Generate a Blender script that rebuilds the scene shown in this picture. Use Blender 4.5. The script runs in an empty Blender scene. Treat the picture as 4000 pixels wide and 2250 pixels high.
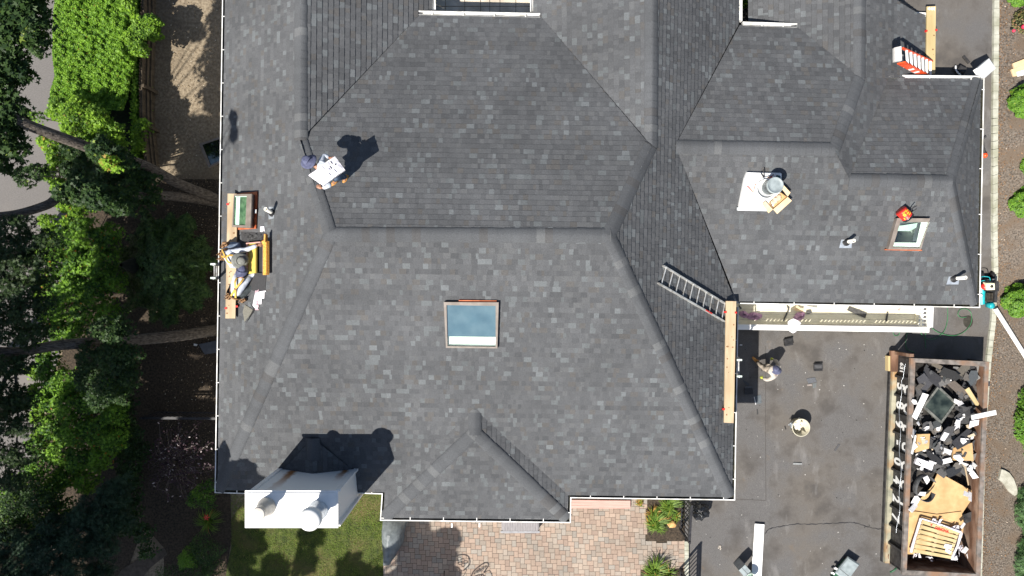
import bpy, math, random
import numpy as np
from mathutils import Vector, Matrix, Quaternion

# ------------------------------------------------------------------ camera, world, sun, exposure
H = 24.0            # flying height over the driveway
F = 2773.0          # focal length in photo pixels (4000 wide)
SHX, SHY = 0.52, 0.60   # shadow shift per metre of height

scene = bpy.context.scene
cam_d = bpy.data.cameras.new("camera")
cam_d.sensor_width = 36.0
cam_d.lens = 36.0 * F / 4000.0
cam_d.clip_start = 0.5
cam_d.clip_end = 400.0
cam = bpy.data.objects.new("camera", cam_d)
cam.location = (0, 0, H)
scene.collection.objects.link(cam)
scene.camera = cam

world = bpy.data.worlds.new("World")
scene.world = world
world.use_nodes = True
nt = world.node_tree
bg = nt.nodes["Background"]
sky = nt.nodes.new("ShaderNodeTexSky")
sky.sky_type = 'NISHITA'
sky.sun_disc = False
sky.sun_elevation = math.atan(1 / math.hypot(SHX, SHY))
sky.sun_rotation = math.radians(221)
nt.links.new(sky.outputs[0], bg.inputs[0])
bg.inputs[1].default_value = 0.066

sun_d = bpy.data.lights.new("sun", 'SUN')
sun_d.energy = 4.6
sun_d.angle = math.radians(0.5)
sun_d.color = (1.0, 0.945, 0.87)
sun = bpy.data.objects.new("sun", sun_d)
sun.rotation_euler = Vector((SHX, SHY, -1)).to_track_quat('-Z', 'Y').to_euler()
sun.location = (-20, -25, 40)
scene.collection.objects.link(sun)

scene.view_settings.view_transform = 'Standard'
scene.view_settings.look = 'None'
scene.view_settings.gamma = 1.0
scene.view_settings.exposure = 0.9
scene.cycles.max_bounces = 6
scene.cycles.transparent_max_bounces = 12

# ------------------------------------------------------------------ helpers
C = scene.collection
RNG = random.Random(7)
PI = math.pi
Z = Vector((0, 0, 1))

def W(px, py, z=0.0):
    s = (H - z) / F
    return Vector(((px - 2000) * s, (1125 - py) * s, z))

def sm(t):
    t = max(0.0, min(1.0, t))
    return t * t * (3 - 2 * t)

def gz(x, y):
    """height of the ground: level, climbing to the back on the right hand side of the house"""
    return 2.62 * sm((y + 0.8) / 6.2) * sm((x - 6.5) / 3.0)

def G(px, py, up=0.0):
    z = 0.0
    for _ in range(12):
        p = W(px, py, z + up)
        z = gz(p.x, p.y)
    return W(px, py, z + up)

def tag(o, label=None, cat=None, group=None, kind=None):
    if label: o["label"] = label
    if cat: o["category"] = cat
    if group: o["group"] = group
    if kind: o["kind"] = kind
    return o

def thing(name, label, cat, loc=(0, 0, 0), group=None, rotz=0.0):
    o = bpy.data.objects.new(name, None)
    o.empty_display_size = 0.2
    o.location = loc
    o.rotation_euler = (0, 0, rotz)
    C.objects.link(o)
    return tag(o, label, cat, group)

def copy_tree(o, parent=None):
    c = o.copy()
    C.objects.link(c)
    if parent is not None:
        c.parent = parent
    for ch in list(o.children):
        copy_tree(ch, c)
    return c

def link_mesh(name, me, parent=None, local=False):
    o = bpy.data.objects.new(name, me)
    C.objects.link(o)
    if parent is not None:
        o.parent = parent
        if not local and parent.parent is None:
            o.location = -Vector(parent.location)
    return o

class MB:
    def __init__(s):
        s.v = []; s.f = []; s.m = []; s.t = []; s.sm = []
    def add(s, vs, fs, m=0, tone=None, smooth=False):
        b = len(s.v)
        s.v.extend([tuple(p) for p in vs])
        for f in fs:
            s.f.append(tuple(b + i for i in f)); s.m.append(m); s.t.append(tone); s.sm.append(smooth)
        return s
    def box(s, c, size, R=None, m=0, tone=None):
        x, y, z = [k / 2 for k in size]
        vs = [Vector(p) for p in ((-x,-y,-z),(x,-y,-z),(x,y,-z),(-x,y,-z),(-x,-y,z),(x,-y,z),(x,y,z),(-x,y,z))]
        if R is not None: vs = [R @ p for p in vs]
        c = Vector(c)
        return s.add([p + c for p in vs], [(3,2,1,0),(4,5,6,7),(0,1,5,4),(1,2,6,5),(2,3,7,6),(3,0,4,7)], m, tone)
    def beam(s, a, b, w, h, up=Z, m=0, tone=None):
        a = Vector(a); b = Vector(b); d = (b - a).normalized()
        side = d.cross(up)
        if side.length < 1e-5: side = d.cross(Vector((1, 0, 0)))
        side.normalize(); u = side.cross(d)
        sw = side * w / 2; uh = u * h / 2
        vs = [a-sw-uh, a+sw-uh, a+sw+uh, a-sw+uh, b-sw-uh, b+sw-uh, b+sw+uh, b-sw+uh]
        return s.add(vs, [(0,1,2,3),(7,6,5,4),(4,5,1,0),(5,6,2,1),(6,7,3,2),(7,4,0,3)], m, tone)
    def tube(s, pts, r, n=8, m=0, cap=True, tone=None, smooth=True, flat=1.0):
        pts = [Vector(p) for p in pts]
        rs = r if isinstance(r, (list, tuple)) else [r] * len(pts)
        vs = []; prev = None
        for i, p in enumerate(pts):
            d = (pts[min(i+1, len(pts)-1)] - pts[max(i-1, 0)])
            if d.length < 1e-9: d = Vector((0, 0, 1))
            d.normalize()
            if prev is None:
                a = d.cross(Z)
                if a.length < 1e-4: a = d.cross(Vector((1, 0, 0)))
                a.normalize()
            else:
                a = prev - d * prev.dot(d); a.normalize()
            prev = a; b = d.cross(a)
            for k in range(n):
                t = 2 * PI * k / n
                vs.append(p + a * (math.cos(t) * rs[i]) + b * (math.sin(t) * rs[i] * flat))
        fs = []
        for i in range(len(pts) - 1):
            for k in range(n):
                fs.append((i*n+k, i*n+(k+1) % n, (i+1)*n+(k+1) % n, (i+1)*n+k))
        s.add(vs, fs, m, tone, smooth)
        if cap:
            s.add(vs[:n], [tuple(reversed(range(n)))], m, tone)
            s.add(vs[-n:], [tuple(range(n))], m, tone)
        return s
    def lathe(s, prof, o=(0,0,0), d=Z, n=20, m=0, tone=None, smooth=True, sx=1.0):
        d = Vector(d).normalized(); o = Vector(o)
        a = d.cross(Vector((0.0, 1.0, 0.0)))
        if a.length < 1e-3: a = d.cross(Vector((1.0, 0, 0)))
        a.normalize(); b = d.cross(a)
        vs = []
        for (r, z) in prof:
            for k in range(n):
                t = 2*PI*k/n
                vs.append(o + d*z + a*(r*math.cos(t)*sx) + b*(r*math.sin(t)))
        fs = []
        for i in range(len(prof)-1):
            for k in range(n):
                fs.append((i*n+k, i*n+(k+1) % n, (i+1)*n+(k+1) % n, (i+1)*n+k))
        return s.add(vs, fs, m, tone, smooth)
    def prism(s, poly, z0, z1, m=0, tone=None, caps=(True, True)):
        n = len(poly)
        A = sum(poly[i][0]*poly[(i+1) % n][1]-poly[(i+1) % n][0]*poly[i][1] for i in range(n))
        if A < 0: poly = list(reversed(poly))
        vs = [(p[0], p[1], z0) for p in poly] + [(p[0], p[1], z1) for p in poly]
        fs = [(i, (i+1) % n, n+(i+1) % n, n+i) for i in range(n)]
        if caps[1]: fs.append(tuple(range(n, 2*n)))
        if caps[0]: fs.append(tuple(reversed(range(n))))
        return s.add(vs, fs, m, tone)
    def slab(s, pts, th, m=0, tone=None):
        """a polygon given by its 3D top corners, with thickness th straight down its normal"""
        pts = [Vector(p) for p in pts]
        nrm = Vector((0, 0, 0))
        for i in range(len(pts)):
            nrm += (pts[i]-pts[0]).cross(pts[(i+1) % len(pts)]-pts[0])
        nrm.normalize()
        if nrm.z < 0: pts.reverse(); nrm = -nrm
        n = len(pts)
        lo = [p - nrm*th for p in pts]
        fs = [tuple(range(n)), tuple(reversed(range(n, 2*n)))]
        fs += [(n+i, n+(i+1) % n, (i+1) % n, i) for i in range(n)]
        return s.add(pts+lo, fs, m, tone)
    def sheet(s, pts, m=0, tone=None):
        return s.add(pts, [tuple(range(len(pts)))], m, tone)
    def ball(s, c, r, n=10, m=0, R=None, tone=None):
        rx, ry, rz = r if isinstance(r, (tuple, list)) else (r, r, r)
        c = Vector(c); vs = []; k2 = n
        rows = max(4, n//2)
        for i in range(rows+1):
            ph = PI*i/rows
            for k in range(k2):
                t = 2*PI*k/k2
                p = Vector((rx*math.sin(ph)*math.cos(t), ry*math.sin(ph)*math.sin(t), rz*math.cos(ph)))
                if R is not None: p = R @ p
                vs.append(c+p)
        fs = [(i*k2+k, (i+1)*k2+k, (i+1)*k2+(k+1) % k2, i*k2+(k+1) % k2) for i in range(rows) for k in range(k2)]
        return s.add(vs, fs, m, tone, True)
    def mesh(s, name, mats):
        me = bpy.data.meshes.new(name)
        me.from_pydata(s.v, [], s.f)
        for mt in (mats if isinstance(mats, (list, tuple)) else [mats]):
            me.materials.append(mt)
        me.polygons.foreach_set("material_index", s.m)
        me.polygons.foreach_set("use_smooth", s.sm)
        if any(t is not None for t in s.t):
            at = me.attributes.new("tone", 'FLOAT_COLOR', 'FACE')
            flat = []
            for t in s.t:
                t = t if t is not None else (0.5, 0.5, 0.5)
                if not isinstance(t, (tuple, list)): t = (t, t, t)
                flat += [t[0], t[1], t[2], 1.0]
            at.data.foreach_set("color", flat)
        me.update()
        return me
    def build(s, name, mats, parent=None, local=False):
        return link_mesh(name, s.mesh(name, mats), parent, local)

def spline(pts, n=6):
    """Catmull-Rom through the points"""
    pts = [Vector(p) for p in pts]
    out = []
    for i in range(len(pts)-1):
        p0 = pts[max(i-1, 0)]; p1 = pts[i]; p2 = pts[i+1]; p3 = pts[min(i+2, len(pts)-1)]
        for k in range(n):
            t = k/n
            out.append(0.5*((2*p1)+(p2-p0)*t+(2*p0-5*p1+4*p2-p3)*t*t+(3*p1-p0-3*p2+p3)*t**3))
    out.append(pts[-1])
    return out

# ------------------------------------------------------------------ materials
def _nodes(name):
    m = bpy.data.materials.new(name); m.use_nodes = True
    return m, m.node_tree, m.node_tree.nodes["Principled BSDF"]

def pmat(name, c1, c2=None, scale=8.0, rough=0.6, bump=0.0, bscale=None, metal=0.0, spec=0.4, detail=4.0, spread=(0.35, 0.65), stretch=None, c3=None, s3=1.0, coat=0.0):
    """noise-mottled surface; c3: a second, larger-scale colour (dirt, wear, a painted cloud reflection)"""
    m, t, p = _nodes(name)
    N = t.nodes.new; L = t.links.new
    p.inputs["Roughness"].default_value = rough
    p.inputs["Metallic"].default_value = metal
    p.inputs["Specular IOR Level"].default_value = spec
    if coat: p.inputs["Coat Weight"].default_value = coat
    tc = N("ShaderNodeTexCoord"); vec = tc.outputs["Object"]
    if stretch:
        mp = N("ShaderNodeMapping"); mp.inputs["Scale"].default_value = stretch
        L(vec, mp.inputs[0]); vec = mp.outputs[0]
    if c2 is None:
        c2 = tuple(min(1, k*1.18) for k in c1); c1 = tuple(k*0.85 for k in c1)
    nz = N("ShaderNodeTexNoise"); nz.inputs["Scale"].default_value = scale; nz.inputs["Detail"].default_value = detail
    L(vec, nz.inputs["Vector"])
    r = N("ShaderNodeValToRGB")
    r.color_ramp.elements[0].position, r.color_ramp.elements[1].position = spread
    r.color_ramp.elements[0].color = (*c1, 1); r.color_ramp.elements[1].color = (*c2, 1)
    L(nz.outputs["Fac"], r.inputs[0]); out = r.outputs[0]
    if c3 is not None:
        n3 = N("ShaderNodeTexNoise"); n3.inputs["Scale"].default_value = s3; n3.inputs["Detail"].default_value = 6
        L(vec, n3.inputs["Vector"])
        r3 = N("ShaderNodeValToRGB"); r3.color_ramp.elements[0].position = 0.47; r3.color_ramp.elements[1].position = 0.66
        L(n3.outputs["Fac"], r3.inputs[0])
        mx = N("ShaderNodeMix"); mx.data_type = 'RGBA'
        L(r3.outputs[0], mx.inputs[0]); L(out, mx.inputs[6]); mx.inputs[7].default_value = (*c3, 1)
        out = mx.outputs[2]
    L(out, p.inputs["Base Color"])
    if bump:
        bz = N("ShaderNodeTexNoise"); bz.inputs["Scale"].default_value = bscale or scale*2; bz.inputs["Detail"].default_value = 5
        L(vec, bz.inputs["Vector"])
        b = N("ShaderNodeBump"); b.inputs["Strength"].default_value = 1.0; b.inputs["Distance"].default_value = bump
        L(bz.outputs["Fac"], b.inputs["Height"]); L(b.outputs[0], p.inputs["Normal"])
    return m

def tonemat(name, rough=0.9, grain=0.25, gscale=70.0, bump=0.0, spec=0.2, blotch=0.0):
    """takes each face's own colour from the mesh (tone), with mineral grain over it"""
    m, t, p = _nodes(name); N = t.nodes.new; L = t.links.new
    p.inputs["Roughness"].default_value = rough; p.inputs["Specular IOR Level"].default_value = spec
    at = N("ShaderNodeAttribute"); at.attribute_name = "tone"
    tc = N("ShaderNodeTexCoord")
    nz = N("ShaderNodeTexNoise"); nz.inputs["Scale"].default_value = gscale; nz.inputs["Detail"].default_value = 3
    L(tc.outputs["Object"], nz.inputs["Vector"])
    mr = N("ShaderNodeMapRange"); mr.inputs[1].default_value = 0.25; mr.inputs[2].default_value = 0.75
    mr.inputs[3].default_value = 1-grain; mr.inputs[4].default_value = 1+grain
    L(nz.outputs["Fac"], mr.inputs[0])
    vm = N("ShaderNodeVectorMath"); vm.operation = 'SCALE'
    L(at.outputs["Color"], vm.inputs[0]); L(mr.outputs[0], vm.inputs["Scale"])
    out = vm.outputs[0]
    if blotch:
        n2 = N("ShaderNodeTexNoise"); n2.inputs["Scale"].default_value = 0.55; n2.inputs["Detail"].default_value = 4
        L(tc.outputs["Object"], n2.inputs["Vector"])
        m2 = N("ShaderNodeMapRange"); m2.inputs[1].default_value = 0.3; m2.inputs[2].default_value = 0.7
        m2.inputs[3].default_value = 1-blotch; m2.inputs[4].default_value = 1+blotch
        L(n2.outputs["Fac"], m2.inputs[0])
        v2 = N("ShaderNodeVectorMath"); v2.operation = 'SCALE'
        L(out, v2.inputs[0]); L(m2.outputs[0], v2.inputs["Scale"]); out = v2.outputs[0]
    L(out, p.inputs["Base Color"])
    if bump:
        b = N("ShaderNodeBump"); b.inputs["Distance"].default_value = bump
        L(nz.outputs["Fac"], b.inputs["Height"]); L(b.outputs[0], p.inputs["Normal"])
    return m

def leafmat(name, dark, light, trans=0.35, rough=0.55, spec=0.3, odd=None):
    m, t, p = _nodes(name); N = t.nodes.new; L = t.links.new
    at = N("ShaderNodeAttribute"); at.attribute_name = "tone"
    r = N("ShaderNodeValToRGB")
    r.color_ramp.elements[0].color = (*dark, 1); r.color_ramp.elements[1].color = (*light, 1)
    if odd:
        r.color_ramp.elements[1].position = 0.93
        e = r.color_ramp.elements.new(0.96); e.color = (*odd, 1)
    L(at.outputs["Fac"], r.inputs[0])
    p.inputs["Roughness"].default_value = rough; p.inputs["Specular IOR Level"].default_value = spec
    L(r.outputs[0], p.inputs["Base Color"])
    tr = N("ShaderNodeBsdfTranslucent"); L(r.outputs[0], tr.inputs["Color"])
    mx = N("ShaderNodeMixShader"); mx.inputs[0].default_value = trans
    L(p.outputs[0], mx.inputs[1]); L(tr.outputs[0], mx.inputs[2])
    L(mx.outputs[0], t.nodes["Material Output"].inputs["Surface"])
    return m

def glassmat(name, tint=(0.9, 1.0, 0.97), refl=0.12):
    m, t, p = _nodes(name); N = t.nodes.new; L = t.links.new
    tr = N("ShaderNodeBsdfTransparent"); tr.inputs[0].default_value = (*tint, 1)
    gl = N("ShaderNodeBsdfGlossy"); gl.inputs["Roughness"].default_value = 0.03
    fr = N("ShaderNodeFresnel"); fr.inputs[0].default_value = 1.5
    ad = N("ShaderNodeMath"); ad.inputs[1].default_value = refl
    L(fr.outputs[0], ad.inputs[0])
    mx = N("ShaderNodeMixShader"); L(ad.outputs[0], mx.inputs[0]); L(tr.outputs[0], mx.inputs[1]); L(gl.outputs[0], mx.inputs[2])
    L(mx.outputs[0], t.nodes["Material Output"].inputs["Surface"])
    return m

M = {}
M['white'] = pmat('white_paint', (0.74, 0.74, 0.72), (0.82, 0.82, 0.80), 3, 0.45)
M['gutter_white'] = pmat('gutter_white', (0.66, 0.66, 0.63), (0.8, 0.8, 0.78), 5, 0.4, c3=(0.5, 0.49, 0.44), s3=3.0)
M['litter'] = pmat('gutter_litter_and_shade', (0.012, 0.012, 0.010), (0.05, 0.048, 0.030), 26, 0.95, 0.01)
M['siding'] = pmat('wall_siding', (0.62, 0.61, 0.57), (0.72, 0.71, 0.66), 2, 0.6, stretch=(0.4, 0.4, 9))
M['shingle'] = tonemat('roof_shingles', 0.93, 0.30, 55.0, 0.002, 0.15, blotch=0.12)
M['deck'] = pmat('roof_underlay', (0.02, 0.02, 0.022), (0.035, 0.035, 0.035), 5, 0.9)
M['wood'] = pmat('new_timber', (0.40, 0.30, 0.18), (0.50, 0.39, 0.25), 5, 0.65, 0.002, stretch=(1.5, 0.25, 1), c3=(0.34, 0.25, 0.15), s3=3.0)
M['wood2'] = pmat('yellow_timber', (0.46, 0.36, 0.18), (0.55, 0.44, 0.24), 4, 0.6, 0.001, stretch=(1.5, 0.22, 1), c3=(0.40, 0.31, 0.15), s3=2.0)
M['knot'] = pmat('timber_knot', (0.16, 0.08, 0.03), (0.25, 0.13, 0.06), 20, 0.7)
M['alu'] = pmat('aluminium', (0.55, 0.55, 0.53), (0.7, 0.7, 0.68), 9, 0.35, metal=0.55, c3=(0.35, 0.33, 0.29), s3=8)
M['galv'] = pmat('galvanised', (0.42, 0.46, 0.5), (0.6, 0.64, 0.68), 10, 0.35, metal=0.6)
M['black'] = pmat('black_iron', (0.012, 0.012, 0.014), (0.03, 0.03, 0.033), 12, 0.45)
M['rubber'] = pmat('black_rubber', (0.012, 0.012, 0.013), (0.022, 0.022, 0.024), 20, 0.6)
M['pvc'] = pmat('white_pvc', (0.68, 0.66, 0.58), (0.76, 0.74, 0.67), 9, 0.4)
M['red'] = pmat('red_plastic', (0.55, 0.02, 0.015), (0.68, 0.04, 0.03), 10, 0.4)
M['orange'] = pmat('orange_fibreglass', (0.70, 0.06, 0.012), (0.82, 0.10, 0.02), 8, 0.4)
M['copper'] = pmat('copper_flashing', (0.50, 0.14, 0.06), (0.72, 0.24, 0.11), 6, 0.4, metal=0.35)
M['taupe'] = pmat('taupe_cladding', (0.16, 0.135, 0.115), (0.22, 0.19, 0.165), 5, 0.4)
M['cream'] = pmat('cream_reveal', (0.70, 0.72, 0.66), (0.78, 0.80, 0.75), 3, 0.5)
M['blue'] = pmat('blue_blind_and_clouds', (0.060, 0.115, 0.170), (0.078, 0.140, 0.198), 3, 0.7, c3=(0.14, 0.195, 0.25), s3=1.1)  # paler patches are a cloud reflection painted into the blind
M['dark'] = pmat('dark_room', (0.006, 0.007, 0.006), (0.016, 0.018, 0.014), 6, 0.8)
M['glass'] = glassmat('clear_glass')
M['glass2'] = glassmat('clear_glass_dull', refl=-0.02)
M['card'] = pmat('cardboard', (0.46, 0.29, 0.13), (0.55, 0.37, 0.18), 4, 0.8, c3=(0.40, 0.25, 0.11), s3=1.5)
M['card2'] = pmat('pale_cardboard', (0.58, 0.42, 0.24), (0.66, 0.50, 0.31), 4, 0.8)
M['paper'] = pmat('white_wrapper', (0.76, 0.73, 0.77), (0.84, 0.82, 0.84), 7, 0.5, 0.004)
M['skin'] = pmat('skin', (0.30, 0.15, 0.09), (0.38, 0.20, 0.13), 14, 0.5)
M['shirt'] = pmat('pale_shirt', (0.38, 0.42, 0.48), (0.52, 0.55, 0.60), 9, 0.8, 0.012, 12)
M['jean'] = pmat('blue_jeans', (0.035, 0.055, 0.09), (0.09, 0.13, 0.19), 12, 0.85, 0.006, 20)
M['jeanpale'] = pmat('worn_jeans', (0.13, 0.18, 0.26), (0.27, 0.33, 0.42), 9, 0.85, 0.006, 20)
M['darktrouser'] = pmat('dark_work_trousers', (0.018, 0.024, 0.026), (0.04, 0.05, 0.055), 12, 0.85, 0.006, 20)
M['navy'] = pmat('navy_cloth', (0.06, 0.065, 0.12), (0.10, 0.11, 0.18), 14, 0.85, 0.004, 30)
M['greyhat'] = pmat('grey_felt', (0.14, 0.145, 0.13), (0.21, 0.215, 0.19), 14, 0.85, 0.004, 30)
M['harness'] = pmat('yellow_webbing', (0.50, 0.30, 0.05), (0.62, 0.40, 0.09), 18, 0.75)
M['leather'] = pmat('tan_leather', (0.15, 0.075, 0.03), (0.32, 0.18, 0.08), 16, 0.6, 0.004, 25)
M['boot'] = pmat('tan_boots', (0.38, 0.17, 0.04), (0.55, 0.28, 0.07), 12, 0.6)
M['hiviz'] = pmat('lime_glove', (0.40, 0.46, 0.05), (0.52, 0.56, 0.10), 14, 0.8)
M['camo'] = pmat('mottled_trousers', (0.07, 0.055, 0.04), (0.42, 0.36, 0.29), 7, 0.85, 0.006, 20, spread=(0.42, 0.55))
M['asphalt_st'] = pmat('street_asphalt', (0.115, 0.108, 0.103), (0.15, 0.141, 0.134), 30, 0.9, 0.004, 60, c3=(0.158, 0.146, 0.133), s3=0.35)
M['concrete'] = pmat('pale_kerbstone', (0.33, 0.33, 0.27), (0.44, 0.44, 0.37), 6, 0.85, 0.004, 40, c3=(0.28, 0.28, 0.21), s3=2.0)
M['rust'] = pmat('rusty_steel', (0.09, 0.045, 0.026), (0.20, 0.11, 0.068), 4, 0.75, 0.004, 18, c3=(0.27, 0.19, 0.14), s3=3.0, stretch=(1, 0.3, 1))
M['rim'] = pmat('worn_steel_rim', (0.10, 0.09, 0.08), (0.21, 0.185, 0.165), 6, 0.7, 0.003, 30, c3=(0.22, 0.13, 0.08), s3=1.6)
M['dblack'] = pmat('scuffed_black_steel', (0.014, 0.014, 0.015), (0.045, 0.043, 0.042), 7, 0.55, 0.003, 20)
M['drail'] = pmat('worn_green_rail', (0.20, 0.20, 0.15), (0.36, 0.34, 0.25), 3, 0.75, c3=(0.36, 0.19, 0.07), s3=1.3)
M['scrap'] = tonemat('debris_scrap', 0.85, 0.25, 30.0, 0.003, 0.25)
M['binlid'] = pmat('grey_bin_lid', (0.21, 0.245, 0.25), (0.29, 0.335, 0.34), 7, 0.5)
M['bingreen'] = pmat('green_bin', (0.015, 0.07, 0.03), (0.025, 0.10, 0.045), 7, 0.5)
M['teal'] = pmat('teal_enamel', (0.01, 0.30, 0.33), (0.02, 0.40, 0.43), 7, 0.35)
M['creamp'] = pmat('cream_tank', (0.72, 0.66, 0.46), (0.78, 0.72, 0.52), 7, 0.35)
M['green_hose'] = pmat('green_hose', (0.03, 0.13, 0.05), (0.06, 0.21, 0.09), 8, 0.4)
M['tarp'] = pmat('grey_cover', (0.11, 0.125, 0.13), (0.19, 0.21, 0.215), 6, 0.5, 0.02, 5)
M['slat'] = pmat('weathered_boards', (0.19, 0.18, 0.185), (0.28, 0.265, 0.27), 7, 0.8, stretch=(14, 1, 1))
M['pinkwood'] = pmat('pinkish_boards', (0.42, 0.24, 0.20), (0.54, 0.33, 0.28), 6, 0.75, stretch=(0.3, 8, 1))
M['rock'] = pmat('ochre_rock', (0.46, 0.26, 0.09), (0.62, 0.38, 0.16), 8, 0.85, 0.02, 9)
M['flag'] = pmat('pale_flagstone', (0.34, 0.33, 0.27), (0.45, 0.44, 0.37), 7, 0.85, 0.01, 12, c3=(0.27, 0.26, 0.2), s3=3)
M['fence'] = pmat('brown_fence_boards', (0.055, 0.042, 0.028), (0.105, 0.082, 0.055), 6, 0.85, 0.003, stretch=(1, 1, 0.2))
M['bark'] = pmat('tree_bark', (0.045, 0.036, 0.028), (0.14, 0.12, 0.10), 12, 0.92, 0.05, 22, stretch=(0.6, 2.0, 0.8))
M['twig'] = pmat('pale_twig', (0.10, 0.082, 0.07), (0.17, 0.145, 0.125), 9, 0.9)
M['lilac'] = pmat('lilac_wrap', (0.36, 0.19, 0.31), (0.50, 0.30, 0.44), 5, 0.55, 0.02, 8)
M['tan'] = pmat('tan_deck', (0.36, 0.31, 0.19), (0.44, 0.39, 0.25), 4, 0.65)
M['bagblack'] = pmat('black_bag', (0.008, 0.009, 0.01), (0.018, 0.019, 0.022), 6, 0.22, 0.06, 9, spec=0.6)
M['film'] = pmat('clouded_film', (0.62, 0.58, 0.62), (0.80, 0.78, 0.80), 6, 0.25, 0.03, 9)
M['mint'] = pmat('pale_mint_plastic', (0.5, 0.6, 0.53), (0.6, 0.7, 0.62), 7, 0.45)
M['yellow'] = pmat('yellow_board', (0.58, 0.43, 0.08), (0.66, 0.51, 0.12), 3, 0.6)
M['osb'] = pmat('orange_strand_board', (0.62, 0.24, 0.03), (0.80, 0.42, 0.10), 28, 0.65, 0.004, 50)
# ------------------------------------------------------------------ ground
def struct(name, mb, mats):
    return tag(mb.build(name, mats), kind='structure')

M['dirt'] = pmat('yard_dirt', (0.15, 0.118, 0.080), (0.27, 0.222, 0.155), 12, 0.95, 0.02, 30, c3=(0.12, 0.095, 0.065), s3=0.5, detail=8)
M['bed'] = pmat('bed_mulch', (0.065, 0.053, 0.042), (0.21, 0.175, 0.14), 20, 0.95, 0.03, 50, c3=(0.14, 0.105, 0.075), s3=1.6, detail=12)
M['bed2'] = pmat('dark_soil_and_shade', (0.020, 0.015, 0.010), (0.068, 0.050, 0.033), 16, 0.95, 0.02, 40, detail=8)  # soil colour darkened further to carry the shade under the trees
M['turf'] = pmat('turf', (0.03, 0.042, 0.010), (0.08, 0.10, 0.02), 5, 0.95, 0.02, 40, c3=(0.11, 0.09, 0.035), s3=0.9, detail=8)
M['pathdirt'] = pmat('trodden_path', (0.055, 0.044, 0.033), (0.10, 0.08, 0.062), 7, 0.95, 0.01, 30)
M['slabs'] = pmat('courtyard_slabs', (0.52, 0.46, 0.36), (0.66, 0.59, 0.48), 4, 0.85, c3=(0.42, 0.37, 0.29), s3=1.5)

def asphalt_mat():
    m, t, p = _nodes('driveway_asphalt'); N = t.nodes.new; L = t.links.new
    p.inputs["Roughness"].default_value = 0.9; p.inputs["Specular IOR Level"].default_value = 0.2
    tc = N("ShaderNodeTexCoord"); v = tc.outputs["Object"]
    def noise(s, d, lo, hi, a, b, stretch=None):
        vv = v
        if stretch:
            mp = N("ShaderNodeMapping"); mp.inputs["Scale"].default_value = stretch; L(v, mp.inputs[0]); vv = mp.outputs[0]
        n = N("ShaderNodeTexNoise"); n.inputs["Scale"].default_value = s; n.inputs["Detail"].default_value = d; n.inputs["Roughness"].default_value = 0.6
        L(vv, n.inputs["Vector"])
        r = N("ShaderNodeMapRange"); r.inputs[1].default_value = lo; r.inputs[2].default_value = hi; r.inputs[3].default_value = a; r.inputs[4].default_value = b
        L(n.outputs["Fac"], r.inputs[0]); return r.outputs[0]
    def mix(fac, a, b):
        x = N("ShaderNodeMix"); x.data_type = 'RGBA'; L(fac, x.inputs[0])
        for i, q in ((6, a), (7, b)):
            if isinstance(q, tuple): x.inputs[i].default_value = (*q, 1)
            else: L(q, x.inputs[i])
        return x.outputs[2]
    base = mix(noise(90, 3, 0.35, 0.65, 0, 1), (0.070, 0.068, 0.067), (0.142, 0.137, 0.133))
    base = mix(noise(0.55, 8, 0.43, 0.64, 0, 0.65), base, (0.125, 0.108, 0.088))          # brown grime
    base = mix(noise(1.1, 9, 0.50, 0.66, 0, 0.75), base, (0.062, 0.058, 0.055))
    base = mix(noise(2.2, 8, 0.58, 0.72, 0, 0.6, (1, 0.35, 1)), base, (0.19, 0.183, 0.176)) # pale scuffs
    base = mix(noise(1.3, 5, 0.66, 0.74, 0, 0.5), base, (0.15, 0.11, 0.072))
    # fine white flecks
    base = mix(noise(24, 2, 0.735, 0.76, 0, 0.8), base, (0.30, 0.29, 0.27))
    L(base, p.inputs["Base Color"])
    b = N("ShaderNodeBump"); b.inputs["Distance"].default_value = 0.003
    L(noise(120, 3, 0, 1, 0, 1), b.inputs["Height"]); L(b.outputs[0], p.inputs["Normal"])
    return m
M['asphalt'] = asphalt_mat()

def grid_sheet(xs, ys, up):
    mb = MB(); vs = [(x, y, gz(x, y) + up) for y in ys for x in xs]; n = len(xs)
    fs = [(j*n+i, j*n+i+1, (j+1)*n+i+1, (j+1)*n+i) for j in range(len(ys)-1) for i in range(n-1)]
    return mb.add(vs, fs, 0, None, True)

def axis(lo, hi, step, far):
    a = [lo + i*step for i in range(int((hi-lo)/step)+1)]
    return [-far, -far/2, -far/4] + a + [far/4, far/2, far]
struct('ground', grid_sheet(axis(-24, 24, 0.5, 160), axis(-22, 22, 0.5, 160), -0.012), M['dirt'])

def lerp_table(tab, y):
    for (y0, x0), (y1, x1) in zip(tab, tab[1:]):
        if y <= y1: return x0 + (x1-x0)*(y-y0)/(y1-y0)
    return tab[-1][1]

def strip_sheet(name, ltab, rtab, y0, y1, step, nx, mats, up):
    mb = MB(); vs = []; rows = 0; y = y0
    while y <= y1 + 0.1:
        a = lerp_table(ltab, y); b = lerp_table(rtab, y)
        for i in range(nx+1):
            vs.append(G(a+(b-a)*i/nx, y, 0.0) + Vector((0, 0, up)))
        rows += 1; y += step
    n = nx+1
    fs = [(j*n+i, (j+1)*n+i, (j+1)*n+i+1, j*n+i+1) for j in range(rows-1) for i in range(nx)]
    mb.add(vs, fs, 0, None, True)
    return struct(name, mb, mats)

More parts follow.
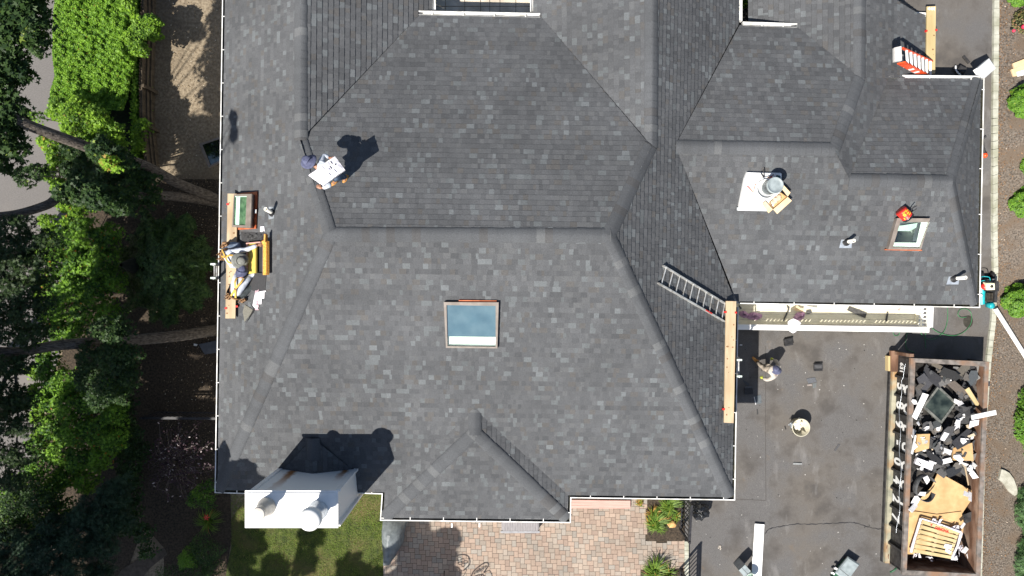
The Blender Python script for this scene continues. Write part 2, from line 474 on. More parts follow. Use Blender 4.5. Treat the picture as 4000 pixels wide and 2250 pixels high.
KERB = [(-400, 3874), (0, 3877), (450, 3872), (900, 3871), (1060, 3874), (1250, 3866), (1400, 3848), (1700, 3826), (2650, 3800)]
DL = [(-400, 2600), (1000, 2600), (1600, 2600), (1601, 2674), (2650, 2674)]
strip_sheet('driveway', DL, KERB, -400, 2650, 25, 24, M['asphalt'], 0.004)
strip_sheet('planting_bed', [(y, x+10) for y, x in KERB], [(-400, 4700), (2650, 4700)], -400, 2650, 25, 14, M['bed'], 0.008)
mb = MB()
y = -400.0; i = 0
while y < 2650:                     # kerb: pale blocks set end to end
    y2 = y + 28 + (i*37 % 9)
    a = lerp_table(KERB, y+0.5); b = lerp_table(KERB, y2-0.5)
    p0 = G(a+9, y+0.6); p1 = G(b+9, y2-0.6)
    mb.beam(p0+Vector((0, 0, 0.03)), p1+Vector((0, 0, 0.03)), 0.155+0.008*math.sin(i*2.3), 0.13)
    y = y2; i += 1
struct('kerb', mb, M['concrete'])

def flat_sheet(name, px, mat, up):
    return struct(name, MB().sheet([W(x, y, up) for x, y in reversed(px)]), mat)

flat_sheet('street', [(-900, -500), (250, -500), (252, 700), (270, 1000), (240, 1350), (150, 1700), (60, 2000), (-900, 2100)], M['asphalt_st'], 0.004)
flat_sheet('lawn', [(905, 2700), (880, 2250), (905, 2130), (880, 2060), (930, 1990), (1080, 1880), (1200, 1700), (1500, 1700), (1500, 2700)], M['turf'], 0.004)
pp = [(430, 2300), (475, 2225), (560, 2170), (640, 2140), (655, 2165), (590, 2215), (530, 2290), (520, 2400)]
flat_sheet('footpath', pp, M['pathdirt'], 0.016)
flat_sheet('woodland_soil_and_shade', [(262, 560), (600, 560), (630, 700), (900, 700), (900, 1940), (560, 2060), (470, 2300), (470, 2700), (-900, 2700), (-900, 2110), (70, 2005), (160, 1710), (250, 1350), (280, 1000)], M['bed2'], 0.006)  # added dark sheet: soil with the thicket's shade put into its colour
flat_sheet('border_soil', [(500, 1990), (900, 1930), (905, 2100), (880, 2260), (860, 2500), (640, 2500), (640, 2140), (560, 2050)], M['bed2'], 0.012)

# patio: herringbone pavers, each its own block in one paved surface
BT = [(0.300, 0.228, 0.180), (0.312, 0.241, 0.190), (0.288, 0.219, 0.175), (0.283, 0.24, 0.20), (0.268, 0.24, 0.207), (0.312, 0.253, 0.204), (0.286, 0.24, 0.197)]
M['paver'] = tonemat('pavers', 0.9, 0.12, 40, 0.003, 0.2, blotch=0.1)
mb = MB()
x0, y0 = W(1499, 2600).x, W(1499, 2600).y
x1, y1 = W(2674, 1900).x, W(2674, 1900).y
bedx = W(2526, 2110).x; bedy = W(2526, 2112).y
bw, bl = 0.147, 0.215
soldier = 0.215
def paver(ax, ay, bx, by):
    g = 0.005
    ax = max(ax, x0); ay = max(ay, y0); bx = min(bx, x1); by = min(by, y1)
    if bx-ax < 0.03 or by-ay < 0.03: return
    cx, cy = (ax+bx)/2, (ay+by)/2
    if cx > bedx and cy > bedy: return
    if cx > W(2500, 2215).x and cy < W(2500, 2222).y and cx < x1: return
    t = RNG.choice(BT); k = RNG.uniform(0.86, 1.1); h = RNG.uniform(-0.0025, 0.0025)
    mb.box((cx, cy, 0.05+h), (bx-ax-2*g, by-ay-2*g, 0.08), tone=(t[0]*k, t[1]*k, t[2]*k))
for j in range(-60, 90):
    for k in range(-60, 60):
        ox = x0 + j*bw + k*bl; oy = y0 + j*bw - k*bl
        if ox < x0-1 or ox > x1-soldier or oy < y0-1 or oy > y1+1: continue
        if ox+bl <= x1-soldier-0.0: paver(ox, oy, ox+bl, oy+bw)
        elif ox < x1-soldier: paver(ox, oy, x1-soldier, oy+bw)
        vx = ox+bl
        if vx < x1-soldier: paver(vx, oy+bw-bl, min(vx+bw, x1-soldier), oy+bw)
yy = y0
while yy < y1:
    paver(x1-soldier, yy, x1, yy+bw); yy += bw
struct('patio', mb, M['paver'])
flat_sheet('patio_joints', [(1497, 2600), (1497, 1900), (2674, 1900), (2674, 2600)], M['bed2'], 0.070)
mb = MB()
yv = 2112.0
while yv < 2600:
    mb.box(W(2678, yv+9, 0.06)+Vector((0.02, 0, 0)), (0.14, 0.145, 0.14)); yv += 18
struct('patio_edging', mb, M['concrete'])
mb = MB().prism([W(x, y)[:2] for x, y in ((2526, 1940), (2526, 2110), (2664, 2110), (2668, 1940))], 0.0, 0.10)
mb.prism([W(x, y)[:2] for x, y in ((2500, 2222), (2500, 2600), (2668, 2600), (2668, 2216))], 0.0, 0.10)
struct('flower_bed', mb, M['bed2'])

mb = MB()
xx = 1640.0
for i, wd in enumerate((38, 62, 75, 62, 36, 40, 62, 75, 62)):
    yy = 75.0
    for j, hd in enumerate((50, 90, 60, 95)):
        a = W(xx+1.2, yy-1.2, 3.3); b = W(xx+wd-1.2, yy-hd+1.2, 3.3)
        mb.box(((a.x+b.x)/2, (a.y+b.y)/2, 3.27), (abs(b.x-a.x), abs(b.y-a.y), 0.06)); yy -= hd
    xx += wd
struct('courtyard_paving', mb, M['slabs'])

# ------------------------------------------------------------------ planes of the roof
def on(pl, px, py, up=0.0):
    """the point of the plane z = ax + by + c that the sight line through a photo pixel meets"""
    a, b, c = pl
    u = (px-2000)/F; v = (1125-py)/F
    z = (a*u*H + b*v*H + c + up) / (1 + a*u + b*v)
    return W(px, py, z)

def plane3(p, q, r):
    n = (q-p).cross(r-p)
    a = -n.x/n.z; b = -n.y/n.z
    return (a, b, p.z - a*p.x - b*p.y)

def plane_eave(p, q, slope, toward):
    """plane rising from the level line p-q at the given slope towards the given plan point"""
    d = (q-p); d.z = 0; d.normalize()
    n = Vector((-d.y, d.x, 0))
    if n.dot(Vector(toward)-p) < 0: n = -n
    a = n.x*slope; b = n.y*slope
    return (a, b, p.z - a*p.x - b*p.y)

EV = 3.75
pS = plane_eave(W(852, 1914, EV), W(2858, 1941, EV), 0.41, (0, 5, 0))
zR = (on(pS, 1287, 905).z + on(pS, 2380, 919).z)/2
RW_, RE_ = W(1287, 905, zR), W(2380, 919, zR)
pN = plane3(RW_, RE_, W(1870, 60, zR-0.345*(W(1870, 60, 4.5).y-RW_.y)))
pW = plane3(W(881, -100, EV), W(851, 1914, EV), RW_)
pE = plane3(W(2885, 100, EV), W(2859, 1942, EV), RE_)
zLW = on(pW, 1172, 545).z
pLE = plane3(W(1172, -200, zLW), W(1172, 545, zLW), on(pN, 1640, 57))
zRG = on(pE, 2544, 570).z
pRW = plane3(W(2548, -200, zRG), W(2544, 570, zRG), on(pN, 2112, 64))
zEW = on(pE, 2637, 567).z
pES = plane3(W(2885, 1175, EV), W(3815, 1189, EV), W(2637, 568, zEW))
zEW2 = on(pES, 3258, 582).z
pEN = plane3(W(2637, 568, zEW), W(3258, 582, zEW2), W(3000, 104, 3.85))
zNR = on(pEN, 3360, 300).z
pNW = plane3(W(3362, -86, zNR), W(3360, 300, zNR), on(pEN, 3112, 104))
pB = plane3(W(3362, -86, zNR), W(3360, 300, zNR), W(3619, 150, 2.8))
pB2 = plane3(on(pES, 3258, 582), W(3360, 300, zNR), on(pB, 3470, 306))
pSN = plane3(on(pES, 3316, 697), on(pES, 3715, 707), W(3650, 306, 3.45))
pSE = plane3(on(pES, 3715, 707), W(3831, 306, 3.5), W(3816, 1191, 3.65))
zB = on(pS, 1855, 1600).z
pF = plane3(W(1499, 2022, 3.72), W(2217, 2030, 3.72), W(1855, 1690, zB))
pBW = plane3(W(1852, 1600, zB), W(1855, 1690, zB), W(1499, 2022, 3.72))
pBE = plane3(W(1858, 1600, zB), W(1855, 1690, zB), W(2217, 2030, 3.72))

def clip_half(poly, ax, val, keep_ge):
    out = []
    n = len(poly)
    for i in range(n):
        p = poly[i]; q = poly[(i+1) % n]
        dp = (p[ax]-val) if keep_ge else (val-p[ax]); dq = (q[ax]-val) if keep_ge else (val-q[ax])
        if dp >= 0: out.append(p)
        if (dp >= 0) != (dq >= 0):
            t = dp/(dp-dq); out.append((p[0]+(q[0]-p[0])*t, p[1]+(q[1]-p[1])*t))
    return out

def area(poly):
    return abs(sum(poly[i][0]*poly[(i+1) % len(poly)][1]-poly[(i+1) % len(poly)][0]*poly[i][1] for i in range(len(poly))))/2

TONES = [((0.079, 0.082, 0.086), 40), ((0.086, 0.089, 0.093), 34), ((0.072, 0.075, 0.079), 17), ((0.093, 0.096, 0.099), 10),
         ((0.085, 0.083, 0.081), 7), ((0.103, 0.111, 0.115), 8), ((0.117, 0.126, 0.131), 3)]
TW = [w for _, w in TONES]; TC = [c for c, _ in TONES]

def slope(pxpoly, pl, eave, holes=(), seed=1, lift=1.0, parent=None, upward=0.0):
    """one roof slope laid with courses of separate laminated shingle tabs"""
    rng = random.Random(seed)
    a, b, c = pl
    pts = [on(pl, x, y) for x, y in pxpoly]
    e0, e1 = on(pl, *eave[0]), on(pl, *eave[1])
    e = Vector((e1.x-e0.x, e1.y-e0.y, 0)).normalized()
    n = Vector((-e.y, e.x, 0))
    if n.x*a + n.y*b < 0: n = -n
    g = abs(n.x*a + n.y*b)
    uv = lambda p: ((p.x-e0.x)*e.x+(p.y-e0.y)*e.y, (p.x-e0.x)*n.x+(p.y-e0.y)*n.y)
    poly = [uv(p) for p in pts]
    hol = []
    for h in holes:
        q = [uv(on(pl, x, y)) for x, y in h]
        hol.append((min(t[0] for t in q), max(t[0] for t in q), min(t[1] for t in q), max(t[1] for t in q)))
    ex = 0.143*math.cos(math.atan(g))
    v0 = min(p[1] for p in poly); v1 = max(p[1] for p in poly)
    mb = MB(); k = 0; v = v0 - 0.02
    def emit(q, va, t, col):
        if len(q) < 3 or area(q) < 2e-5: return
        top = []
        for (uu, vv) in q:
            x = e0.x+e.x*uu+n.x*vv; y = e0.y+e.y*uu+n.y*vv
            top.append(Vector((x, y, a*x+b*y+c+0.003+t*(1-(vv-va)/ex)*lift)))
        vs = list(top); fs = [tuple(range(len(q)))]
        s = sum(q[i][0]*q[(i+1) % len(q)][1]-q[(i+1) % len(q)][0]*q[i][1] for i in range(len(q)))
        if (s < 0) != ((e.x*n.y-e.y*n.x) < 0): fs = [tuple(reversed(fs[0]))]
        m = len(q)
        for i in range(m):
            j = (i+1) % m
            if abs(q[i][1]-va) < 1e-4 and abs(q[j][1]-va) < 1e-4:
                b0 = len(vs)
                vs += [top[i]-Vector((0, 0, t*lift+0.006)), top[j]-Vector((0, 0, t*lift+0.006))]
                fs.append((i, b0, b0+1, j))
        dk = tuple(x*0.8 for x in col)
        mb.add(vs, fs[:1], 0, col)
        if len(fs) > 1: mb.add(vs, fs[1:], 0, dk)
    while v < v1:
        band = clip_half(clip_half(poly, 1, v, True), 1, v+ex, False)
        if len(band) >= 3:
            ua = min(p[0] for p in band); ub = max(p[0] for p in band)
            u = ua - rng.uniform(0, 0.25); hi = rng.random() < 0.5
            row = rng.uniform(0.95, 1.05)
            while u < ub:
                w = rng.choice((0.08, 0.11, 0.13, 0.15, 0.17, 0.2)) if hi else rng.choice((0.07, 0.09, 0.12, 0.15, 0.19))
                q = clip_half(clip_half(band, 0, u, True), 0, u+w, False)
                col = rng.choices(TC, TW)[0]
                if hi and rng.random() < 0.09: col = rng.choice(TC[3:])
                kk = row*rng.uniform(0.92, 1.08)
                col = tuple(x*kk for x in col)
                t = (0.017 if hi else 0.011)
                qs = [q]
                for (h0, h1, g0, g1) in hol:
                    nq = []
                    for z_ in qs:
                        if len(z_) < 3: continue
                        if min(p[0] for p in z_) > h1 or max(p[0] for p in z_) < h0 or min(p[1] for p in z_) > g1 or max(p[1] for p in z_) < g0:
                            nq.append(z_); continue
                        nq.append(clip_half(z_, 0, h0, False)); nq.append(clip_half(z_, 0, h1, True))
                        mid = clip_half(clip_half(z_, 0, h0, True), 0, h1, False)
                        nq.append(clip_half(mid, 1, g0, False)); nq.append(clip_half(mid, 1, g1, True))
                    qs = nq
                for z_ in qs: emit(z_, v, t, col)
                u += w; hi = not hi
        v += ex; k += 1
    return mb.build('roof_slope', M['shingle'], parent)

def smin(a, b, k=0.05):
    h = max(k-abs(a-b), 0)/k
    return min(a, b) - h*h*k*0.25

def ridge_cap(A, B, pa, pb, parent, seed=1, w=0.185, t=0.030, w2=None):
    """overlapping bent cap shingles along a ridge or hip, from the low end A to the high end B (photo pixels)"""
    rng = random.Random(seed)
    zf = lambda x, y: smin(pa[0]*x+pa[1]*y+pa[2], pb[0]*x+pb[1]*y+pb[2])
    def pt(px, py):
        z = 5.0
        for _ in range(20):
            p = W(px, py, z); z = zf(p.x, p.y)
        return W(px, py, z)
    P, Q = pt(*A), pt(*B)
    d = Vector((Q.x-P.x, Q.y-P.y, 0)); Ln = d.length; d.normalize()
    s = Vector((-d.y, d.x, 0))
    off = [-1, -0.92, -0.6, -0.3, -0.1, 0, 0.1, 0.3, 0.6, 0.92, 1]
    dz = [0.35, 0.9, 1, 1, 1, 1, 1, 1, 1, 0.9, 0.35]
    mb = MB(); x = 0.0
    while x < Ln:
        ex = 0.2*rng.uniform(0.93, 1.07); x2 = min(x+ex+0.02, Ln)
        col = (0.080, 0.084, 0.089); r = rng.random()
        if r < 0.10: col = (0.108, 0.112, 0.115)
        elif r < 0.18: col = (0.076, 0.076, 0.077)
        k = rng.uniform(0.95, 1.06); col = tuple(c*k for c in col)
        j = rng.uniform(-0.006, 0.006)
        rows = []
        for q, th in ((x, t+0.010), (x2, t)):
            row = []
            for o, f in zip(off, dz):
                p = P + d*q + s*(o*w+j)
                row.append(Vector((p.x, p.y, zf(p.x, p.y)+th*f)))
            rows.append(row)
        n = len(off)
        vs = rows[0]+rows[1]+[p-Vector((0, 0, 0.03)) for p in rows[0]]
        mb.add(vs, [(i, i+1, n+i+1, n+i) for i in range(n-1)], 0, col, True)
        mb.add(vs, [(2*n+i, 2*n+i+1, i+1, i) for i in range(n-1)], 0, col)
        for i in (0, n-1):
            lo = [rows[0][i]-Vector((0, 0, t)), rows[1][i]-Vector((0, 0, t))]
            mb.add([rows[0][i], rows[1][i], lo[1], lo[0]], [(0, 1, 2, 3)], 0, col)
        x += ex
    return mb.build('ridge_cap', M['shingle'], parent)

house = thing('house', 'grey shingled multi-gabled house seen from above, white gutters and chimney', 'house', (0, 0, 0))

sky_mid = [(1741, 1188), (1932, 1192), (1928, 1352), (1745, 1349)]
sky_right = [(3489, 880), (3577, 882), (3560, 948), (3472, 946)]
hole_left = [(970, 948), (1024, 944), (1024, 1070), (970, 1072)]
sky_left = [(950, 775), (964, 775), (960, 870), (948, 872)]

slope([(883, -250), (1172, -250), (1172, 545), (1287, 905), (850, 1914)], pW, ((850, 1914), (881, -100)), [hole_left, sky_left], 1, parent=house)
slope([(850, 1914), (1287, 906), (2380, 920), (2859, 1942), (2220, 1934), (1855, 1598), (1503, 1923)], pS, ((852, 1914), (2858, 1941)), [sky_mid], 2, parent=house)
slope([(1287, 906), (1172, 546), (1640, 57), (2112, 64), (2544, 572), (2380, 920)], pN, ((1640, 57), (2112, 64)), (), 3, 0.6, parent=house)
slope([(1172, -250), (1172, 548), (1640, 57), (1688, 45), (1692, -250)], pLE, ((1688, 45), (1690, -250)), (), 4, 1.2, parent=house)
slope([(2548, -250), (2544, 570), (2112, 64), (2082, 47), (2080, -250)], pRW, ((2081, -250), (2083, 47)), (), 5, parent=house)
slope([(2380, 919), (2859, 1942), (2873, 1185), (2637, 566), (2886, 95), (2887, -250), (2548, -250), (2544, 571)], pE, ((2859, 1942), (2873, 1185)), (), 6, 1.6, parent=house)
slope([(2637, 568), (2878, 1177), (3815, 1190), (3715, 707), (3316, 697), (3258, 582)], pES, ((2878, 1177), (3815, 1190)), [sky_right], 7, parent=house)
slope([(2637, 569), (2889, 98), (3112, 104), (3360, 301), (3258, 583)], pEN, ((2889, 98), (3112, 104)), (), 8, 0.6, parent=house)
slope([(3362, -86), (3360, 302), (3112, 104), (2922, 110), (2922, -250), (3180, -250)], pNW, ((2922, -250), (2922, 110)), (), 9, parent=house)
slope([(3362, -86), (3360, 301), (3470, 306), (3620, 298), (3620, 62), (3580, 50)], pB, ((3619, 298), (3620, 62)), (), 10, 1.6, parent=house)
slope([(3360, 301), (3257, 584), (3316, 697), (3470, 306)], pB2, ((3619, 298), (3620, 62)), (), 18, parent=house)
slope([(3316, 697), (3470, 306), (3830, 308), (3715, 707)], pSN, ((3470, 306), (3830, 308)), (), 11, 0.6, parent=house)
slope([(3715, 707), (3830, 306), (3815, 1191)], pSE, ((3830, 306), (3815, 1191)), (), 12, 1.6, parent=house)
slope([(1499, 2022), (1855, 1690), (2217, 2030)], pF, ((1499, 2022), (2217, 2030)), (), 13, parent=house)
slope([(1499, 2022), (1503, 1923), (1852, 1598), (1855, 1690)], pBW, ((1499, 2022), (1503, 1923)), (), 14, parent=house)
slope([(2217, 2030), (2220, 1934), (1858, 1598), (1855, 1690)], pBE, ((2217, 2030), (2220, 1934)), (), 15, 1.0, parent=house)

# chimney saddle behind the stack
zc = on(pS, 1222, 1712).z + 0.10
pCW = plane3(W(1222, 1712, zc), W(1222, 1850, zc), on(pS, 1096, 1842))
pCE = plane3(W(1222, 1712, zc), W(1222, 1850, zc), on(pS, 1392, 1846))
slope([(1222, 1712), (1222, 1850), (1090, 1850)], pCW, ((1088, 1800), (1088, 1850)), (), 16, parent=house)
slope([(1222, 1712), (1222, 1850), (1398, 1850)], pCE, ((1398, 1800), (1398, 1850)), (), 17, parent=house)

caps = [((1287, 916), (2388, 919), pS, pN), ((852, 1916), (1292, 910), pW, pS), ((1287, 905), (1172, 540), pW, pN),
        ((1172, -250), (1172, 548), pW, pLE), ((2853, 1940), (2378, 915), pE, pS), ((2380, 919), (2544, 565), pE, pN),
        ((2548, -250), (2546, 575), pE, pRW), ((2640, 572), (3262, 582), pES, pEN), ((3360, 305), (3262, 580), pEN, pB2),
        ((3362, -86), (3361, 305), pNW, pB), ((3316, 702), (3720, 708), pES, pSN), ((3826, 310), (3716, 706), pSN, pSE),
        ((3812, 1188), (3716, 708), pES, pSE), ((1500, 2022), (1853, 1692), pBW, pF), ((2216, 2029), (1857, 1692), pBE, pF),
        ((1855, 1700), (1855, 1598), pBW, pBE), ((1222, 1800), (1222, 1712), pCW, pCE)]
for i, (A, B, pa, pb) in enumerate(caps):
    ridge_cap(A, B, pa, pb, house, 100+i)

# dark underlay just below the shingles, so the shell is closed
mb = MB()
def und(pts, pl):
    mb.sheet([on(pl, x, y, -0.05) for x, y in pts])
und([(883, -250), (1172, -250), (1172, 545), (1287, 905), (1170, 1180), (1010, 1080), (970, 930), (920, 730), (880, 730)], pW)
und([(862, 1120), (1190, 1120), (850, 1914)], pW)
und([(850, 1914), (1287, 906), (1700, 910), (1700, 1400), (1400, 1920)], pS)
und([(1700, 1400), (2000, 1400), (2000, 1690), (1400, 1920)], pS)
und([(1975, 916), (2380, 920), (2859, 1942), (2220, 1934), (1975, 1690)], pS)
und([(1287, 906), (1172, 546), (1640, 60), (2112, 66), (2544, 572), (2380, 920)], pN)
mb.build('roof_deck', M['deck'], house)

# walls, set back under the eaves
def inset(poly, d):
    n = len(poly); out = []
    A = sum(poly[i].x*poly[(i+1) % n].y-poly[(i+1) % n].x*poly[i].y for i in range(n))
    sg = 1 if A > 0 else -1
    for i in range(n):
        p, q, r = poly[i-1], poly[i], poly[(i+1) % n]
        d1 = (q-p).normalized(); d2 = (r-q).normalized()
        n1 = Vector((-d1.y, d1.x))*sg; n2 = Vector((-d2.y, d2.x))*sg
        m = (n1+n2).normalized(); c = max(0.3, m.dot(n1))
        out.append(q + m*(d/c))
    return out
wp = [(883, -250), (850, 1914), (1503, 1922), (1499, 2022), (2217, 2030), (2220, 1934), (2859, 1942), (2873, 1185), (3815, 1190), (3830, 306), (3619, 303), (3619, -250), (2082, -250), (2082, 62), (1692, 57), (1692, -250)]
wpoly = inset([Vector(W(x, y, 3.5)[:2]) for x, y in wp], 0.38)
mb = MB().prism(wpoly, -0.2, 2.75, caps=(False, False))
mb.build('wall', M['siding'], house)
# soffit boards closing the eaves
mb = MB()
eav = [Vector(W(x, y, 3.5)[:2]) for x, y in wp]
inn = inset(eav, 0.40)
for i in range(len(eav)):
    j = (i+1) % len(eav)
    if i in (10, 11, 12): continue
    zz = 3.58 if i < 8 else 2.7
    mb.sheet([(*eav[i], zz), (*eav[j], zz), (*inn[j], zz), (*inn[i], zz)])
    mb.sheet([(*inn[i], zz), (*inn[j], zz), (*inn[j], 2.6), (*inn[i], 2.6)])
mb.build('soffit', M['siding'], house)

# ------------------------------------------------------------------ gutters
strap_me = MB().box((0, 0, 0), (0.022, 0.118, 0.012)).mesh('gutter_strap', M['gutter_white'])
def gutter(px, zs, inside, straps=0.95, phase=0.4, endcaps=True, litter_and_shade=1):
    """open K-section trough; px: outer lip line in photo pixels; inside=+1 if the roof lies on the left of the line's direction"""
    P = [W(x, y, z) for (x, y), z in zip(px, zs if isinstance(zs, (list, tuple)) else [zs]*len(px))]
    n = len(P); rows = []
    prof = [(0.022, -0.115), (0.0, -0.06), (0.0, 0.0), (0.004, 0.006), (0.030, 0.006), (0.034, -0.004), (0.040, -0.062), (0.112, -0.062), (0.112, 0.01), (0.116, 0.01), (0.116, -0.115)]
    for i in range(n):
        d1 = (P[i]-P[i-1]).normalized() if i > 0 else None
        d2 = (P[i+1]-P[i]).normalized() if i < n-1 else None
        d1 = d1 or d2; d2 = d2 or d1
        n1 = Vector((-d1.y, d1.x, 0))*inside; n2 = Vector((-d2.y, d2.x, 0))*inside
        m = (n1+n2).normalized(); c = max(0.25, m.dot(n1.normalized()))
        rows.append([P[i]+m*(o/c)+Vector((0, 0, z)) for o, z in prof])
    mb = MB(); k = len(prof)
    vs = [p for r in rows for p in r]
    for i in range(n-1):
        for j in range(k-1):
            f = (i*k+j, (i+1)*k+j, (i+1)*k+j+1, i*k+j+1)
            mb.add([vs[q] for q in f], [(0, 1, 2, 3)], 1 if (j in (5, 6, 7) and litter_and_shade) else 0)  # litter on the bottom; inner walls coloured dark to imitate shade
        mb.add([rows[i][-1], rows[i+1][-1], rows[i+1][0], rows[i][0]], [(0, 1, 2, 3)])
    if endcaps:
        for r in (rows[0], rows[-1]):
            mb.add([r[0], r[1], r[2], r[8], r[10]], [(0, 1, 2, 3, 4)])
    g = mb.build('gutter', [M['gutter_white'], M['litter']], house)
    pos = phase
    for i in range(n-1):
        d = P[i+1]-P[i]; L = d.length; d.normalize()
        nn = Vector((-d.y, d.x, 0))*inside
        while pos < L:
            s = bpy.data.objects.new('gutter_strap', strap_me)
            s.location = P[i]+d*pos+nn*0.062+Vector((0, 0, 0.012))
            s.rotation_euler = (0, 0, math.atan2(d.y, d.x))
            C.objects.link(s); s.parent = g
            pos += straps
        pos = max(0.3, pos-L)
    return g
GZ = EV-0.02
gutter([(871, -250), (860, 500), (838, 1926), (960, 1930)], GZ, 1)
gutter([(1398, 1928), (1491, 1931), (1484, 2034), (2230, 2043), (2232, 1946), (2872, 1955), (2880, 1500), (2885, 1200)], GZ, 1)
gutter([(2890, 1187), (3829, 1203), (3838, 700), (3846, 308)], [GZ, 3.66, 3.56, 3.48], 1, 1.15)
gutter([(3846, 296), (3474, 292)], [3.45, 3.45], 1, 1.2, litter_and_shade=0)
gutter([(2110, 51), (1628, 41)], on(pN, 1870, 60).z+0.02, 1, 0.85, litter_and_shade=0)
gutter([(1702, 40), (1704, -250)], on(pLE, 1690, 0).z, 1, litter_and_shade=0)
gutter([(2070, -250), (2071, 46)], on(pRW, 2082, 0).z, 1, litter_and_shade=0)
gutter([(2900, 82), (2900, -250)], GZ, 1, litter_and_shade=0)
gutter([(3114, 91), (2902, 84)], 3.86, 1, 0.6, litter_and_shade=0)
gutter([(3617, 49), (3577, 47)], 2.85, 1, litter_and_shade=0)

# downpipe elbow at the back corner and small outlets
mb = MB()
a = W(3836, 292, 3.42)
mb.beam(a+Vector((-0.08, 0.02, -0.02)), W(3868, 252, 3.05), 0.36, 0.14)
mb.build('downspout', M['white'], house)
for (x, y) in ((1765, 2052), (1873, 2050)):
    MB().box(W(x, y, 3.55), (0.04, 0.12, 0.05)).build('gutter_outlet', M['white'], house)

# ------------------------------------------------------------------ chimney
def siding_mat():
    m, t, p = _nodes('chimney_siding'); N = t.nodes.new; L = t.links.new
    tc = N("ShaderNodeTexCoord"); sx = N("ShaderNodeSeparateXYZ"); L(tc.outputs["Object"], sx.inputs[0])
    mu = N("ShaderNodeMath"); mu.operation = 'MULTIPLY'; mu.inputs[1].default_value = 14.0; L(sx.outputs[2], mu.inputs[0])
    fr = N("ShaderNodeMath"); fr.operation = 'FRACT'; L(mu.outputs[0], fr.inputs[0])
    b = N("ShaderNodeBump"); b.inputs["Distance"].default_value = 0.012; L(fr.outputs[0], b.inputs["Height"]); L(b.outputs[0], p.inputs["Normal"])
    r = N("ShaderNodeValToRGB"); r.color_ramp.elements[0].position = 0.0; r.color_ramp.elements[1].position = 0.16
    r.color_ramp.elements[0].color = (0.62, 0.62, 0.61, 1); r.color_ramp.elements[1].color = (0.88, 0.89, 0.88, 1)
    L(fr.outputs[0], r.inputs[0])
    # a rust run down the back face, broad at the top left and a smear at the right
    nz = N("ShaderNodeTexNoise"); nz.inputs["Scale"].default_value = 7; nz.inputs["Detail"].default_value = 5
    mp = N("ShaderNodeMapping"); mp.inputs["Scale"].default_value = (1, 1, 0.6); L(tc.outputs["Object"], mp.inputs[0]); L(mp.outputs[0], nz.inputs["Vector"])
    w = N("ShaderNodeMapRange"); w.inputs[3].default_value = -0.10; w.inputs[4].default_value = 0.10; L(nz.outputs["Fac"], w.inputs[0])
    ad = N("ShaderNodeMath"); L(sx.outputs[0], ad.inputs[0]); L(w.outputs[0], ad.inputs[1])
    def spot(cx, half, zlo, zhi):
        s = N("ShaderNodeMath"); s.operation = 'SUBTRACT'; s.inputs[1].default_value = cx; L(ad.outputs[0], s.inputs[0])
        a_ = N("ShaderNodeMath"); a_.operation = 'ABSOLUTE'; L(s.outputs[0], a_.inputs[0])
        q = N("ShaderNodeMapRange"); q.inputs[1].default_value = half; q.inputs[2].default_value = half*0.3; L(a_.outputs[0], q.inputs[0])
        zz = N("ShaderNodeMapRange"); zz.inputs[1].default_value = zhi; zz.inputs[2].default_value = zlo; L(sx.outputs[2], zz.inputs[0])
        o = N("ShaderNodeMath"); o.operation = 'MULTIPLY'; L(q.outputs[0], o.inputs[0]); L(zz.outputs[0], o.inputs[1]); return o.outputs[0]
    mx = N("ShaderNodeMath"); mx.operation = 'MAXIMUM'; L(spot(-6.08, 0.17, 4.6, 6.3), mx.inputs[0]); L(spot(-4.66, 0.13, 4.3, 5.3), mx.inputs[1])
    y = N("ShaderNodeMath"); y.operation = 'GREATER_THAN'; y.inputs[1].default_value = -5.16; L(sx.outputs[1], y.inputs[0])
    my = N("ShaderNodeMath"); my.operation = 'MULTIPLY'; L(mx.outputs[0], my.inputs[0]); L(y.outputs[0], my.inputs[1])
    cm = N("ShaderNodeMix"); cm.data_type = 'RGBA'; L(my.outputs[0], cm.inputs[0]); L(r.outputs[0], cm.inputs[6]); cm.inputs[7].default_value = (0.34, 0.15, 0.045, 1)
    L(cm.outputs[2], p.inputs["Base Color"]); p.inputs["Roughness"].default_value = 0.55
    return m
ZT = 6.25
cA = W(957, 1916, ZT); cB = W(1321, 2062, ZT)
xa, xb, yb, ya = cA.x, cB.x, cA.y, cB.y           # cap outline
ch = MB().box(((xa+xb)/2+0.05, (ya+yb)/2, ZT/2-0.03), (xb-xa-0.22, yb-ya-0.06, ZT-0.06)).build('chimney', siding_mat(), house)
mb = MB()
for x in (xa+0.16, xb-0.06):
    for y in (yb-0.03, ya+0.03):
        mb.box((x+(0.03 if x > -5 else -0.0), y, ZT/2-0.05), (0.12, 0.055, ZT-0.12))
mb.build('corner_trim', M['white'], ch)
MB().box(((xa+xb)/2, (ya+yb)/2, ZT-0.02), (xb-xa, yb-ya, 0.05)).box(((xa+xb)/2, (ya+yb)/2, ZT+0.015), (xb-xa-0.1, yb-ya-0.1, 0.03)).build('chimney_cap', M['white'], ch)
f1 = W(1042, 1978, ZT); f2 = W(1243, 1992, ZT)
fl = MB().lathe([(0.24, 0.0), (0.23, 0.04), (0.155, 0.34), (0.15, 0.36), (0.15, 0.52), (0.165, 0.525), (0.165, 0.60), (0.15, 0.605), (0.0, 0.61)], f1+Vector((0, 0, 0.03)), n=28).build('flue_pipe', pmat('flue_beige', (0.42, 0.39, 0.34), (0.52, 0.49, 0.44), 6, 0.4, metal=0.2), ch)
fl = MB().lathe([(0.25, 0.0), (0.25, 0.03), (0.22, 0.06), (0.20, 0.30), (0.20, 0.5)], f2+Vector((0, 0, 0.03)), n=28).build('flue_pipe', M['galv'], ch)
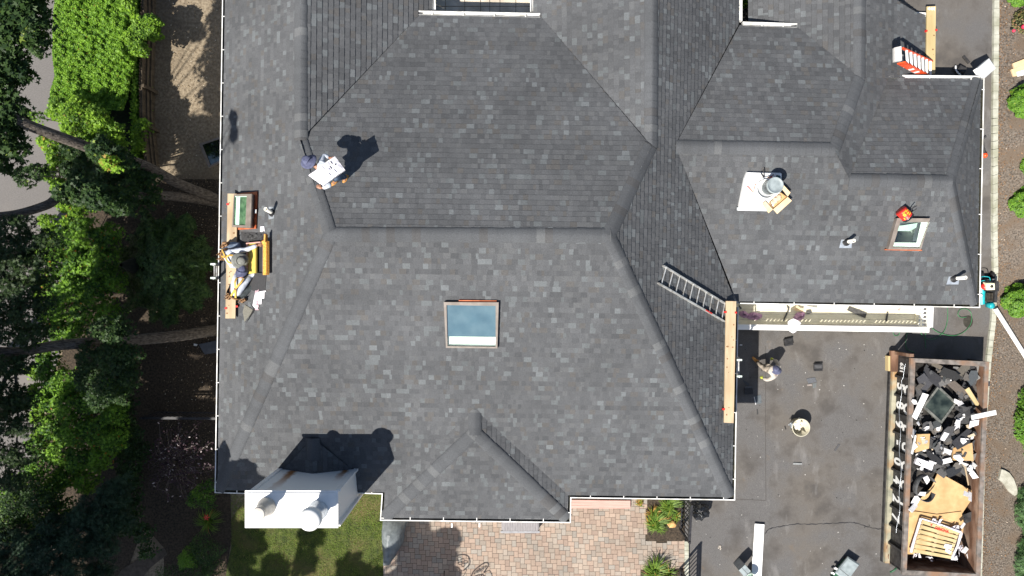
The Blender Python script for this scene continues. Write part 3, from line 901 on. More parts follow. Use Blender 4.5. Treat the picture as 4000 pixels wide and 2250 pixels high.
MB().lathe([(0.205, 0.42), (0.207, 0.42), (0.207, 0.45), (0.205, 0.45)], f2+Vector((0, 0, 0.03)), n=28).build('flue_band', M['red'], fl)
MB().lathe([(0.20, 0.5), (0.27, 0.56), (0.275, 0.62), (0.27, 0.74), (0.22, 0.80), (0.0, 0.82)], f2+Vector((0, 0, 0.03)), n=28).build('flue_cap', M['white'], fl)

# ------------------------------------------------------------------ vent pipes
def vent(px, py, pl, h, lean=(0, 0), cap=False, boot_r=0.085):
    p = on(pl, px, py)
    up = Vector((lean[0], lean[1], 1)).normalized()
    a, b, c = pl
    n = Vector((-a, -b, 1)).normalized()
    e = Vector((1, 0, a)).normalized() if abs(b) > abs(a) else Vector((0, 1, b)).normalized()
    dn = e.cross(n); 
    if dn.z > 0: dn = -dn
    v = MB().lathe([(0.052, -0.05), (0.052, h), (0.044, h), (0.044, h-0.25), (0.0, h-0.25)], p, up, 18).build('vent_pipe', M['pvc'], house)
    MB().lathe([(boot_r+0.03, 0.01), (boot_r, 0.03), (0.075, 0.12), (0.058, 0.14), (0.053, 0.14)], p, up, 18).build('pipe_boot', M['rubber'], v)
    q = p + dn*0.05 + n*0.018
    MB().slab([q-e*0.17+dn*0.12, q+e*0.17+dn*0.12, q+e*0.15-dn*0.12, q-e*0.15-dn*0.12], 0.006).build('flashing', M['galv'], v)
    return v
vent(1066, 831, pW, 0.46, (-0.08, 0.10))
vent(3305, 945, pES, 0.38, (0.10, 0.02))
vent(3724, 1088, pES, 0.42, (0.22, 0.05))

# ------------------------------------------------------------------ skylights
def quad_frame(mb, o, i, zo, m=0):
    """flat-topped ring between outer corners o and inner corners i (3D), with depth zo"""
    for k in range(4):
        j = (k+1) % 4
        mb.add([o[k], o[j], i[j], i[k]], [(0, 1, 2, 3)], m)
        dz = Vector((0, 0, zo))
        mb.add([o[k], o[j], o[j]-dz, o[k]-dz], [(3, 2, 1, 0)], m)
        mb.add([i[k], i[j], i[j]-dz*0.6, i[k]-dz*0.6], [(0, 1, 2, 3)], m)

def skylight(outer, inner, pl, up, well, floor_mat, floor_at, wall_mat=None, glass=None):
    """curb-mounted unit: outer/inner = frame outline and glass outline in photo pixels at the height of its top"""
    o = [on(pl, x, y, up) for x, y in outer]; i = [on(pl, x, y, up) for x, y in inner]
    mb = MB(); quad_frame(mb, o, i, up+0.05)
    sk = mb.build('skylight', M['taupe'], house)
    i2 = [p-Vector((0, 0, 0.025)) for p in i]
    if (i2[1]-i2[0]).cross(i2[2]-i2[0]).z < 0: i2 = i2[::-1]
    MB().sheet(i2).build('glass', glass or M['glass'], sk)
    lo = [p-Vector((0, 0, well)) for p in i]
    mb = MB()
    for k in range(4):
        j = (k+1) % 4
        mb.add([i[k]-Vector((0, 0, 0.05)), i[j]-Vector((0, 0, 0.05)), lo[j], lo[k]], [(0, 1, 2, 3)])
    mb.build('reveal', wall_mat or M['cream'], sk)
    MB().sheet([p+Vector((0, 0, well-floor_at)) for p in lo]).build('blind' if floor_mat is M['blue'] else 'room_floor', floor_mat, sk)
    return sk
s1 = skylight([(1733, 1180), (1948, 1181), (1943, 1361), (1742, 1359)], [(1744, 1192), (1936, 1195), (1936, 1355), (1748, 1352)], pS, 0.13, 0.80, M['dark'], 0.60)
def panel(pl, px, up, mat, par, name='blind'):
    MB().slab([on(pl, x, y, up) for x, y in px], 0.006).build(name, mat, par)
panel(pS, [(1743, 1190), (1937, 1193), (1937, 1315), (1746, 1313)], 0.085, M['blue'], s1)
panel(pS, [(1746, 1314), (1937, 1316), (1937, 1357), (1747, 1354)], 0.035, M['cream'], s1, 'sill')
panel(pS, [(1746, 1346), (1937, 1348), (1937, 1353), (1747, 1350)], 0.06, M['white'], s1, 'sill')
MB().beam(on(pS, 1792, 1175, 0.04), on(pS, 1940, 1177, 0.04), 0.04, 0.06).build('flashing', M['copper'], s1)
s2 = skylight([(3505, 852), (3634, 853), (3598, 975), (3470, 974)], [(3517, 867), (3630, 868), (3594, 968), (3488, 966)], pES, 0.16, 1.6, M['dark'], 1.5)
panel(pES, [(3598, 868), (3631, 868), (3595, 969), (3575, 969)], 0.10, M['cream'], s2, 'lining_and_reflection')
panel(pES, [(3493, 947), (3580, 948), (3575, 969), (3487, 966)], 0.10, M['cream'], s2, 'lining_and_reflection')
panel(pES, [(3511, 883), (3584, 871), (3579, 889), (3566, 896), (3553, 903), (3506, 902)], 0.07, M['mint'], s2, 'lining_and_reflection')  # pale sheet imitating a bright band reflected in the glass
MB().beam(on(pES, 3456, 975, 0.05), on(pES, 3600, 978, 0.05), 0.03, 0.05).build('flashing', M['copper'], s2)
s3 = skylight([(913, 759), (983, 757), (978, 890), (906, 886)], [(915, 766), (964, 766), (960, 880), (911, 879)], pW, 0.30, 0.14, pmat('green_room', (0.03, 0.07, 0.035), (0.11, 0.18, 0.10), 7, 0.8), 0.05, M['mint'], M['glass2'])
for xs in (((914, 766), (918, 766), (914, 880), (910, 880)), ((923, 767), (938, 767), (934, 879), (919, 879)), ((914, 766), (964, 766), (964, 769), (914, 770))):
    panel(pW, xs, 0.27, M['mint'], s3)
mb = MB()
o = [on(pW, x, y, 0.07) for x, y in ((917, 757), (1004, 748), (1000, 893), (915, 898))]
i = [on(pW, x, y, 0.07) for x, y in ((925, 766), (994, 760), (990, 884), (925, 887))]
quad_frame(mb, o, i, 0.06)
q = [on(pW, x, y, 0.09) for x, y in ((984, 764), (1000, 761), (996, 887), (979, 889))]
mb.slab(q, 0.05)
mb.build('flashing', M['copper'], s3)
MB().slab([on(pW, x, y, 0.12) for x, y in ((994, 819), (1001, 818), (1000, 833), (993, 833))], 0.01).build('label_tag', M['white'], s3)
MB().slab([on(pW, x, y, 0.31) for x, y in ((964, 758), (983, 758), (978, 889), (958, 882))], 0.03).build('sash', M['taupe'], s3)

# the opening being framed
op = thing('skylight_opening', 'framed opening in the roof with yellow and orange boards, a dark hole inside', 'skylight opening', on(pW, 1000, 1000))
MB().slab([on(pW, x, y, 0.10) for x, y in ((968, 950), (998, 948), (998, 1066), (968, 1070))], 0.05).build('yellow_board', M['yellow'], op)
MB().slab([on(pW, x, y, 0.25) for x, y in ((1027, 943), (1040, 941), (1040, 1073), (1027, 1074))], 0.09).build('orange_board', M['osb'], op)
MB().beam(on(pW, 1039, 915, 0.22), on(pW, 1038, 947, 0.22), 0.035, 0.2).beam(on(pW, 1025, 948, 0.2), on(pW, 1040, 944, 0.2), 0.09, 0.03).build('board_end', M['osb'], op)
MB().beam(on(pW, 966, 951, 0.11), on(pW, 1022, 946, 0.11), 0.03, 0.08).beam(on(pW, 967, 952, 0.10), on(pW, 967, 1068, 0.10), 0.035, 0.1).build('curb', M['pinkwood'], op)
mb = MB()
hp = [on(pW, x, y, -0.03) for x, y in ((968, 946), (1026, 942), (1026, 1072), (968, 1074))]
lo = [p-Vector((0, 0, 1.0)) for p in hp]
for k in range(4):
    j = (k+1) % 4
    mb.add([hp[k], hp[j], lo[j], lo[k]], [(0, 1, 2, 3)])
mb.sheet(lo)
mb.build('shaft', M['dark'], op)
# ------------------------------------------------------------------ balcony of the side wing (part of the house)
bz = 1.2
mb = MB()
Yf, Yb = W(3000, 1268, bz).y, -0.35
Xl, Xr = 6.2, W(3592, 1230, bz).x
n = 5
for i in range(n):
    a = Yf+(Yb-Yf)*i/n; b = Yf+(Yb-Yf)*(i+1)/n
    mb.box(((Xl+Xr)/2, (a+b)/2, bz-0.03), (Xr-Xl, abs(b-a)-0.008, 0.06))
for x in (7.5, 9.5, 11.5, Xr-0.1):
    mb.box((x, Yf+0.12, bz/2), (0.13, 0.13, bz-0.1))
mb.box((Xr-0.07, (Yf+Yb)/2, bz+0.02), (0.16, Yb-Yf, 0.06))
balc = mb.build('balcony', M['siding'] if False else pmat('balcony_cream', (0.60, 0.56, 0.42), (0.68, 0.64, 0.50), 3, 0.6), house)
mb = MB()
capz = bz+0.65
ang = 0.011
def rail_run(p, q, pick, sol=True):
    d = (q-p); L = d.length; d.normalize()
    mb.beam(p+Z*0.63, q+Z*0.63, 0.165, 0.045)
    mb.beam(p+Z*0.53, q+Z*0.53, 0.05, 0.15)
    mb.beam(p+Z*0.19, q+Z*0.19, 0.05, 0.10)
    mb.beam(p+Z*0.03, q+Z*0.03, 0.05, 0.05)
    x = 0.0; k = 0
    while x < L:
        if pick:
            w = 0.14 if k % 14 == 13 else 0.055
            mb.beam(p+d*x+Z*0.0, p+d*x+Z*0.6, w, 0.05, up=d)
        x += 0.125; k += 1
rail_run(Vector((Xl, Yf-0.03, bz)), Vector((13.02, Yf-0.13, bz)), True)
rail_run(Vector((13.05, Yf-0.05, bz)), Vector((13.08, Yb, bz)), True)
mb.build('balustrade', M['white'], balc)

# ------------------------------------------------------------------ planks on roof brackets
def plank(px_list, pl, up, mat, label, red=(), knots=0, th=0.045, z=None, stamp=False):
    if z is None:
        cs = [on(pl, x, y, up) for x, y in px_list]
        zz = max(c.z for c in cs)
    else: zz = z
    cs = [W(x, y, zz) for x, y in px_list]
    c = sum(cs, Vector())/4
    t = thing('scaffold_plank', label, 'plank', (c.x, c.y, zz-th))
    MB().slab(cs, th).build('board', mat, t)
    mb = MB(); rr = random.Random(len(label)); ks = 0
    for k in range(knots):
        u, v = rr.uniform(0.15, 0.85), rr.uniform(0.03, 0.97)
        p = cs[0].lerp(cs[1], u).lerp(cs[3].lerp(cs[2], u), v)
        r = rr.uniform(0.010, 0.026)
        mb.lathe([(r, 0.0015), (0.0, 0.002)], p, Z, 8, sx=rr.uniform(0.6, 1.6))
    if knots: mb.build('knot', M['knot'], t)
    for (x, y) in red:
        q = W(x, y, zz-0.02)
        MB().box(q, (0.06, 0.05, 0.07)).box(q+Vector((0, 0, -0.1)), (0.03, 0.03, 0.2)).build('bracket', M['red'], t)
    if stamp:
        a = cs[0].lerp(cs[1], 0.06)+Z*0.002; 
        mb = MB()
        for k in range(9):
            p = W(px_list[0][0]+4+k*3.2, px_list[0][1]+9, zz+0.003)
            mb.box(p, (0.012, 0.05+0.03*(k % 3), 0.002))
        mb.build('stamp', M['white'], t)
    return t
plank([(889, 756), (927, 757), (919, 1244), (880, 1244)], pW, 0.13, M['wood'], 'long new plank the two kneeling workers rest on at the roof edge', [(884, 1204), (926, 1197), (891, 798)], 16)
plank([(2836, 1176), (2876, 1177), (2866, 1653), (2828, 1651)], pE, 0.14, M['wood'], 'long plank along the driveway eave, below the aluminium ladder', [(2873, 1221), (2833, 1219), (2826, 1598)], 12)
plank([(3621, 25), (3656, 24), (3653, 287), (3618, 287)], pB, 0.05, M['wood2'], 'yellowish plank at the back eave where the orange stepladder stands', [(3617, 122), (3655, 118)], 8, z=2.92, stamp=True)

# ------------------------------------------------------------------ aluminium ladder lying on the roof
def lad_pt(x, y): return on(pE, x, y, 0.06)
t = thing('ladder', 'short silver ladder section lying across the dark roof slope', 'ladder', lad_pt(2710, 1140))
A0, A1 = lad_pt(2590, 1038), lad_pt(2842, 1192)
B0, B1 = lad_pt(2570, 1106), lad_pt(2830, 1256)
nE = Vector((-pE[0], -pE[1], 1)).normalized()
MB().beam(A0, A1, 0.03, 0.085, up=nE).build('rail', M['alu'], t)
r2 = MB().beam(B0, B1, 0.03, 0.085, up=nE).build('rail', M['alu'], t)
MB().beam(B0.lerp(B1, 0.68)+nE*0.045, B0.lerp(B1, 0.78)+nE*0.045, 0.031, 0.004, up=nE).build('red_sticker', M['red'], r2)
for k in range(10):
    f = 0.045+k*0.101
    MB().tube([A0.lerp(A1, f), B0.lerp(B1, f)], 0.019, 8).build('rung', M['alu'], t)

# ------------------------------------------------------------------ orange stepladder at the back
t = thing('stepladder', 'orange stepladder with white treads and grey top by the back eave', 'stepladder', G(3640, 300))
T0, T1 = W(3525, 188, 4.55), W(3529, 240, 4.55)
B0_, B1_ = W(3640, 240, 2.95), W(3640, 300, 2.90)
oR = M['orange']
MB().beam(T0, B0_, 0.028, 0.075).build('side_rail', oR, t)
sr = MB().beam(T1-Z*0.11, B1_-Z*0.11, 0.03, 0.21).build('side_rail', oR, t)
dd = (B1_-T1)
mb = MB()
for k, f in enumerate((0.34, 0.37, 0.52, 0.545)):
    p = T1.lerp(B1_, f)-Z*0.14
    mb.beam(p, p+dd*0.02, 0.05, 0.14)
mb.build('rating_label', M['white'], sr)
MB().slab([W(x, y, 4.63) for x, y in ((3494, 186), (3521, 180), (3524, 236), (3495, 240))], 0.10).build('top_cap', pmat('grey_plastic', (0.5, 0.48, 0.45), (0.6, 0.58, 0.55), 8, 0.5), t)
for k in range(7):
    f = 0.13+k*0.135
    p = T0.lerp(B0_, f); q = T1.lerp(B1_, f)
    MB().beam(p, q, 0.062, 0.03).build('tread', M['white'], t)
for k in range(3):
    f = 0.2+k*0.3
    MB().tube([T0.lerp(B0_, f)-Z*0.3, T1.lerp(B1_, f)-Z*0.3], 0.012, 6).build('brace', M['alu'], t)

# ------------------------------------------------------------------ extension ladders against the eaves: only their tops show
def lean_ladder(px, py0, py1, ztop, dx, label):
    a = W(px, py0, ztop); b = W(px, py1, ztop)
    t = thing('extension_ladder', label, 'ladder', (a.x+dx, (a.y+b.y)/2, 0))
    off = Vector((dx, 0, -ztop))
    for p in (a, b):
        r = MB().beam(p, p+off, 0.035, 0.08, up=Vector((0, 1, 0))).build('rail', M['alu'], t)
        MB().box(p, (0.14, 0.05, 0.05)).build('end_cap', M['mint'], r)
    n = int(ztop/0.28)
    for k in range(n):
        p = a+off*((k+0.6)/n); q = b+off*((k+0.6)/n)
        MB().tube([p, q], 0.022, 8).build('rung', M['alu'], t)
    return t
lean_ladder(833, 1032, 1086, 4.35, -0.95, 'ladder top standing above the left gutter beside the kneeling workers')
lean_ladder(2888, 1406, 1470, 4.05, 0.9, 'ladder top showing above the driveway gutter in the shade')

# ------------------------------------------------------------------ people
def skinned(name, pts, edges, radii, mat, parent, sub=1):
    me = bpy.data.meshes.new(name)
    me.from_pydata([tuple(p) for p in pts], edges, [])
    me.materials.append(mat)
    o = link_mesh(name, me, parent)
    sk = o.modifiers.new('skin', 'SKIN'); sk.use_smooth_shade = True
    for i, r in enumerate(radii):
        d = me.skin_vertices[0].data[i]
        rr = r if isinstance(r, tuple) else (r, r)
        d.radius = rr; d.use_root = (i == 0); d.use_loose = False
    s = o.modifiers.new('smooth', 'SUBSURF'); s.levels = sub; s.render_levels = sub+1
    return o

def hand(parent, wrist, tip, up, mat, thumb_side, name='hand', curl=0.5):
    """palm, four unequal bent fingers and a thumb; tip = direction the hand points"""
    d = (Vector(tip)-Vector(wrist)).normalized(); up = Vector(up)
    s = d.cross(up).normalized()*thumb_side; u = s.cross(d)*thumb_side
    u = -u if u.dot(up) < 0 else u
    w = Vector(wrist); mb = MB()
    mb.tube([w, w+d*0.035, w+d*0.075, w+d*0.095], [0.028, 0.040, 0.043, 0.036], 10, flat=0.45)
    for k, (ln, o) in enumerate(((0.072, 1.0), (0.082, 0.36), (0.076, -0.3), (0.058, -0.95))):
        p = w+d*0.09+s*(o*0.032)
        a = 0.2+curl*0.5; b = a+curl*0.9
        q = p+(d*math.cos(a)-u*math.sin(a))*ln*0.5
        r = q+(d*math.cos(b)-u*math.sin(b))*ln*0.5
        mb.tube([p-d*0.02, p, q, r], [0.010, 0.0098, 0.0092, 0.007], 7)
    p = w+d*0.035+s*0.036
    mb.tube([p-s*0.02, p+s*0.018+d*0.02, p+s*0.03+d*0.05-u*0.01], [0.013, 0.0115, 0.009], 7)
    return mb.build(name, mat, parent)

def person(label, J, st):
    """J: joints in world space. st: materials and hat style"""
    pel = J['pelvis']
    t = thing('person', label, 'person', (pel.x, pel.y, st['floor']))
    ch, ne, he = J['chest'], J['neck'], J['head']
    upv = (he-ne).normalized(); face = J['face'].normalized()
    sp = pel.lerp(ch, 0.5)
    P = [pel, sp, ch, ne, he-upv*0.05, he+upv*0.05]
    E = [(0, 1), (1, 2), (2, 3), (3, 4), (4, 5)]
    R = [0.115, 0.11, 0.12, 0.052, 0.082, 0.085]
    for s in 'LR':
        b = len(P)
        P += [J['sh'+s], J['el'+s], J['wr'+s], J['hp'+s], J['kn'+s], J['an'+s], J['to'+s]]
        E += [(2, b), (b, b+1), (b+1, b+2), (0, b+3), (b+3, b+4), (b+4, b+5), (b+5, b+6)]
        R += [0.056, 0.042, 0.028, 0.078, 0.052, 0.036, 0.03]
    skinned('body', P, E, R, M['skin'], t)
    # face
    sd = face.cross(upv).normalized(); c = he
    mb = MB()
    mb.ball(c+face*0.092-upv*0.01, (0.014, 0.014, 0.02), 8)
    for k in (-1, 1): mb.ball(c+sd*k*0.088-upv*0.005, (0.016, 0.02, 0.03), 8)
    fc = mb.build('face', M['skin'], t)
    mb = MB()
    for k in (-1, 1): mb.ball(c+face*0.084+sd*k*0.032+upv*0.015, 0.010, 6)
    mb.tube([c+face*0.083-sd*0.022-upv*0.045, c+face*0.088-upv*0.047, c+face*0.083+sd*0.022-upv*0.045], 0.005, 6)
    mb.build('eyes_and_mouth', M['leather'], fc)
    # shirt with sleeves
    P2 = [ch, sp, pel.lerp(sp, 0.25), ch.lerp(ne, 0.55)]; E2 = [(0, 1), (1, 2), (0, 3)]; R2 = [0.185, 0.165, 0.155, 0.10]
    for s in 'LR':
        b = len(P2)
        P2 += [J['sh'+s], J['sh'+s].lerp(J['el'+s], 0.5), J['el'+s], J['el'+s].lerp(J['wr'+s], 0.92)]
        E2 += [(0, b), (b, b+1), (b+1, b+2), (b+2, b+3)]; R2 += [0.095, 0.082, 0.070, 0.052]
    shm = skinned('shirt', P2, E2, R2, st['shirt'], t, 1)
    tex = bpy.data.textures.get('folds') or bpy.data.textures.new('folds', 'CLOUDS'); tex.noise_scale = 0.12
    dm = shm.modifiers.new('folds', 'DISPLACE'); dm.texture = tex; dm.strength = 0.035; dm.mid_level = 0.5; dm.texture_coords = 'GLOBAL'
    P3 = [pel, pel.lerp(sp, 0.35)]; E3 = [(0, 1)]; R3 = [0.16, 0.14]
    for s in 'LR':
        b = len(P3)
        P3 += [J['hp'+s], J['hp'+s].lerp(J['kn'+s], 0.5), J['kn'+s], J['kn'+s].lerp(J['an'+s], 0.5), J['kn'+s].lerp(J['an'+s], 0.93)]
        E3 += [(0, b), (b, b+1), (b+1, b+2), (b+2, b+3), (b+3, b+4)]; R3 += [0.112, 0.10, 0.084, 0.07, 0.06]
    trm = skinned('trousers', P3, E3, R3, st['trousers'], t, 1)
    dm = trm.modifiers.new('folds', 'DISPLACE'); dm.texture = tex; dm.strength = 0.03; dm.mid_level = 0.5; dm.texture_coords = 'GLOBAL'
    for s in 'LR':
        a, o = J['an'+s], J['to'+s]; d = (o-a); d.z = 0; d.normalize()
        mb = MB(); z0 = min(a.z, o.z)
        mb.tube([a+Z*0.07, a+Z*0.0, a-Z*0.02], [0.055, 0.052, 0.05], 10)
        mb.tube([a-d*0.065-Z*0.02, a-Z*0.02, a+d*0.11-Z*0.03, a+d*0.20-Z*0.035], [0.04, 0.052, 0.05, 0.034], 10, flat=0.8)
        mb.build('boot', st['boots'], t)
        hand(t, J['wr'+s], J['hd'+s], (0, 0, 1), st['hands'], 1 if s == 'L' else -1, 'glove' if st['hands'] is M['hiviz'] else 'hand', st.get('curl', 0.7))
    # hat
    hp = he+upv*0.04; style = st['hat']
    if style == 'cap':
        h = MB().lathe([(0.118, -0.02), (0.118, 0.03), (0.105, 0.075), (0.06, 0.11), (0.0, 0.12)], hp, upv, 20)
        h.slab([hp+face*0.10+sd*0.09, hp+face*0.17+sd*0.06, hp+face*0.19, hp+face*0.17-sd*0.06, hp+face*0.10-sd*0.09], 0.012)
        h.build('cap', st['hatmat'], t)
    else:
        R_ = st.get('brim', 0.19)
        vs = []; mb = MB(); nn = 28
        rows = [(0.0, 0.115), (0.055, 0.112), (0.095, 0.095), (0.108, 0.05), (0.114, 0.005), (0.15, -0.006), (R_, -0.022), (R_*0.99, -0.03), (0.115, -0.01)]
        a = upv.cross(face).normalized()
        for (r, z) in rows:
            for k in range(nn):
                th = 2*PI*k/nn
                wv = 0.018*math.sin(2*th+0.6) if r > 0.13 else 0
                vs.append(hp+upv*(z+wv)+face*(r*math.cos(th)*(1.06 if r > 0.13 else 1))+a*(r*math.sin(th)))
        fs = [(i*nn+k, (i+1)*nn+k, (i+1)*nn+(k+1) % nn, i*nn+(k+1) % nn) for i in range(len(rows)-1) for k in range(nn)]
        mb.add(vs, fs, 0, None, True)
        hat = mb.build('hat', st['hatmat'], t)
        MB().lathe([(0.1165, 0.004), (0.1165, 0.026), (0.111, 0.028)], hp, upv, 24).build('hat_band', st.get('band', st['hatmat']), hat)
    # harness crossing the back
    if st.get('harness'):
        bk = st['back'].normalized(); off = bk*0.19
        X = sp.lerp(ch, 0.35)+bk*0.195
        mb = MB()
        def strap(pts):
            pts = spline(pts, 5)
            for a, b in zip(pts, pts[1:]):
                mb.beam(a, b+(b-a)*0.15, 0.048, 0.010, up=bk)
        sL, sR = J['shL'], J['shR']; hL, hR = J['hpL'], J['hpR']
        strap([ne.lerp(sL, 0.55)+bk*0.09+upv*0.02, ch.lerp(sL, 0.45)+off*0.98, X, pel.lerp(hR, 0.7)+off*0.9])
        strap([ne.lerp(sR, 0.55)+bk*0.09+upv*0.02, ch.lerp(sR, 0.45)+off*0.98, X+bk*0.008, pel.lerp(hL, 0.7)+off*0.9])
        hn = mb.build('harness', M['harness'], t)
        MB().lathe([(0.0, 0.02), (0.034, 0.016), (0.036, 0.0)], X, bk, 12).build('harness_plate', M['leather'], hn)
    if st.get('belt'):
        ax = (sp-pel).normalized(); a = ax.cross(Vector((0.3, 0.2, 1))).normalized(); b = ax.cross(a)
        mb = MB(); ring = [pel+ax*0.05+a*0.155*math.cos(2*PI*k/16)+b*0.155*math.sin(2*PI*k/16) for k in range(17)]
        mb.tube(ring, 0.022, 6)
        bl = mb.build('tool_belt', M['leather'], t)
        for q in st['belt']:
            mb = MB(); mb.box(q, (0.095, 0.075, 0.13), Matrix.Rotation(q.x*9, 3, 'Z')); mb.tube([q+Z*0.05, q-Z*0.08], [0.05, 0.04], 8, flat=0.7)
            for k in range(3): mb.tube([q+Z*0.05+Vector((0.03*k-0.03, 0.02*k-0.02, 0)), q+Z*0.15+Vector((0.05*k-0.05, 0.03*(k-1), 0))], 0.012, 6)
            mb.build('pouch', M['leather'], bl)
    return t

# roofer carrying a bundle
fz = on(pN, 1330, 700).z
def q1(x, y, h): return W(x, y, fz+h)
J = dict(pelvis=q1(1310, 682, 0.578), chest=q1(1262, 664, 0.753), neck=q1(1228, 644, 0.820), head=q1(1210, 632, 0.860), face=Vector((-1, 0.35, -0.55)),
         shL=q1(1262, 704, 0.739), elL=q1(1292, 726, 0.659), wrL=q1(1256, 735, 0.618), hdL=q1(1236, 726, 0.638),
         shR=q1(1252, 634, 0.766), elR=q1(1268, 608, 0.659), wrR=q1(1288, 616, 0.685), hdR=q1(1306, 628, 0.706),
         hpL=q1(1316, 694, 0.564), knL=q1(1334, 690, 0.296), anL=on(pN, 1352, 692, 0.06), toL=on(pN, 1343, 708, 0.04),
         hpR=q1(1308, 670, 0.564), knR=q1(1306, 692, 0.282), anR=on(pN, 1312, 706, 0.06), toR=on(pN, 1298, 719, 0.04))
person('stooping roofer in a dark hat carrying a white bundle over the main roof', J,
       dict(floor=fz, shirt=M['shirt'], trousers=M['jean'], boots=M['boot'], hands=M['skin'], hat='brim', hatmat=M['navy'], brim=0.205, back=Vector((0.3, 0, 1))))
t = thing('shingle_bundle', 'white wrapped shingle bundle carried on the stooping roofer\'s back', 'bundle', q1(1276, 668, 1.2))
bc = [q1(1306, 609, 0.95), q1(1346, 663, 0.93), q1(1259, 725, 0.93), q1(1202, 684, 0.95)]
nn_ = (bc[1]-bc[0]).cross(bc[3]-bc[0]).normalized()
mb = MB(); g = 12; vs = []
for i in range(g+1):
    for j in range(g+1):
        u, v = i/g, j/g
        p = bc[0].lerp(bc[1], u).lerp(bc[3].lerp(bc[2], u), v)
        edge = min(u, 1-u, v*1.6, (1-v)*1.6)
        p = p - Z*0.05*(1-min(1, edge*7))**2 + Z*(0.012*math.sin(19*u+7*v)+0.010*math.sin(31*v+5*u)+0.03*math.sin(PI*v))
        vs.append(p)
k = g+1
mb.add(vs, [(i*k+j, i*k+j+1, (i+1)*k+j+1, (i+1)*k+j) for i in range(g) for j in range(g)], 0, None, True)
lo = [p-Z*0.10 for p in bc]
for a in range(4):
    b = (a+1) % 4
    mb.add([bc[a]-Z*0.04, bc[b]-Z*0.04, lo[b], lo[a]], [(0, 1, 2, 3)])
mb.add(lo, [(0, 1, 2, 3)])
mb.build('wrapper', M['paper'], t)
mb = MB()
def bp(u, v): return bc[0].lerp(bc[1], u).lerp(bc[3].lerp(bc[2], u), v)+Z*(0.016+0.03*math.sin(PI*v))
for (u, v, w, h) in ((0.25, 0.20, 0.10, 0.018), (0.42, 0.32, 0.10, 0.018), (0.72, 0.58, 0.11, 0.018), (0.45, 0.14, 0.035, 0.03), (0.3, 0.78, 0.05, 0.012)):
    a = (bc[1]-bc[0]).normalized(); p = bp(u, v)
    mb.beam(p-a*w/2, p+a*w/2, h, 0.004)
mb.build('print_mark', M['black'], t)
mb = MB()
for i in range(3):
    for j in range(4):
        if (i+j) % 2 == 0:
            pts = [bp(0.12+0.25*i, 0.28+0.11*j), bp(0.36+0.25*i, 0.28+0.11*j), bp(0.36+0.25*i, 0.38+0.11*j), bp(0.12+0.25*i, 0.38+0.11*j)]
            mb.sheet([p+Z*0.006 for p in pts])
mb.build('printed_panel', pmat('faint_print', (0.55, 0.52, 0.6), (0.62, 0.6, 0.66), 9, 0.5), t)

# two workers at the opening
wz = on(pW, 905, 1010, 0.15).z
def q2(x, y, h): return W(x, y, wz+h)
J = dict(pelvis=q2(880, 990, 0.32), chest=q2(912, 1010, 0.56), neck=q2(926, 1016, 0.64), head=q2(936, 1018, 0.74), face=Vector((1, 0.1, -0.5)),
         shL=q2(912, 981, 0.56), elL=q2(960, 976, 0.60), wrL=q2(1008, 958, 0.66), hdL=q2(1024, 953, 0.62),
         shR=q2(908, 1036, 0.52), elR=q2(930, 1040, 0.42), wrR=q2(962, 1010, 0.42), hdR=q2(978, 1004, 0.40),
         hpL=q2(886, 968, 0.28), knL=q2(940, 958, 0.20), anL=q2(895, 952, 0.08), toL=q2(878, 950, 0.05),
         hpR=q2(884, 1004, 0.26), knR=q2(926, 1002, 0.12), anR=q2(884, 1010, 0.08), toR=q2(868, 1010, 0.05))
person('kneeling worker in a grey brimmed hat reaching across the skylight opening', J,
       dict(floor=wz, shirt=M['shirt'], trousers=M['jeanpale'], boots=M['leather'], hands=M['skin'], hat='brim', hatmat=M['greyhat'], brim=0.215, band=M['rubber'],
            harness=True, back=Vector((-0.35, -0.1, 1)), belt=[q2(884, 956, 0.36), q2(872, 962, 0.3), q2(862, 992, 0.3), q2(864, 1010, 0.28)]))
J = dict(pelvis=q2(916, 1162, 0.34), chest=q2(936, 1102, 0.54), neck=q2(944, 1080, 0.60), head=q2(944, 1064, 0.66), face=Vector((0.35, 1, -0.5)),
         shL=q2(918, 1090, 0.52), elL=q2(934, 1060, 0.40), wrL=q2(962, 1056, 0.36), hdL=q2(974, 1052, 0.34),
         shR=q2(966, 1094, 0.52), elR=q2(978, 1078, 0.44), wrR=q2(1006, 1067, 0.46), hdR=q2(1022, 1066, 0.44),
         hpL=q2(906, 1150, 0.28), knL=q2(908, 1110, 0.12), anL=q2(902, 1160, 0.06), toL=q2(900, 1178, 0.04),
         hpR=q2(934, 1158, 0.28), knR=q2(1002, 1112, 0.36), anR=q2(968, 1158, 0.10), toR=q2(985, 1165, 0.08))
person('kneeling worker in a navy hat with crossed yellow harness straps', J,
       dict(floor=wz, shirt=M['shirt'], trousers=M['darktrouser'], boots=M['leather'], hands=M['skin'], hat='brim', brim=0.165, hatmat=M['navy'],
            harness=True, back=Vector((0.02, -0.25, 1)), belt=[q2(894, 1152, 0.34), q2(892, 1163, 0.34), q2(954, 1172, 0.36), q2(946, 1176, 0.32)]))

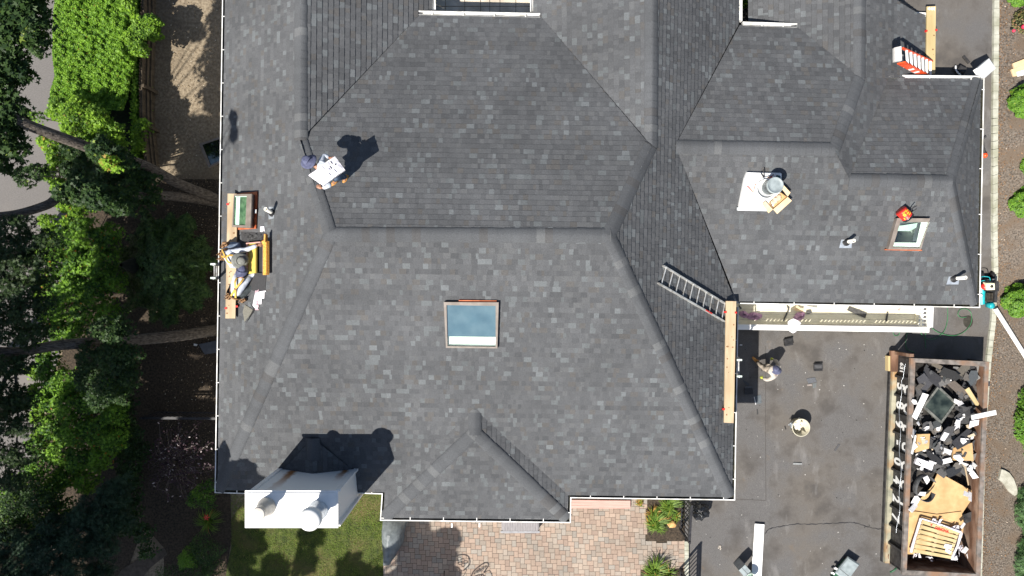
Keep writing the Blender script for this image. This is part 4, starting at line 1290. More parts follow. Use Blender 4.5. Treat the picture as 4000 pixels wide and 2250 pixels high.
# man on the driveway
J = dict(pelvis=W(2999, 1440, 0.74), chest=W(3024, 1450, 0.84), neck=W(3031, 1450, 0.86), head=W(3031, 1447, 0.88), face=Vector((-0.75, 0.5, -0.6)),
         shL=W(3024, 1471, 0.80), elL=W(2999, 1484, 0.62), wrL=W(2980, 1478, 0.46), hdL=W(2971, 1472, 0.38),
         shR=W(3044, 1436, 0.80), elR=W(3036, 1414, 0.60), wrR=W(3020, 1404, 0.46), hdR=W(3012, 1400, 0.38),
         hpL=W(2995, 1446, 0.70), knL=W(2974, 1428, 0.44), anL=W(2957, 1412, 0.09), toL=W(2946, 1402, 0.05),
         hpR=W(3004, 1434, 0.70), knR=W(2992, 1428, 0.44), anR=W(2996, 1441, 0.09), toR=W(2982, 1434, 0.05))
person('man bending down on the driveway in a navy sun hat and lime gloves', J,
       dict(floor=0.0, shirt=pmat('cream_shirt', (0.37, 0.335, 0.285), (0.47, 0.43, 0.38), 9, 0.85, 0.01, 14), trousers=M['camo'], boots=M['boot'], hands=M['hiviz'], hat='brim', hatmat=M['navy'], brim=0.17, back=Vector((0.8, -0.5, 0))))

# ------------------------------------------------------------------ lettering
def text_mesh(txt, size, bold=0.0):
    cu = bpy.data.curves.new('lettering', 'FONT'); cu.body = txt; cu.size = size; cu.offset = bold; cu.extrude = 0.002
    cu.align_x = 'CENTER'; cu.align_y = 'CENTER'; cu.resolution_u = 3
    o = bpy.data.objects.new('lettering', cu); C.objects.link(o)
    dg = bpy.context.evaluated_depsgraph_get(); dg.update()
    me = bpy.data.meshes.new_from_object(o.evaluated_get(dg))
    bpy.data.objects.remove(o); bpy.data.curves.remove(cu)
    return me
def lettering(name, txt, size, at, xd, yd, mat, parent, bold=0.0, sx=1.0):
    me = text_mesh(txt, size, bold); me.materials.clear(); me.materials.append(mat)
    xd = Vector(xd).normalized(); yd = Vector(yd).normalized(); zd = xd.cross(yd).normalized(); yd = zd.cross(xd)
    R = Matrix((xd, yd, zd)).transposed()
    at = Vector(at)
    for v in me.vertices: v.co = R @ Vector((v.co.x*sx, v.co.y, v.co.z)) + at
    return link_mesh(name, me, parent)

# ------------------------------------------------------------------ things lying on the roof
def tone_obj(name, mb, label, cat, group=None, mat='scrap'):
    return tag(mb.build(name, M[mat]), label, cat, group)

# wrapper sheet printed RMOR, torn membrane, shingle offcuts by the opening
t = thing('underlay_offcut', 'stepped white underlay offcut with pink lettering beside the kneeling worker', 'offcut', on(pW, 1010, 1170))
pts = [(997, 1142), (1038, 1135), (1039, 1139), (1033, 1140), (1032, 1166), (1022, 1166), (1021, 1188), (1009, 1188), (1007, 1208), (998, 1208), (986, 1196)]
MB().sheet([on(pW, x, y, 0.035) for x, y in pts]).build('sheet', M['paper'], t)
a = on(pW, 1004, 1176, 0.04); yd = on(pW, 990, 1176, 0.04)-a; xd = on(pW, 1004, 1150, 0.04)-a
lettering('lettering', 'RMOR', 0.235, on(pW, 1004, 1172, 0.042), xd, yd, pmat('pink_print', (0.5, 0.34, 0.38), (0.56, 0.4, 0.44), 9, 0.7), t, 0.004, 0.85)
def roof_scrap(px, pl, tone, up=0.03, name='shingle_offcut', label=None, group=None, th=0.006):
    return tone_obj(name, MB().slab([on(pl, x, y, up+0.004*i) for i, (x, y) in enumerate(px)], th, tone=tone), label, 'offcut' if 'offcut' in name else 'scrap', group)
roof_scrap([(956, 1190), (990, 1212), (978, 1228), (955, 1258), (948, 1218)], pW, (0.16, 0.155, 0.13), label='torn grey membrane offcut below the lettered underlay sheet')
roof_scrap([(974, 1181), (996, 1208), (961, 1262), (990, 1205)], pW, (0.02, 0.02, 0.02), 0.05, label='narrow black strip along the torn membrane')
roof_scrap([(1016, 885), (1031, 884), (1034, 904), (1026, 902), (1024, 906), (1016, 905)], pW, (0.7, 0.68, 0.72), name='paper_scrap', label='little white paper scrap upslope of the new skylight')
mb = MB(); rr = random.Random(3)
for k in range(26):
    p = on(pW, rr.uniform(957, 1026), rr.uniform(917, 936), 0.03); a = rr.uniform(0, 6.28)
    s = rr.uniform(0.03, 0.08)
    mb.slab([p+Vector((math.cos(a+q)*s, math.sin(a+q)*s*0.6, rr.uniform(0, 0.05))) for q in (0, 1.4, 3.0, 4.6)], 0.005, tone=rr.uniform(0.02, 0.07))
tag(mb.build('roofing_debris', M['scrap']), kind='stuff')
tone_obj('membrane', MB().slab([on(pW, x, y, 0.022) for x, y in ((940, 905), (1040, 910), (1040, 950), (945, 948))], 0.008, tone=(0.045, 0.045, 0.047)), 'bare dark membrane patch between the new skylight and the framed opening', 'membrane')
tone_obj('membrane', MB().slab([on(pW, x, y, 0.022) for x, y in ((960, 1066), (1040, 1066), (1036, 1136), (1000, 1140), (968, 1128))], 0.008, tone=(0.045, 0.045, 0.047)), 'bare dark membrane patch between the framed opening and the lettered sheet', 'membrane')

# platform with tools
up = 0.14
t = thing('work_platform', 'white wrapped platform on the side wing roof with tools on it', 'platform', on(pES, 2970, 750))
tp = [on(pES, x, y, up) for x, y in ((2920, 674), (3053, 678), (3052, 745), (3010, 826), (2886, 815), (2909, 700))]
MB().slab(tp, 0.12).build('wrapped_board', M['white'], t)
MB().slab([on(pES, x, y, up-0.02) for x, y in ((2880, 811), (2992, 814), (2996, 825), (2880, 822))], 0.05).build('wrapper_edge', pmat('marbled_wrap', (0.45, 0.5, 0.52), (0.8, 0.8, 0.8), 7, 0.4), t)
MB().slab([on(pES, x, y, up+0.012) for x, y in ((2930, 716), (2960, 712), (2975, 765), (2972, 792), (2929, 792))], 0.01).build('paper_sheet', pmat('stained_paper', (0.62, 0.58, 0.46), (0.78, 0.77, 0.72), 5, 0.8), t)
def bucket(name, label, base, r0, r1, h, mat, lid=None, up=Z, contents=None, handle=True):
    t = thing(name, label, 'bucket', base)
    b = Vector(base)
    prof = [(r0*0.98, 0.0), (r0, 0.01), (r1, h*0.86), (r1+0.012, h*0.86), (r1+0.012, h*0.9), (r1, h*0.9), (r1+0.004, h), (r1-0.006, h), (r1-0.008, h*0.5 if not lid else h*0.98), (0, h*0.5 if not lid else h*0.98)]
    MB().lathe(prof, b, up, 28).build('pail', mat, t)
    if lid:
        MB().lathe([(r1+0.012, h-0.03), (r1+0.014, h+0.01), (r1-0.006, h+0.014), (r1-0.012, h-0.002), (r1*0.55, h-0.001), (0, h)], b, up, 28).build('lid', lid, t)
    return t
bb = on(pES, 2985, 741, up+0.02)
bucket('bucket', 'grey lidded bucket standing on the white work platform', bb, 0.235, 0.25, 0.18, M['white'])
b2 = bucket('bucket', 'tall grey lidded pail among the tools on the white platform', bb+Vector((0.07, 0.03, 0.12)), 0.185, 0.20, 0.50, M['binlid'], M['binlid'])
bx = thing('cardboard_box', 'open cardboard box with flaps out at the corner of the work platform', 'box', on(pES, 3045, 785))
cb = [on(pES, x, y, 0.22) for x, y in ((3007, 788), (3050, 752), (3076, 770), (3020, 816))]
mb = MB()
for k in range(4):
    a, b = cb[k], cb[(k+1) % 4]
    mb.add([a, b, b-Z*0.2, a-Z*0.2], [(0, 1, 2, 3)])
mb.add([p-Z*0.09 for p in cb], [(0, 1, 2, 3)])
mb.build('carton', M['card'], bx)
for px in (((2977, 797), (2990, 786), (3019, 818), (3002, 833)), ((3020, 818), (3077, 769), (3093, 784), (3036, 836)), ((3054, 738), (3060, 722), (3088, 752), (3077, 768))):
    MB().slab([on(pES, x, y, 0.235) for x, y in px], 0.006).build('flap', M['card2'], bx)
mb = MB(); ctr = sum(cb, Vector())/4
for k in range(9):
    p = cb[0].lerp(cb[1], 0.2+0.07*k).lerp(cb[3].lerp(cb[2], 0.2+0.07*k), 0.3+0.05*(k % 4))
    mb.ball(p-Z*0.05, (0.06, 0.07, 0.03), 8)
mb.build('packing', pmat('tan_packing', (0.45, 0.36, 0.25), (0.62, 0.52, 0.38), 12, 0.9, 0.02, 20), bx)
# hand tools
g = thing('caulking_gun', 'caulking gun lying across the top of the white platform', 'caulking gun', on(pES, 2975, 695, up))
MB().tube([on(pES, 2942, 710, up+0.05), on(pES, 2980, 696, up+0.05)], 0.026, 10).build('tube', M['white'], g)
MB().beam(on(pES, 2980, 696, up+0.05), on(pES, 3018, 682, up+0.05), 0.02, 0.02).build('rod', M['galv'], g)
MB().tube([on(pES, 2984, 694, up+0.05), on(pES, 2972, 676, up+0.05)], 0.014, 7).tube([on(pES, 2986, 692, up+0.05), on(pES, 2982, 662, up+0.07)], 0.013, 7).build('grip', M['rubber'], g)
g = thing('hammer', 'wooden handled hammer at the edge of the work platform by the pail', 'hammer', on(pES, 3010, 690, up))
MB().tube([on(pES, 2998, 693, up+0.04), on(pES, 3022, 682, up+0.04)], 0.018, 8).build('handle', M['leather'], g)
MB().tube([on(pES, 3008, 700, up+0.05), on(pES, 3016, 690, up+0.05)], 0.022, 8).build('head', M['red'], g)
g = thing('cutter', 'dark green cutter tool tucked behind the pail', 'cutter', on(pES, 3040, 695, up))
MB().ball(on(pES, 3040, 692, up+0.07), (0.07, 0.05, 0.05), 10).build('grip', pmat('dark_green', (0.01, 0.05, 0.05), (0.02, 0.08, 0.08), 9, 0.4), g)
MB().tube([on(pES, 3034, 685, up+0.06), on(pES, 3042, 700, up+0.06)], 0.02, 7).build('blade', M['rubber'], g)
g = thing('snips', 'red handled snips on the white platform', 'snips', on(pES, 2940, 740, up))
for a in (((2942, 750), (2930, 738), (2919, 727)), ((2942, 750), (2947, 735), (2951, 718))):
    MB().tube([on(pES, x, y, up+0.03) for x, y in a], [0.006, 0.011, 0.013], 7).build('handle', M['red'], g)

# tipped tin of mastic above the right skylight
c0 = on(pES, 3518, 822, 0.19); c1 = on(pES, 3556, 858, 0.24)
ax = (c1-c0).normalized()
tn = thing('mastic_tin', 'red and yellow tin tipped over above the roof window, tarry inside', 'tin', on(pES, 3537, 845))
MB().lathe([(0.0, 0.0), (0.150, 0.0), (0.156, 0.01), (0.152, 0.03), (0.152, 0.25), (0.157, 0.26)], c0, ax, 28).build('tin', M['red'], tn)
MB().lathe([(0.157, 0.25), (0.160, 0.27), (0.158, 0.31), (0.14, 0.31), (0.13, 0.2), (0.0, 0.2)], c0, ax, 24).build('tarry_mouth', M['bagblack'], tn)
u1 = (Z-ax*Z.dot(ax)).normalized(); u2 = ax.cross(u1)
mb = MB()
def onc(ang, x): return c0+ax*x+(u1*math.cos(ang)+u2*math.sin(ang))*0.1545
def patch(a0, a1, x0_, x1_):
    for k in range(4):
        p, q = a0+(a1-a0)*k/4, a0+(a1-a0)*(k+1)/4
        mb.add([onc(p, x0_), onc(q, x0_), onc(q, x1_), onc(p, x1_)], [(0, 1, 2, 3)])
for s in (1, -1):
    patch(0.15*s-0.45, 0.15*s+0.45, 0.03, 0.05) if s > 0 else None
patch(-0.75, -0.62, 0.06, 0.2); patch(-0.75, 0.05, 0.06, 0.085); patch(-0.75, 0.05, 0.175, 0.2); patch(0.3, 0.75, 0.07, 0.15); patch(-0.35, 0.1, 0.11, 0.15); patch(0.9, 1.1, 0.17, 0.23)
mb.build('tin_label', pmat('yellow_print', (0.75, 0.42, 0.02), (0.82, 0.5, 0.04), 7, 0.45), tn)
mb = MB().tube([on(pES, 3555, 828, 0.2), on(pES, 3563, 815, 0.24), on(pES, 3575, 803, 0.26)], 0.014, 7)
tag(mb.tube([on(pES, 3560, 830, 0.18), on(pES, 3570, 822, 0.2), on(pES, 3582, 815, 0.22)], 0.012, 7).build('tar_brush', M['rubber']), 'black handled tar brush sticking out behind the tipped tin', 'brush')

# ------------------------------------------------------------------ driveway things
def dump_z(z): return z
dt = thing('dumpster', 'long open rusty dumpster with painted white numbers, full of roofing waste', 'dumpster', W(3650, 1800, 0))
RZ = 1.2
def D(px, py, z): return W(px, py, z)
oTL, oTR, oBR, oBL = D(3558, 1399, RZ), D(3864, 1413, RZ), D(3830, 2260, RZ), D(3524, 2245, RZ)
iTL, iTR, iBR, iBL = D(3576, 1416, RZ), D(3847, 1432, RZ), D(3813, 2242, RZ), D(3542, 2228, RZ)
mb = MB(); quad_frame(mb, [oTL, oTR, oBR, oBL], [iTL, iTR, iBR, iBL], 0.10)
mb.build('rim', M['rim'], dt)
dn = lambda p, z: Vector((p.x, p.y, z))
mb = MB()
for a, b in ((iTR, iBR), (iTL, iTR), (iBR, iBL), (iBL, iTL)):
    mb.add([dn(a, RZ-0.06), dn(b, RZ-0.06), dn(b, 0.14), dn(a, 0.14)], [(0, 1, 2, 3)])
mb.add([dn(p, 0.14) for p in (iTL, iTR, iBR, iBL)], [(0, 1, 2, 3)])
mb.build('inner_wall', M['rust'], dt)
PX = 0.11     # side panel stands back under the rim
sL = Vector((PX, 0, 0))
wa, wb = oTL+sL, oBL+sL
mb = MB()
mb.add([dn(wa, RZ-0.09), dn(wb, RZ-0.09), dn(wb, 0.16), dn(wa, 0.16)], [(0, 1, 2, 3)])
for a, b in ((oTR-sL*0.3, oBR-sL*0.3), (oTL+Vector((0.1, -0.05, 0)), oTR+Vector((-0.05, -0.05, 0))), (oBL+Vector((0.1, 0.05, 0)), oBR+Vector((-0.05, 0.05, 0)))):
    mb.add([dn(a, RZ-0.05), dn(b, RZ-0.05), dn(b, 0.16), dn(a, 0.16)], [(0, 1, 2, 3)])
side = mb.build('side_panel', M['dblack'], dt)
dline = (dn(oBL, 0)-dn(oTL, 0)).normalized()
for k in range(10):
    yy = 1483+75.3*k
    f = (yy-1399)/(2245-1399)
    p = wa.lerp(wb, f)
    MB().box((p.x-0.045, p.y, 0.66), (0.09, 0.07, 0.9)).build('rib', M['dblack'], dt)
MB().beam(dn(wa, 0.19)+Vector((-0.085, 0, 0)), dn(wb, 0.19)+Vector((-0.085, 0, 0)), 0.15, 0.12).build('lower_rail', M['drail'], dt)
MB().beam(dn(wa, 0.07)+Vector((-0.19, 0.06, 0)), dn(wb, 0.07)+Vector((-0.19, 0, 0)), 0.025, 0.14).build('skid_edge', M['dblack'], dt)
mb = MB().box(dn(wa, 0.66)+Vector((-0.06, 0.08, 0)), (0.14, 0.10, 1.0)).box(dn(wa, 0.2)+Vector((-0.12, -0.2, 0)), (0.24, 0.7, 0.13))
mb.build('corner_post', M['rust'], dt)
tag(MB().box(dn(wa, 0.1)+Vector((-0.26, -0.28, 0)), (0.09, 0.5, 0.2)).build('timber_block', M['wood2']), 'short timber block against the numbered dumpster\'s far corner', 'block')
mb = MB()
cp = []
for k in range(40):
    f = 0.03+0.80*k/39
    p = wa.lerp(wb, f); cp.append(Vector((p.x-0.105, p.y, 0.78-0.05*math.sin(k*0.7)-0.10*math.sin(k*0.16)+(0.12 if k < 4 else 0))))
mb.tube(cp, 0.006, 6)
mb.build('tarp_cable', M['galv'], dt)
wp_ = pmat('stencil_white', (0.62, 0.62, 0.6), (0.74, 0.74, 0.72), 6, 0.6)
for k, (c1_, c2_) in enumerate(zip('589-0427', 'COLUCCI ')):
    yy = 1522+75.3*k
    f = (yy-1399)/(2245-1399); p = wa.lerp(wb, f)
    lettering('lettering', c1_, 0.60, (p.x-0.012, p.y, 0.48), dline, Z, wp_, side, 0.022, 0.80)
    if c2_ != ' ':
        lettering('lettering', c2_, 0.58, (p.x-0.012, p.y-0.06, 0.90), dline, Z, wp_, side, 0.022, 0.80)
p = wa.lerp(wb, (1446-1399)/(2245-1399))
lettering('lettering', '631', 0.27, (p.x-0.012, p.y, 0.50), dline, Z, wp_, side, 0.010, 0.85)
MB().tube([W(3478, 2235, 0.3), W(3492, 2228, 0.45), W(3505, 2215, 0.4)], 0.03, 8).build('latch', M['bingreen'], dt)
mb = MB()
for k in range(14):
    q = Vector(W(3463+1.2*math.sin(k*2)+k*0.9, 2130+k*5.5, 0.22+0.06*math.sin(k)))
    mb.tube([q-dline*0.02, q+dline*0.03], 0.016, 6)
mb.build('chain', M['rust'], dt)

# heap in the dumpster
def heap(px, py):
    """height of the waste at a photo pixel"""
    u = (px-3560)/280; v = (py-1415)/830
    h = 1.04 - 0.36*max(0, (u-0.78)/0.22) - 0.25*max(0, (v-0.45)) - 0.55*max(0, (v-0.80)/0.2)
    return max(0.18, h + 0.06*math.sin(px*0.07+py*0.03) + 0.05*math.sin(py*0.09-px*0.02))
mb = MB(); nx, ny = 22, 48; vs = []
for j in range(ny+1):
    for i in range(nx+1):
        py = 1418+(2225-1418)*j/ny; px = 3577-34*j/ny+268*i/nx
        vs.append(W(px, py, heap(px, py)-0.16-0.30*sm((py-1820)/60)+RNG.uniform(-0.05, 0.05)))
k = nx+1
mb.add(vs, [(j*k+i, (j+1)*k+i, (j+1)*k+i+1, j*k+i+1) for j in range(ny) for i in range(nx)], 0, None)
tag(mb.build('rubble', pmat('dark_rubble', (0.012, 0.012, 0.012), (0.05, 0.045, 0.04), 6, 0.95, 0.03, 12)), kind='stuff')

def scrap(px, py, size, asp, rot, tone, z=None, tilt=0.35, th=0.012, rr=RNG, jag=0.28, bend=0.0):
    """one torn flat piece lying on the heap"""
    c = W(px, py, z if z is not None else heap(px, py)); n = rr.choice((4, 4, 5, 6))
    if n == 4: base = [(-1, -asp), (1, -asp), (1, asp), (-1, asp)]
    elif n == 5: base = [(-1, -asp), (0.5, -asp*1.1), (1, 0.1), (0.6, asp), (-0.9, asp*0.9)]
    else: base = [(-1, -asp*0.6), (-0.1, -asp), (1, -asp*0.7), (0.9, asp*0.6), (0.1, asp), (-0.8, asp*0.8)]
    tx, ty = rr.uniform(-tilt, tilt), rr.uniform(-tilt, tilt)
    ca, sa = math.cos(rot), math.sin(rot); pts = []
    for (u, v) in base:
        u += rr.uniform(-jag, jag); v += rr.uniform(-jag, jag)*asp
        x = (u*ca-v*sa)*size; y = (u*sa+v*ca)*size
        pts.append(c+Vector((x, y, x*tx+y*ty)))
    return MB().slab(pts, th, tone=tone)

keep = [(3560, 1840, 3860, 2240), (3600, 1500, 3745, 1660)]
def free(px, py): return not any(a <= px <= c and b <= py <= d for a, b, c, d in keep)
rr = random.Random(21)
DARK = [(0.045, 0.045, 0.046), (0.065, 0.065, 0.066), (0.05, 0.05, 0.052), (0.085, 0.083, 0.081), (0.13, 0.118, 0.104), (0.058, 0.064, 0.066), (0.10, 0.10, 0.10), (0.095, 0.086, 0.076), (0.15, 0.145, 0.138)]
cnt = 0
while cnt < 215:
    px, py = rr.uniform(3582, 3822), rr.uniform(1428, 1870)
    if not free(px, py): continue
    if px > 3800-(py-1420)*0.04 and rr.random() < 0.6: continue
    s = rr.uniform(0.06, 0.20)
    m = scrap(px, py, s, rr.uniform(0.3, 0.8), rr.uniform(0, 3.14), rr.choice(DARK), heap(px, py)+rr.uniform(-0.08, 0.10), 0.5, 0.012, rr)
    tone_obj('shingle_scrap', m, 'torn grey or black shingle scrap in the dumpster heap', 'scrap', 'torn dark scraps in the dumpster'); cnt += 1
for (px, py, s, a, r, tn_) in ((3640, 1470, 0.36, 0.45, -0.6, (0.042, 0.042, 0.046)), (3610, 1492, 0.3, 0.6, -0.9, (0.055, 0.055, 0.06)), (3690, 1445, 0.42, 0.16, -0.5, (0.11, 0.095, 0.075)),
                               (3765, 1440, 0.26, 0.6, 0.8, (0.10, 0.09, 0.075)), (3715, 1462, 0.30, 0.5, -0.4, (0.03, 0.03, 0.03)), (3745, 1520, 0.34, 0.35, -0.7, (0.095, 0.08, 0.068)),
                               (3800, 1470, 0.24, 0.6, 0.9, (0.06, 0.068, 0.074)), (3775, 1610, 0.3, 0.45, 0.2, (0.04, 0.04, 0.042)), (3765, 1715, 0.36, 0.5, 0.6, (0.036, 0.036, 0.04)),
                               (3700, 1690, 0.26, 0.6, 1.1, (0.05, 0.05, 0.052)), (3640, 1730, 0.33, 0.25, -0.7, (0.04, 0.04, 0.042)), (3650, 1790, 0.34, 0.28, -0.6, (0.03, 0.03, 0.032)), (3725, 1840, 0.3, 0.5, 0.3, (0.034, 0.036, 0.04))):
    tone_obj('shingle_scrap', scrap(px, py, s, a, r, tn_, heap(px, py)+0.12, 0.3, 0.014, rr), 'big dark shingle sheet spread on top of the dumpster heap', 'scrap', 'big dark sheets on the heap')
cnt = 0
while cnt < 44:
    px, py = rr.uniform(3578, 3815), rr.uniform(1450, 1880)
    if not free(px, py) or rr.random() > 0.25+0.9*(py-1450)/430: continue
    m = scrap(px, py, rr.uniform(0.04, 0.10), rr.uniform(0.3, 0.8), rr.uniform(0, 3.14), rr.choice(((0.66, 0.65, 0.64), (0.5, 0.49, 0.48), (0.36, 0.36, 0.36), (0.4, 0.33, 0.24), (0.72, 0.71, 0.7))), heap(px, py)+rr.uniform(0.06, 0.17), 0.6, 0.012, rr)
    tone_obj('paper_scrap', m, 'small pale torn scrap among the dumpster waste', 'scrap', 'pale scraps in the dumpster'); cnt += 1
for (px, py, s) in ((3568, 1690, 0.15), (3572, 1570, 0.12), (3570, 1745, 0.15), (3738, 1570, 0.15), (3752, 1575, 0.13), (3748, 1640, 0.14), (3690, 1705, 0.17), (3695, 1760, 0.18), (3700, 1800, 0.20), (3745, 1790, 0.18), (3800, 1855, 0.16), (3790, 1830, 0.15), (3575, 1955, 0.22), (3567, 1985, 0.2), (3620, 1875, 0.18), (3605, 1930, 0.16), (3790, 1940, 0.16), (3775, 1930, 0.17), (3763, 2052, 0.14), (3770, 2150, 0.22), (3790, 2165, 0.2), (3740, 1660, 0.25), (3765, 1725, 0.2)):
    m = scrap(px, py, s*0.78, 0.55, rr.uniform(0, 3), rr.choice(((0.7, 0.69, 0.68), (0.58, 0.57, 0.57))), heap(px, py)+0.17, 0.6, 0.02, rr)
    tone_obj('paper_scrap', m, 'larger crumpled white wrapper on the dumpster waste', 'scrap', 'larger white wrappers in the dumpster')
def slabthing(name, px, z, mat, label, cat, th=0.02, zs=None):
    return tag(MB().slab([W(x, y, (zs[i] if zs else z)) for i, (x, y) in enumerate(px)], th).build(name, mat), label, cat)
# old roof window
t = thing('old_roof_window', 'old square roof window with dark glass dumped on the heap', 'window', W(3672, 1580, 0.9))
o = [W(x, y, 1.16) for x, y in ((3666, 1506), (3738, 1574), (3678, 1656), (3604, 1588))]
i = [a.lerp(sum(o, Vector())/4, 0.16) for a in o]
mb = MB(); quad_frame(mb, o, i, 0.10); mb.build('frame', pmat('old_frame', (0.06, 0.065, 0.06), (0.16, 0.16, 0.14), 8, 0.6), t)
MB().sheet([p-Z*0.02 for p in i]).build('glass', pmat('mossy_glass', (0.012, 0.018, 0.017), (0.055, 0.07, 0.06), 3, 0.25), t)
slabthing('stud_offcut', ((3771, 1522), (3785, 1513), (3825, 1577), (3821, 1585), (3814, 1584)), 1.30, M['wood2'], 'yellow stud offcut leaning at the top right of the heap', 'timber', 0.05)
slabthing('gutter_offcut', ((3797, 1622), (3890, 1602), (3893, 1620), (3798, 1640)), 1.37, M['white'], 'white gutter offcut sticking out over the dumpster rim', 'gutter', 0.05)
slabthing('wrapper_sheet', ((3790, 1645), (3825, 1640), (3822, 1660), (3785, 1672)), 1.24, M['paper'], 'white wrapper sheet beside the gutter offcut', 'wrapper', 0.01)
slabthing('white_batten', ((3605, 1535), (3628, 1542), (3580, 1640), (3563, 1628)), 1.28, M['white'], 'flat white batten along the left side of the heap', 'batten', 0.03)
slabthing('white_batten', ((3576, 1700), (3580, 1702), (3566, 1775), (3560, 1772)), 1.28, M['white'], 'thin white batten beside the brown carton', 'batten', 0.05)
slabthing('cardboard_carton', ((3585, 1697), (3633, 1695), (3629, 1752), (3576, 1768)), 1.23, M['card'], 'squashed brown carton near the dumpster\'s numbered side', 'carton', 0.08)
slabthing('cardboard_carton', ((3724, 1750), (3798, 1730), (3803, 1800), (3725, 1798)), 1.12, M['card'], 'squashed brown carton near the rusty inner wall', 'carton', 0.08)
slabthing('white_box', ((3583, 1788), (3648, 1812), (3640, 1838), (3575, 1812)), 1.22, M['paper'], 'crushed white box in the middle of the heap', 'box', 0.10)
slabthing('wood_strip', ((3768, 1826), (3773, 1826), (3786, 1895), (3782, 1896)), 1.08, M['wood'], 'slim wooden strip beside the big cardboard sheet', 'strip', 0.02)
slabthing('cardboard_sheet', ((3664, 1844), (3795, 1916), (3793, 1955), (3752, 2015), (3545, 2020), (3560, 1985), (3640, 1900)), 0.86, M['card'], 'large brown cardboard sheet covering the middle of the load', 'cardboard', 0.012)
slabthing('cardboard_sheet', ((3548, 2004), (3575, 1998), (3660, 2010), (3755, 1998), (3766, 2048), (3758, 2100), (3570, 2165), (3545, 2165)), 0.80, M['card'], 'second brown cardboard sheet under the wrapped pallet', 'cardboard', 0.012, [0.80, 0.9, 0.89, 0.89, 0.8, 0.78, 0.78, 0.78])
slabthing('shingle_strip', ((3765, 2010), (3805, 1995), (3812, 2028), (3768, 2048)), 0.85, M['dblack'], 'black folded strip between cardboard and rusty wall', 'strip', 0.02)
# curled black strip
mb = MB(); ring = []
for k in range(22):
    a = 0.55+5.3*k/21
    ring.append(W(3612, 1906, 1.12)+Vector((0.31*math.cos(a), 0.40*math.sin(a), 0.03*math.sin(3*a))))
vs = [p+Z*0.13 for p in ring]+[p-Z*0.10 for p in ring]+[p+Z*0.13+(p-W(3612, 1906, 1.12)).normalized()*0.02 for p in ring]+[p-Z*0.10+(p-W(3612, 1906, 1.12)).normalized()*0.02 for p in ring]
k = len(ring)
mb.add(vs, [(i, i+1, k+i+1, k+i) for i in range(k-1)]+[(2*k+i, 3*k+i, 3*k+i+1, 2*k+i+1) for i in range(k-1)]+[(i, 2*k+i, 2*k+i+1, i+1) for i in range(k-1)], 0, None, True)
tag(mb.build('rubber_strip', pmat('grey_rubber', (0.035, 0.037, 0.038), (0.08, 0.082, 0.084), 6, 0.6)), 'curled black rubber strip standing on the cardboard sheet', 'rubber strip')
# wrapped pallet
t = thing('pallet', 'wooden pallet in torn clear wrap lying on the dumpster load', 'pallet', W(3660, 2110, 0.7))
pc = [W(x, y, 0.98) for x, y in ((3598, 2030), (3752, 2080), (3718, 2185), (3562, 2158))]
def pq(u, v, dz=0): return pc[0].lerp(pc[1], u).lerp(pc[3].lerp(pc[2], u), v)+Z*dz
for k in range(7):
    v = 0.05+k*0.148
    w = 0.052
    MB().slab([pq(0.03, v-w+0.0), pq(0.97, v-w), pq(0.97, v+w), pq(0.03, v+w)], 0.022).build('slat', M['wood2'], t)
for u in (0.05, 0.5, 0.95):
    MB().slab([pq(u-0.03, 0.0, -0.024), pq(u+0.03, 0.0, -0.024), pq(u+0.03, 1, -0.024), pq(u-0.03, 1, -0.024)], 0.10).build('stringer', M['wood'], t)
mb = MB()
def film(path, r):
    mb.tube(path, r, 7)
film([pq(-0.02, -0.04, 0.01), pq(-0.03, 0.5, 0.0), pq(-0.02, 1.0, -0.02)], [0.045, 0.035, 0.05])
film([pq(-0.02, -0.04, 0.01), pq(0.5, -0.05, 0.02), pq(1.02, -0.02, 0.0)], [0.03, 0.025, 0.04])
film([pq(1.02, 0.0, 0.0), pq(1.03, 0.5, 0.0), pq(1.0, 1.0, -0.03)], [0.05, 0.035, 0.04])
for k in range(26):
    u = rr.uniform(0.2, 0.95)
    p = pq(u, -0.09+rr.uniform(-0.03, 0.03), rr.uniform(-0.05, 0.03)) if k < 9 else (pq(1.10+rr.uniform(-0.04, 0.06), rr.uniform(0.3, 1.05), rr.uniform(-0.12, 0.02)) if k < 20 else pq(rr.uniform(0.1, 0.7), 1.12+rr.uniform(-0.04, 0.06), -0.2))
    s = rr.uniform(0.06, 0.13)
    mb.slab([p+Vector((rr.uniform(-s, s), rr.uniform(-s, s), rr.uniform(-0.04, 0.06))) for q in range(5)], 0.004)
mb.build('film_wrap', M['film'], t)
MB().slab([pq(0.72, 0.52, 0.02), pq(0.88, 0.50, 0.05), pq(0.88, 0.66, 0.03), pq(0.70, 0.64, 0.03)], 0.02).slab([pq(0.76, 0.66, 0.03), pq(0.92, 0.72, 0.03), pq(0.90, 0.82, 0.01), pq(0.78, 0.76, 0.02)], 0.01).build('paper_label', M['paper'], t)
xd = pq(0.7, 0.1)-pq(0.3, 0.1); yd = pq(0.3, 0.0)-pq(0.3, 0.4)
lettering('lettering', 'DRICHA', 0.125, pq(0.55, 0.105, 0.008), xd, yd, M['red'], t, 0.004)
lettering('lettering', 'v', 0.12, pq(0.27, 0.05, 0.008), xd, yd, M['red'], t, 0.006)

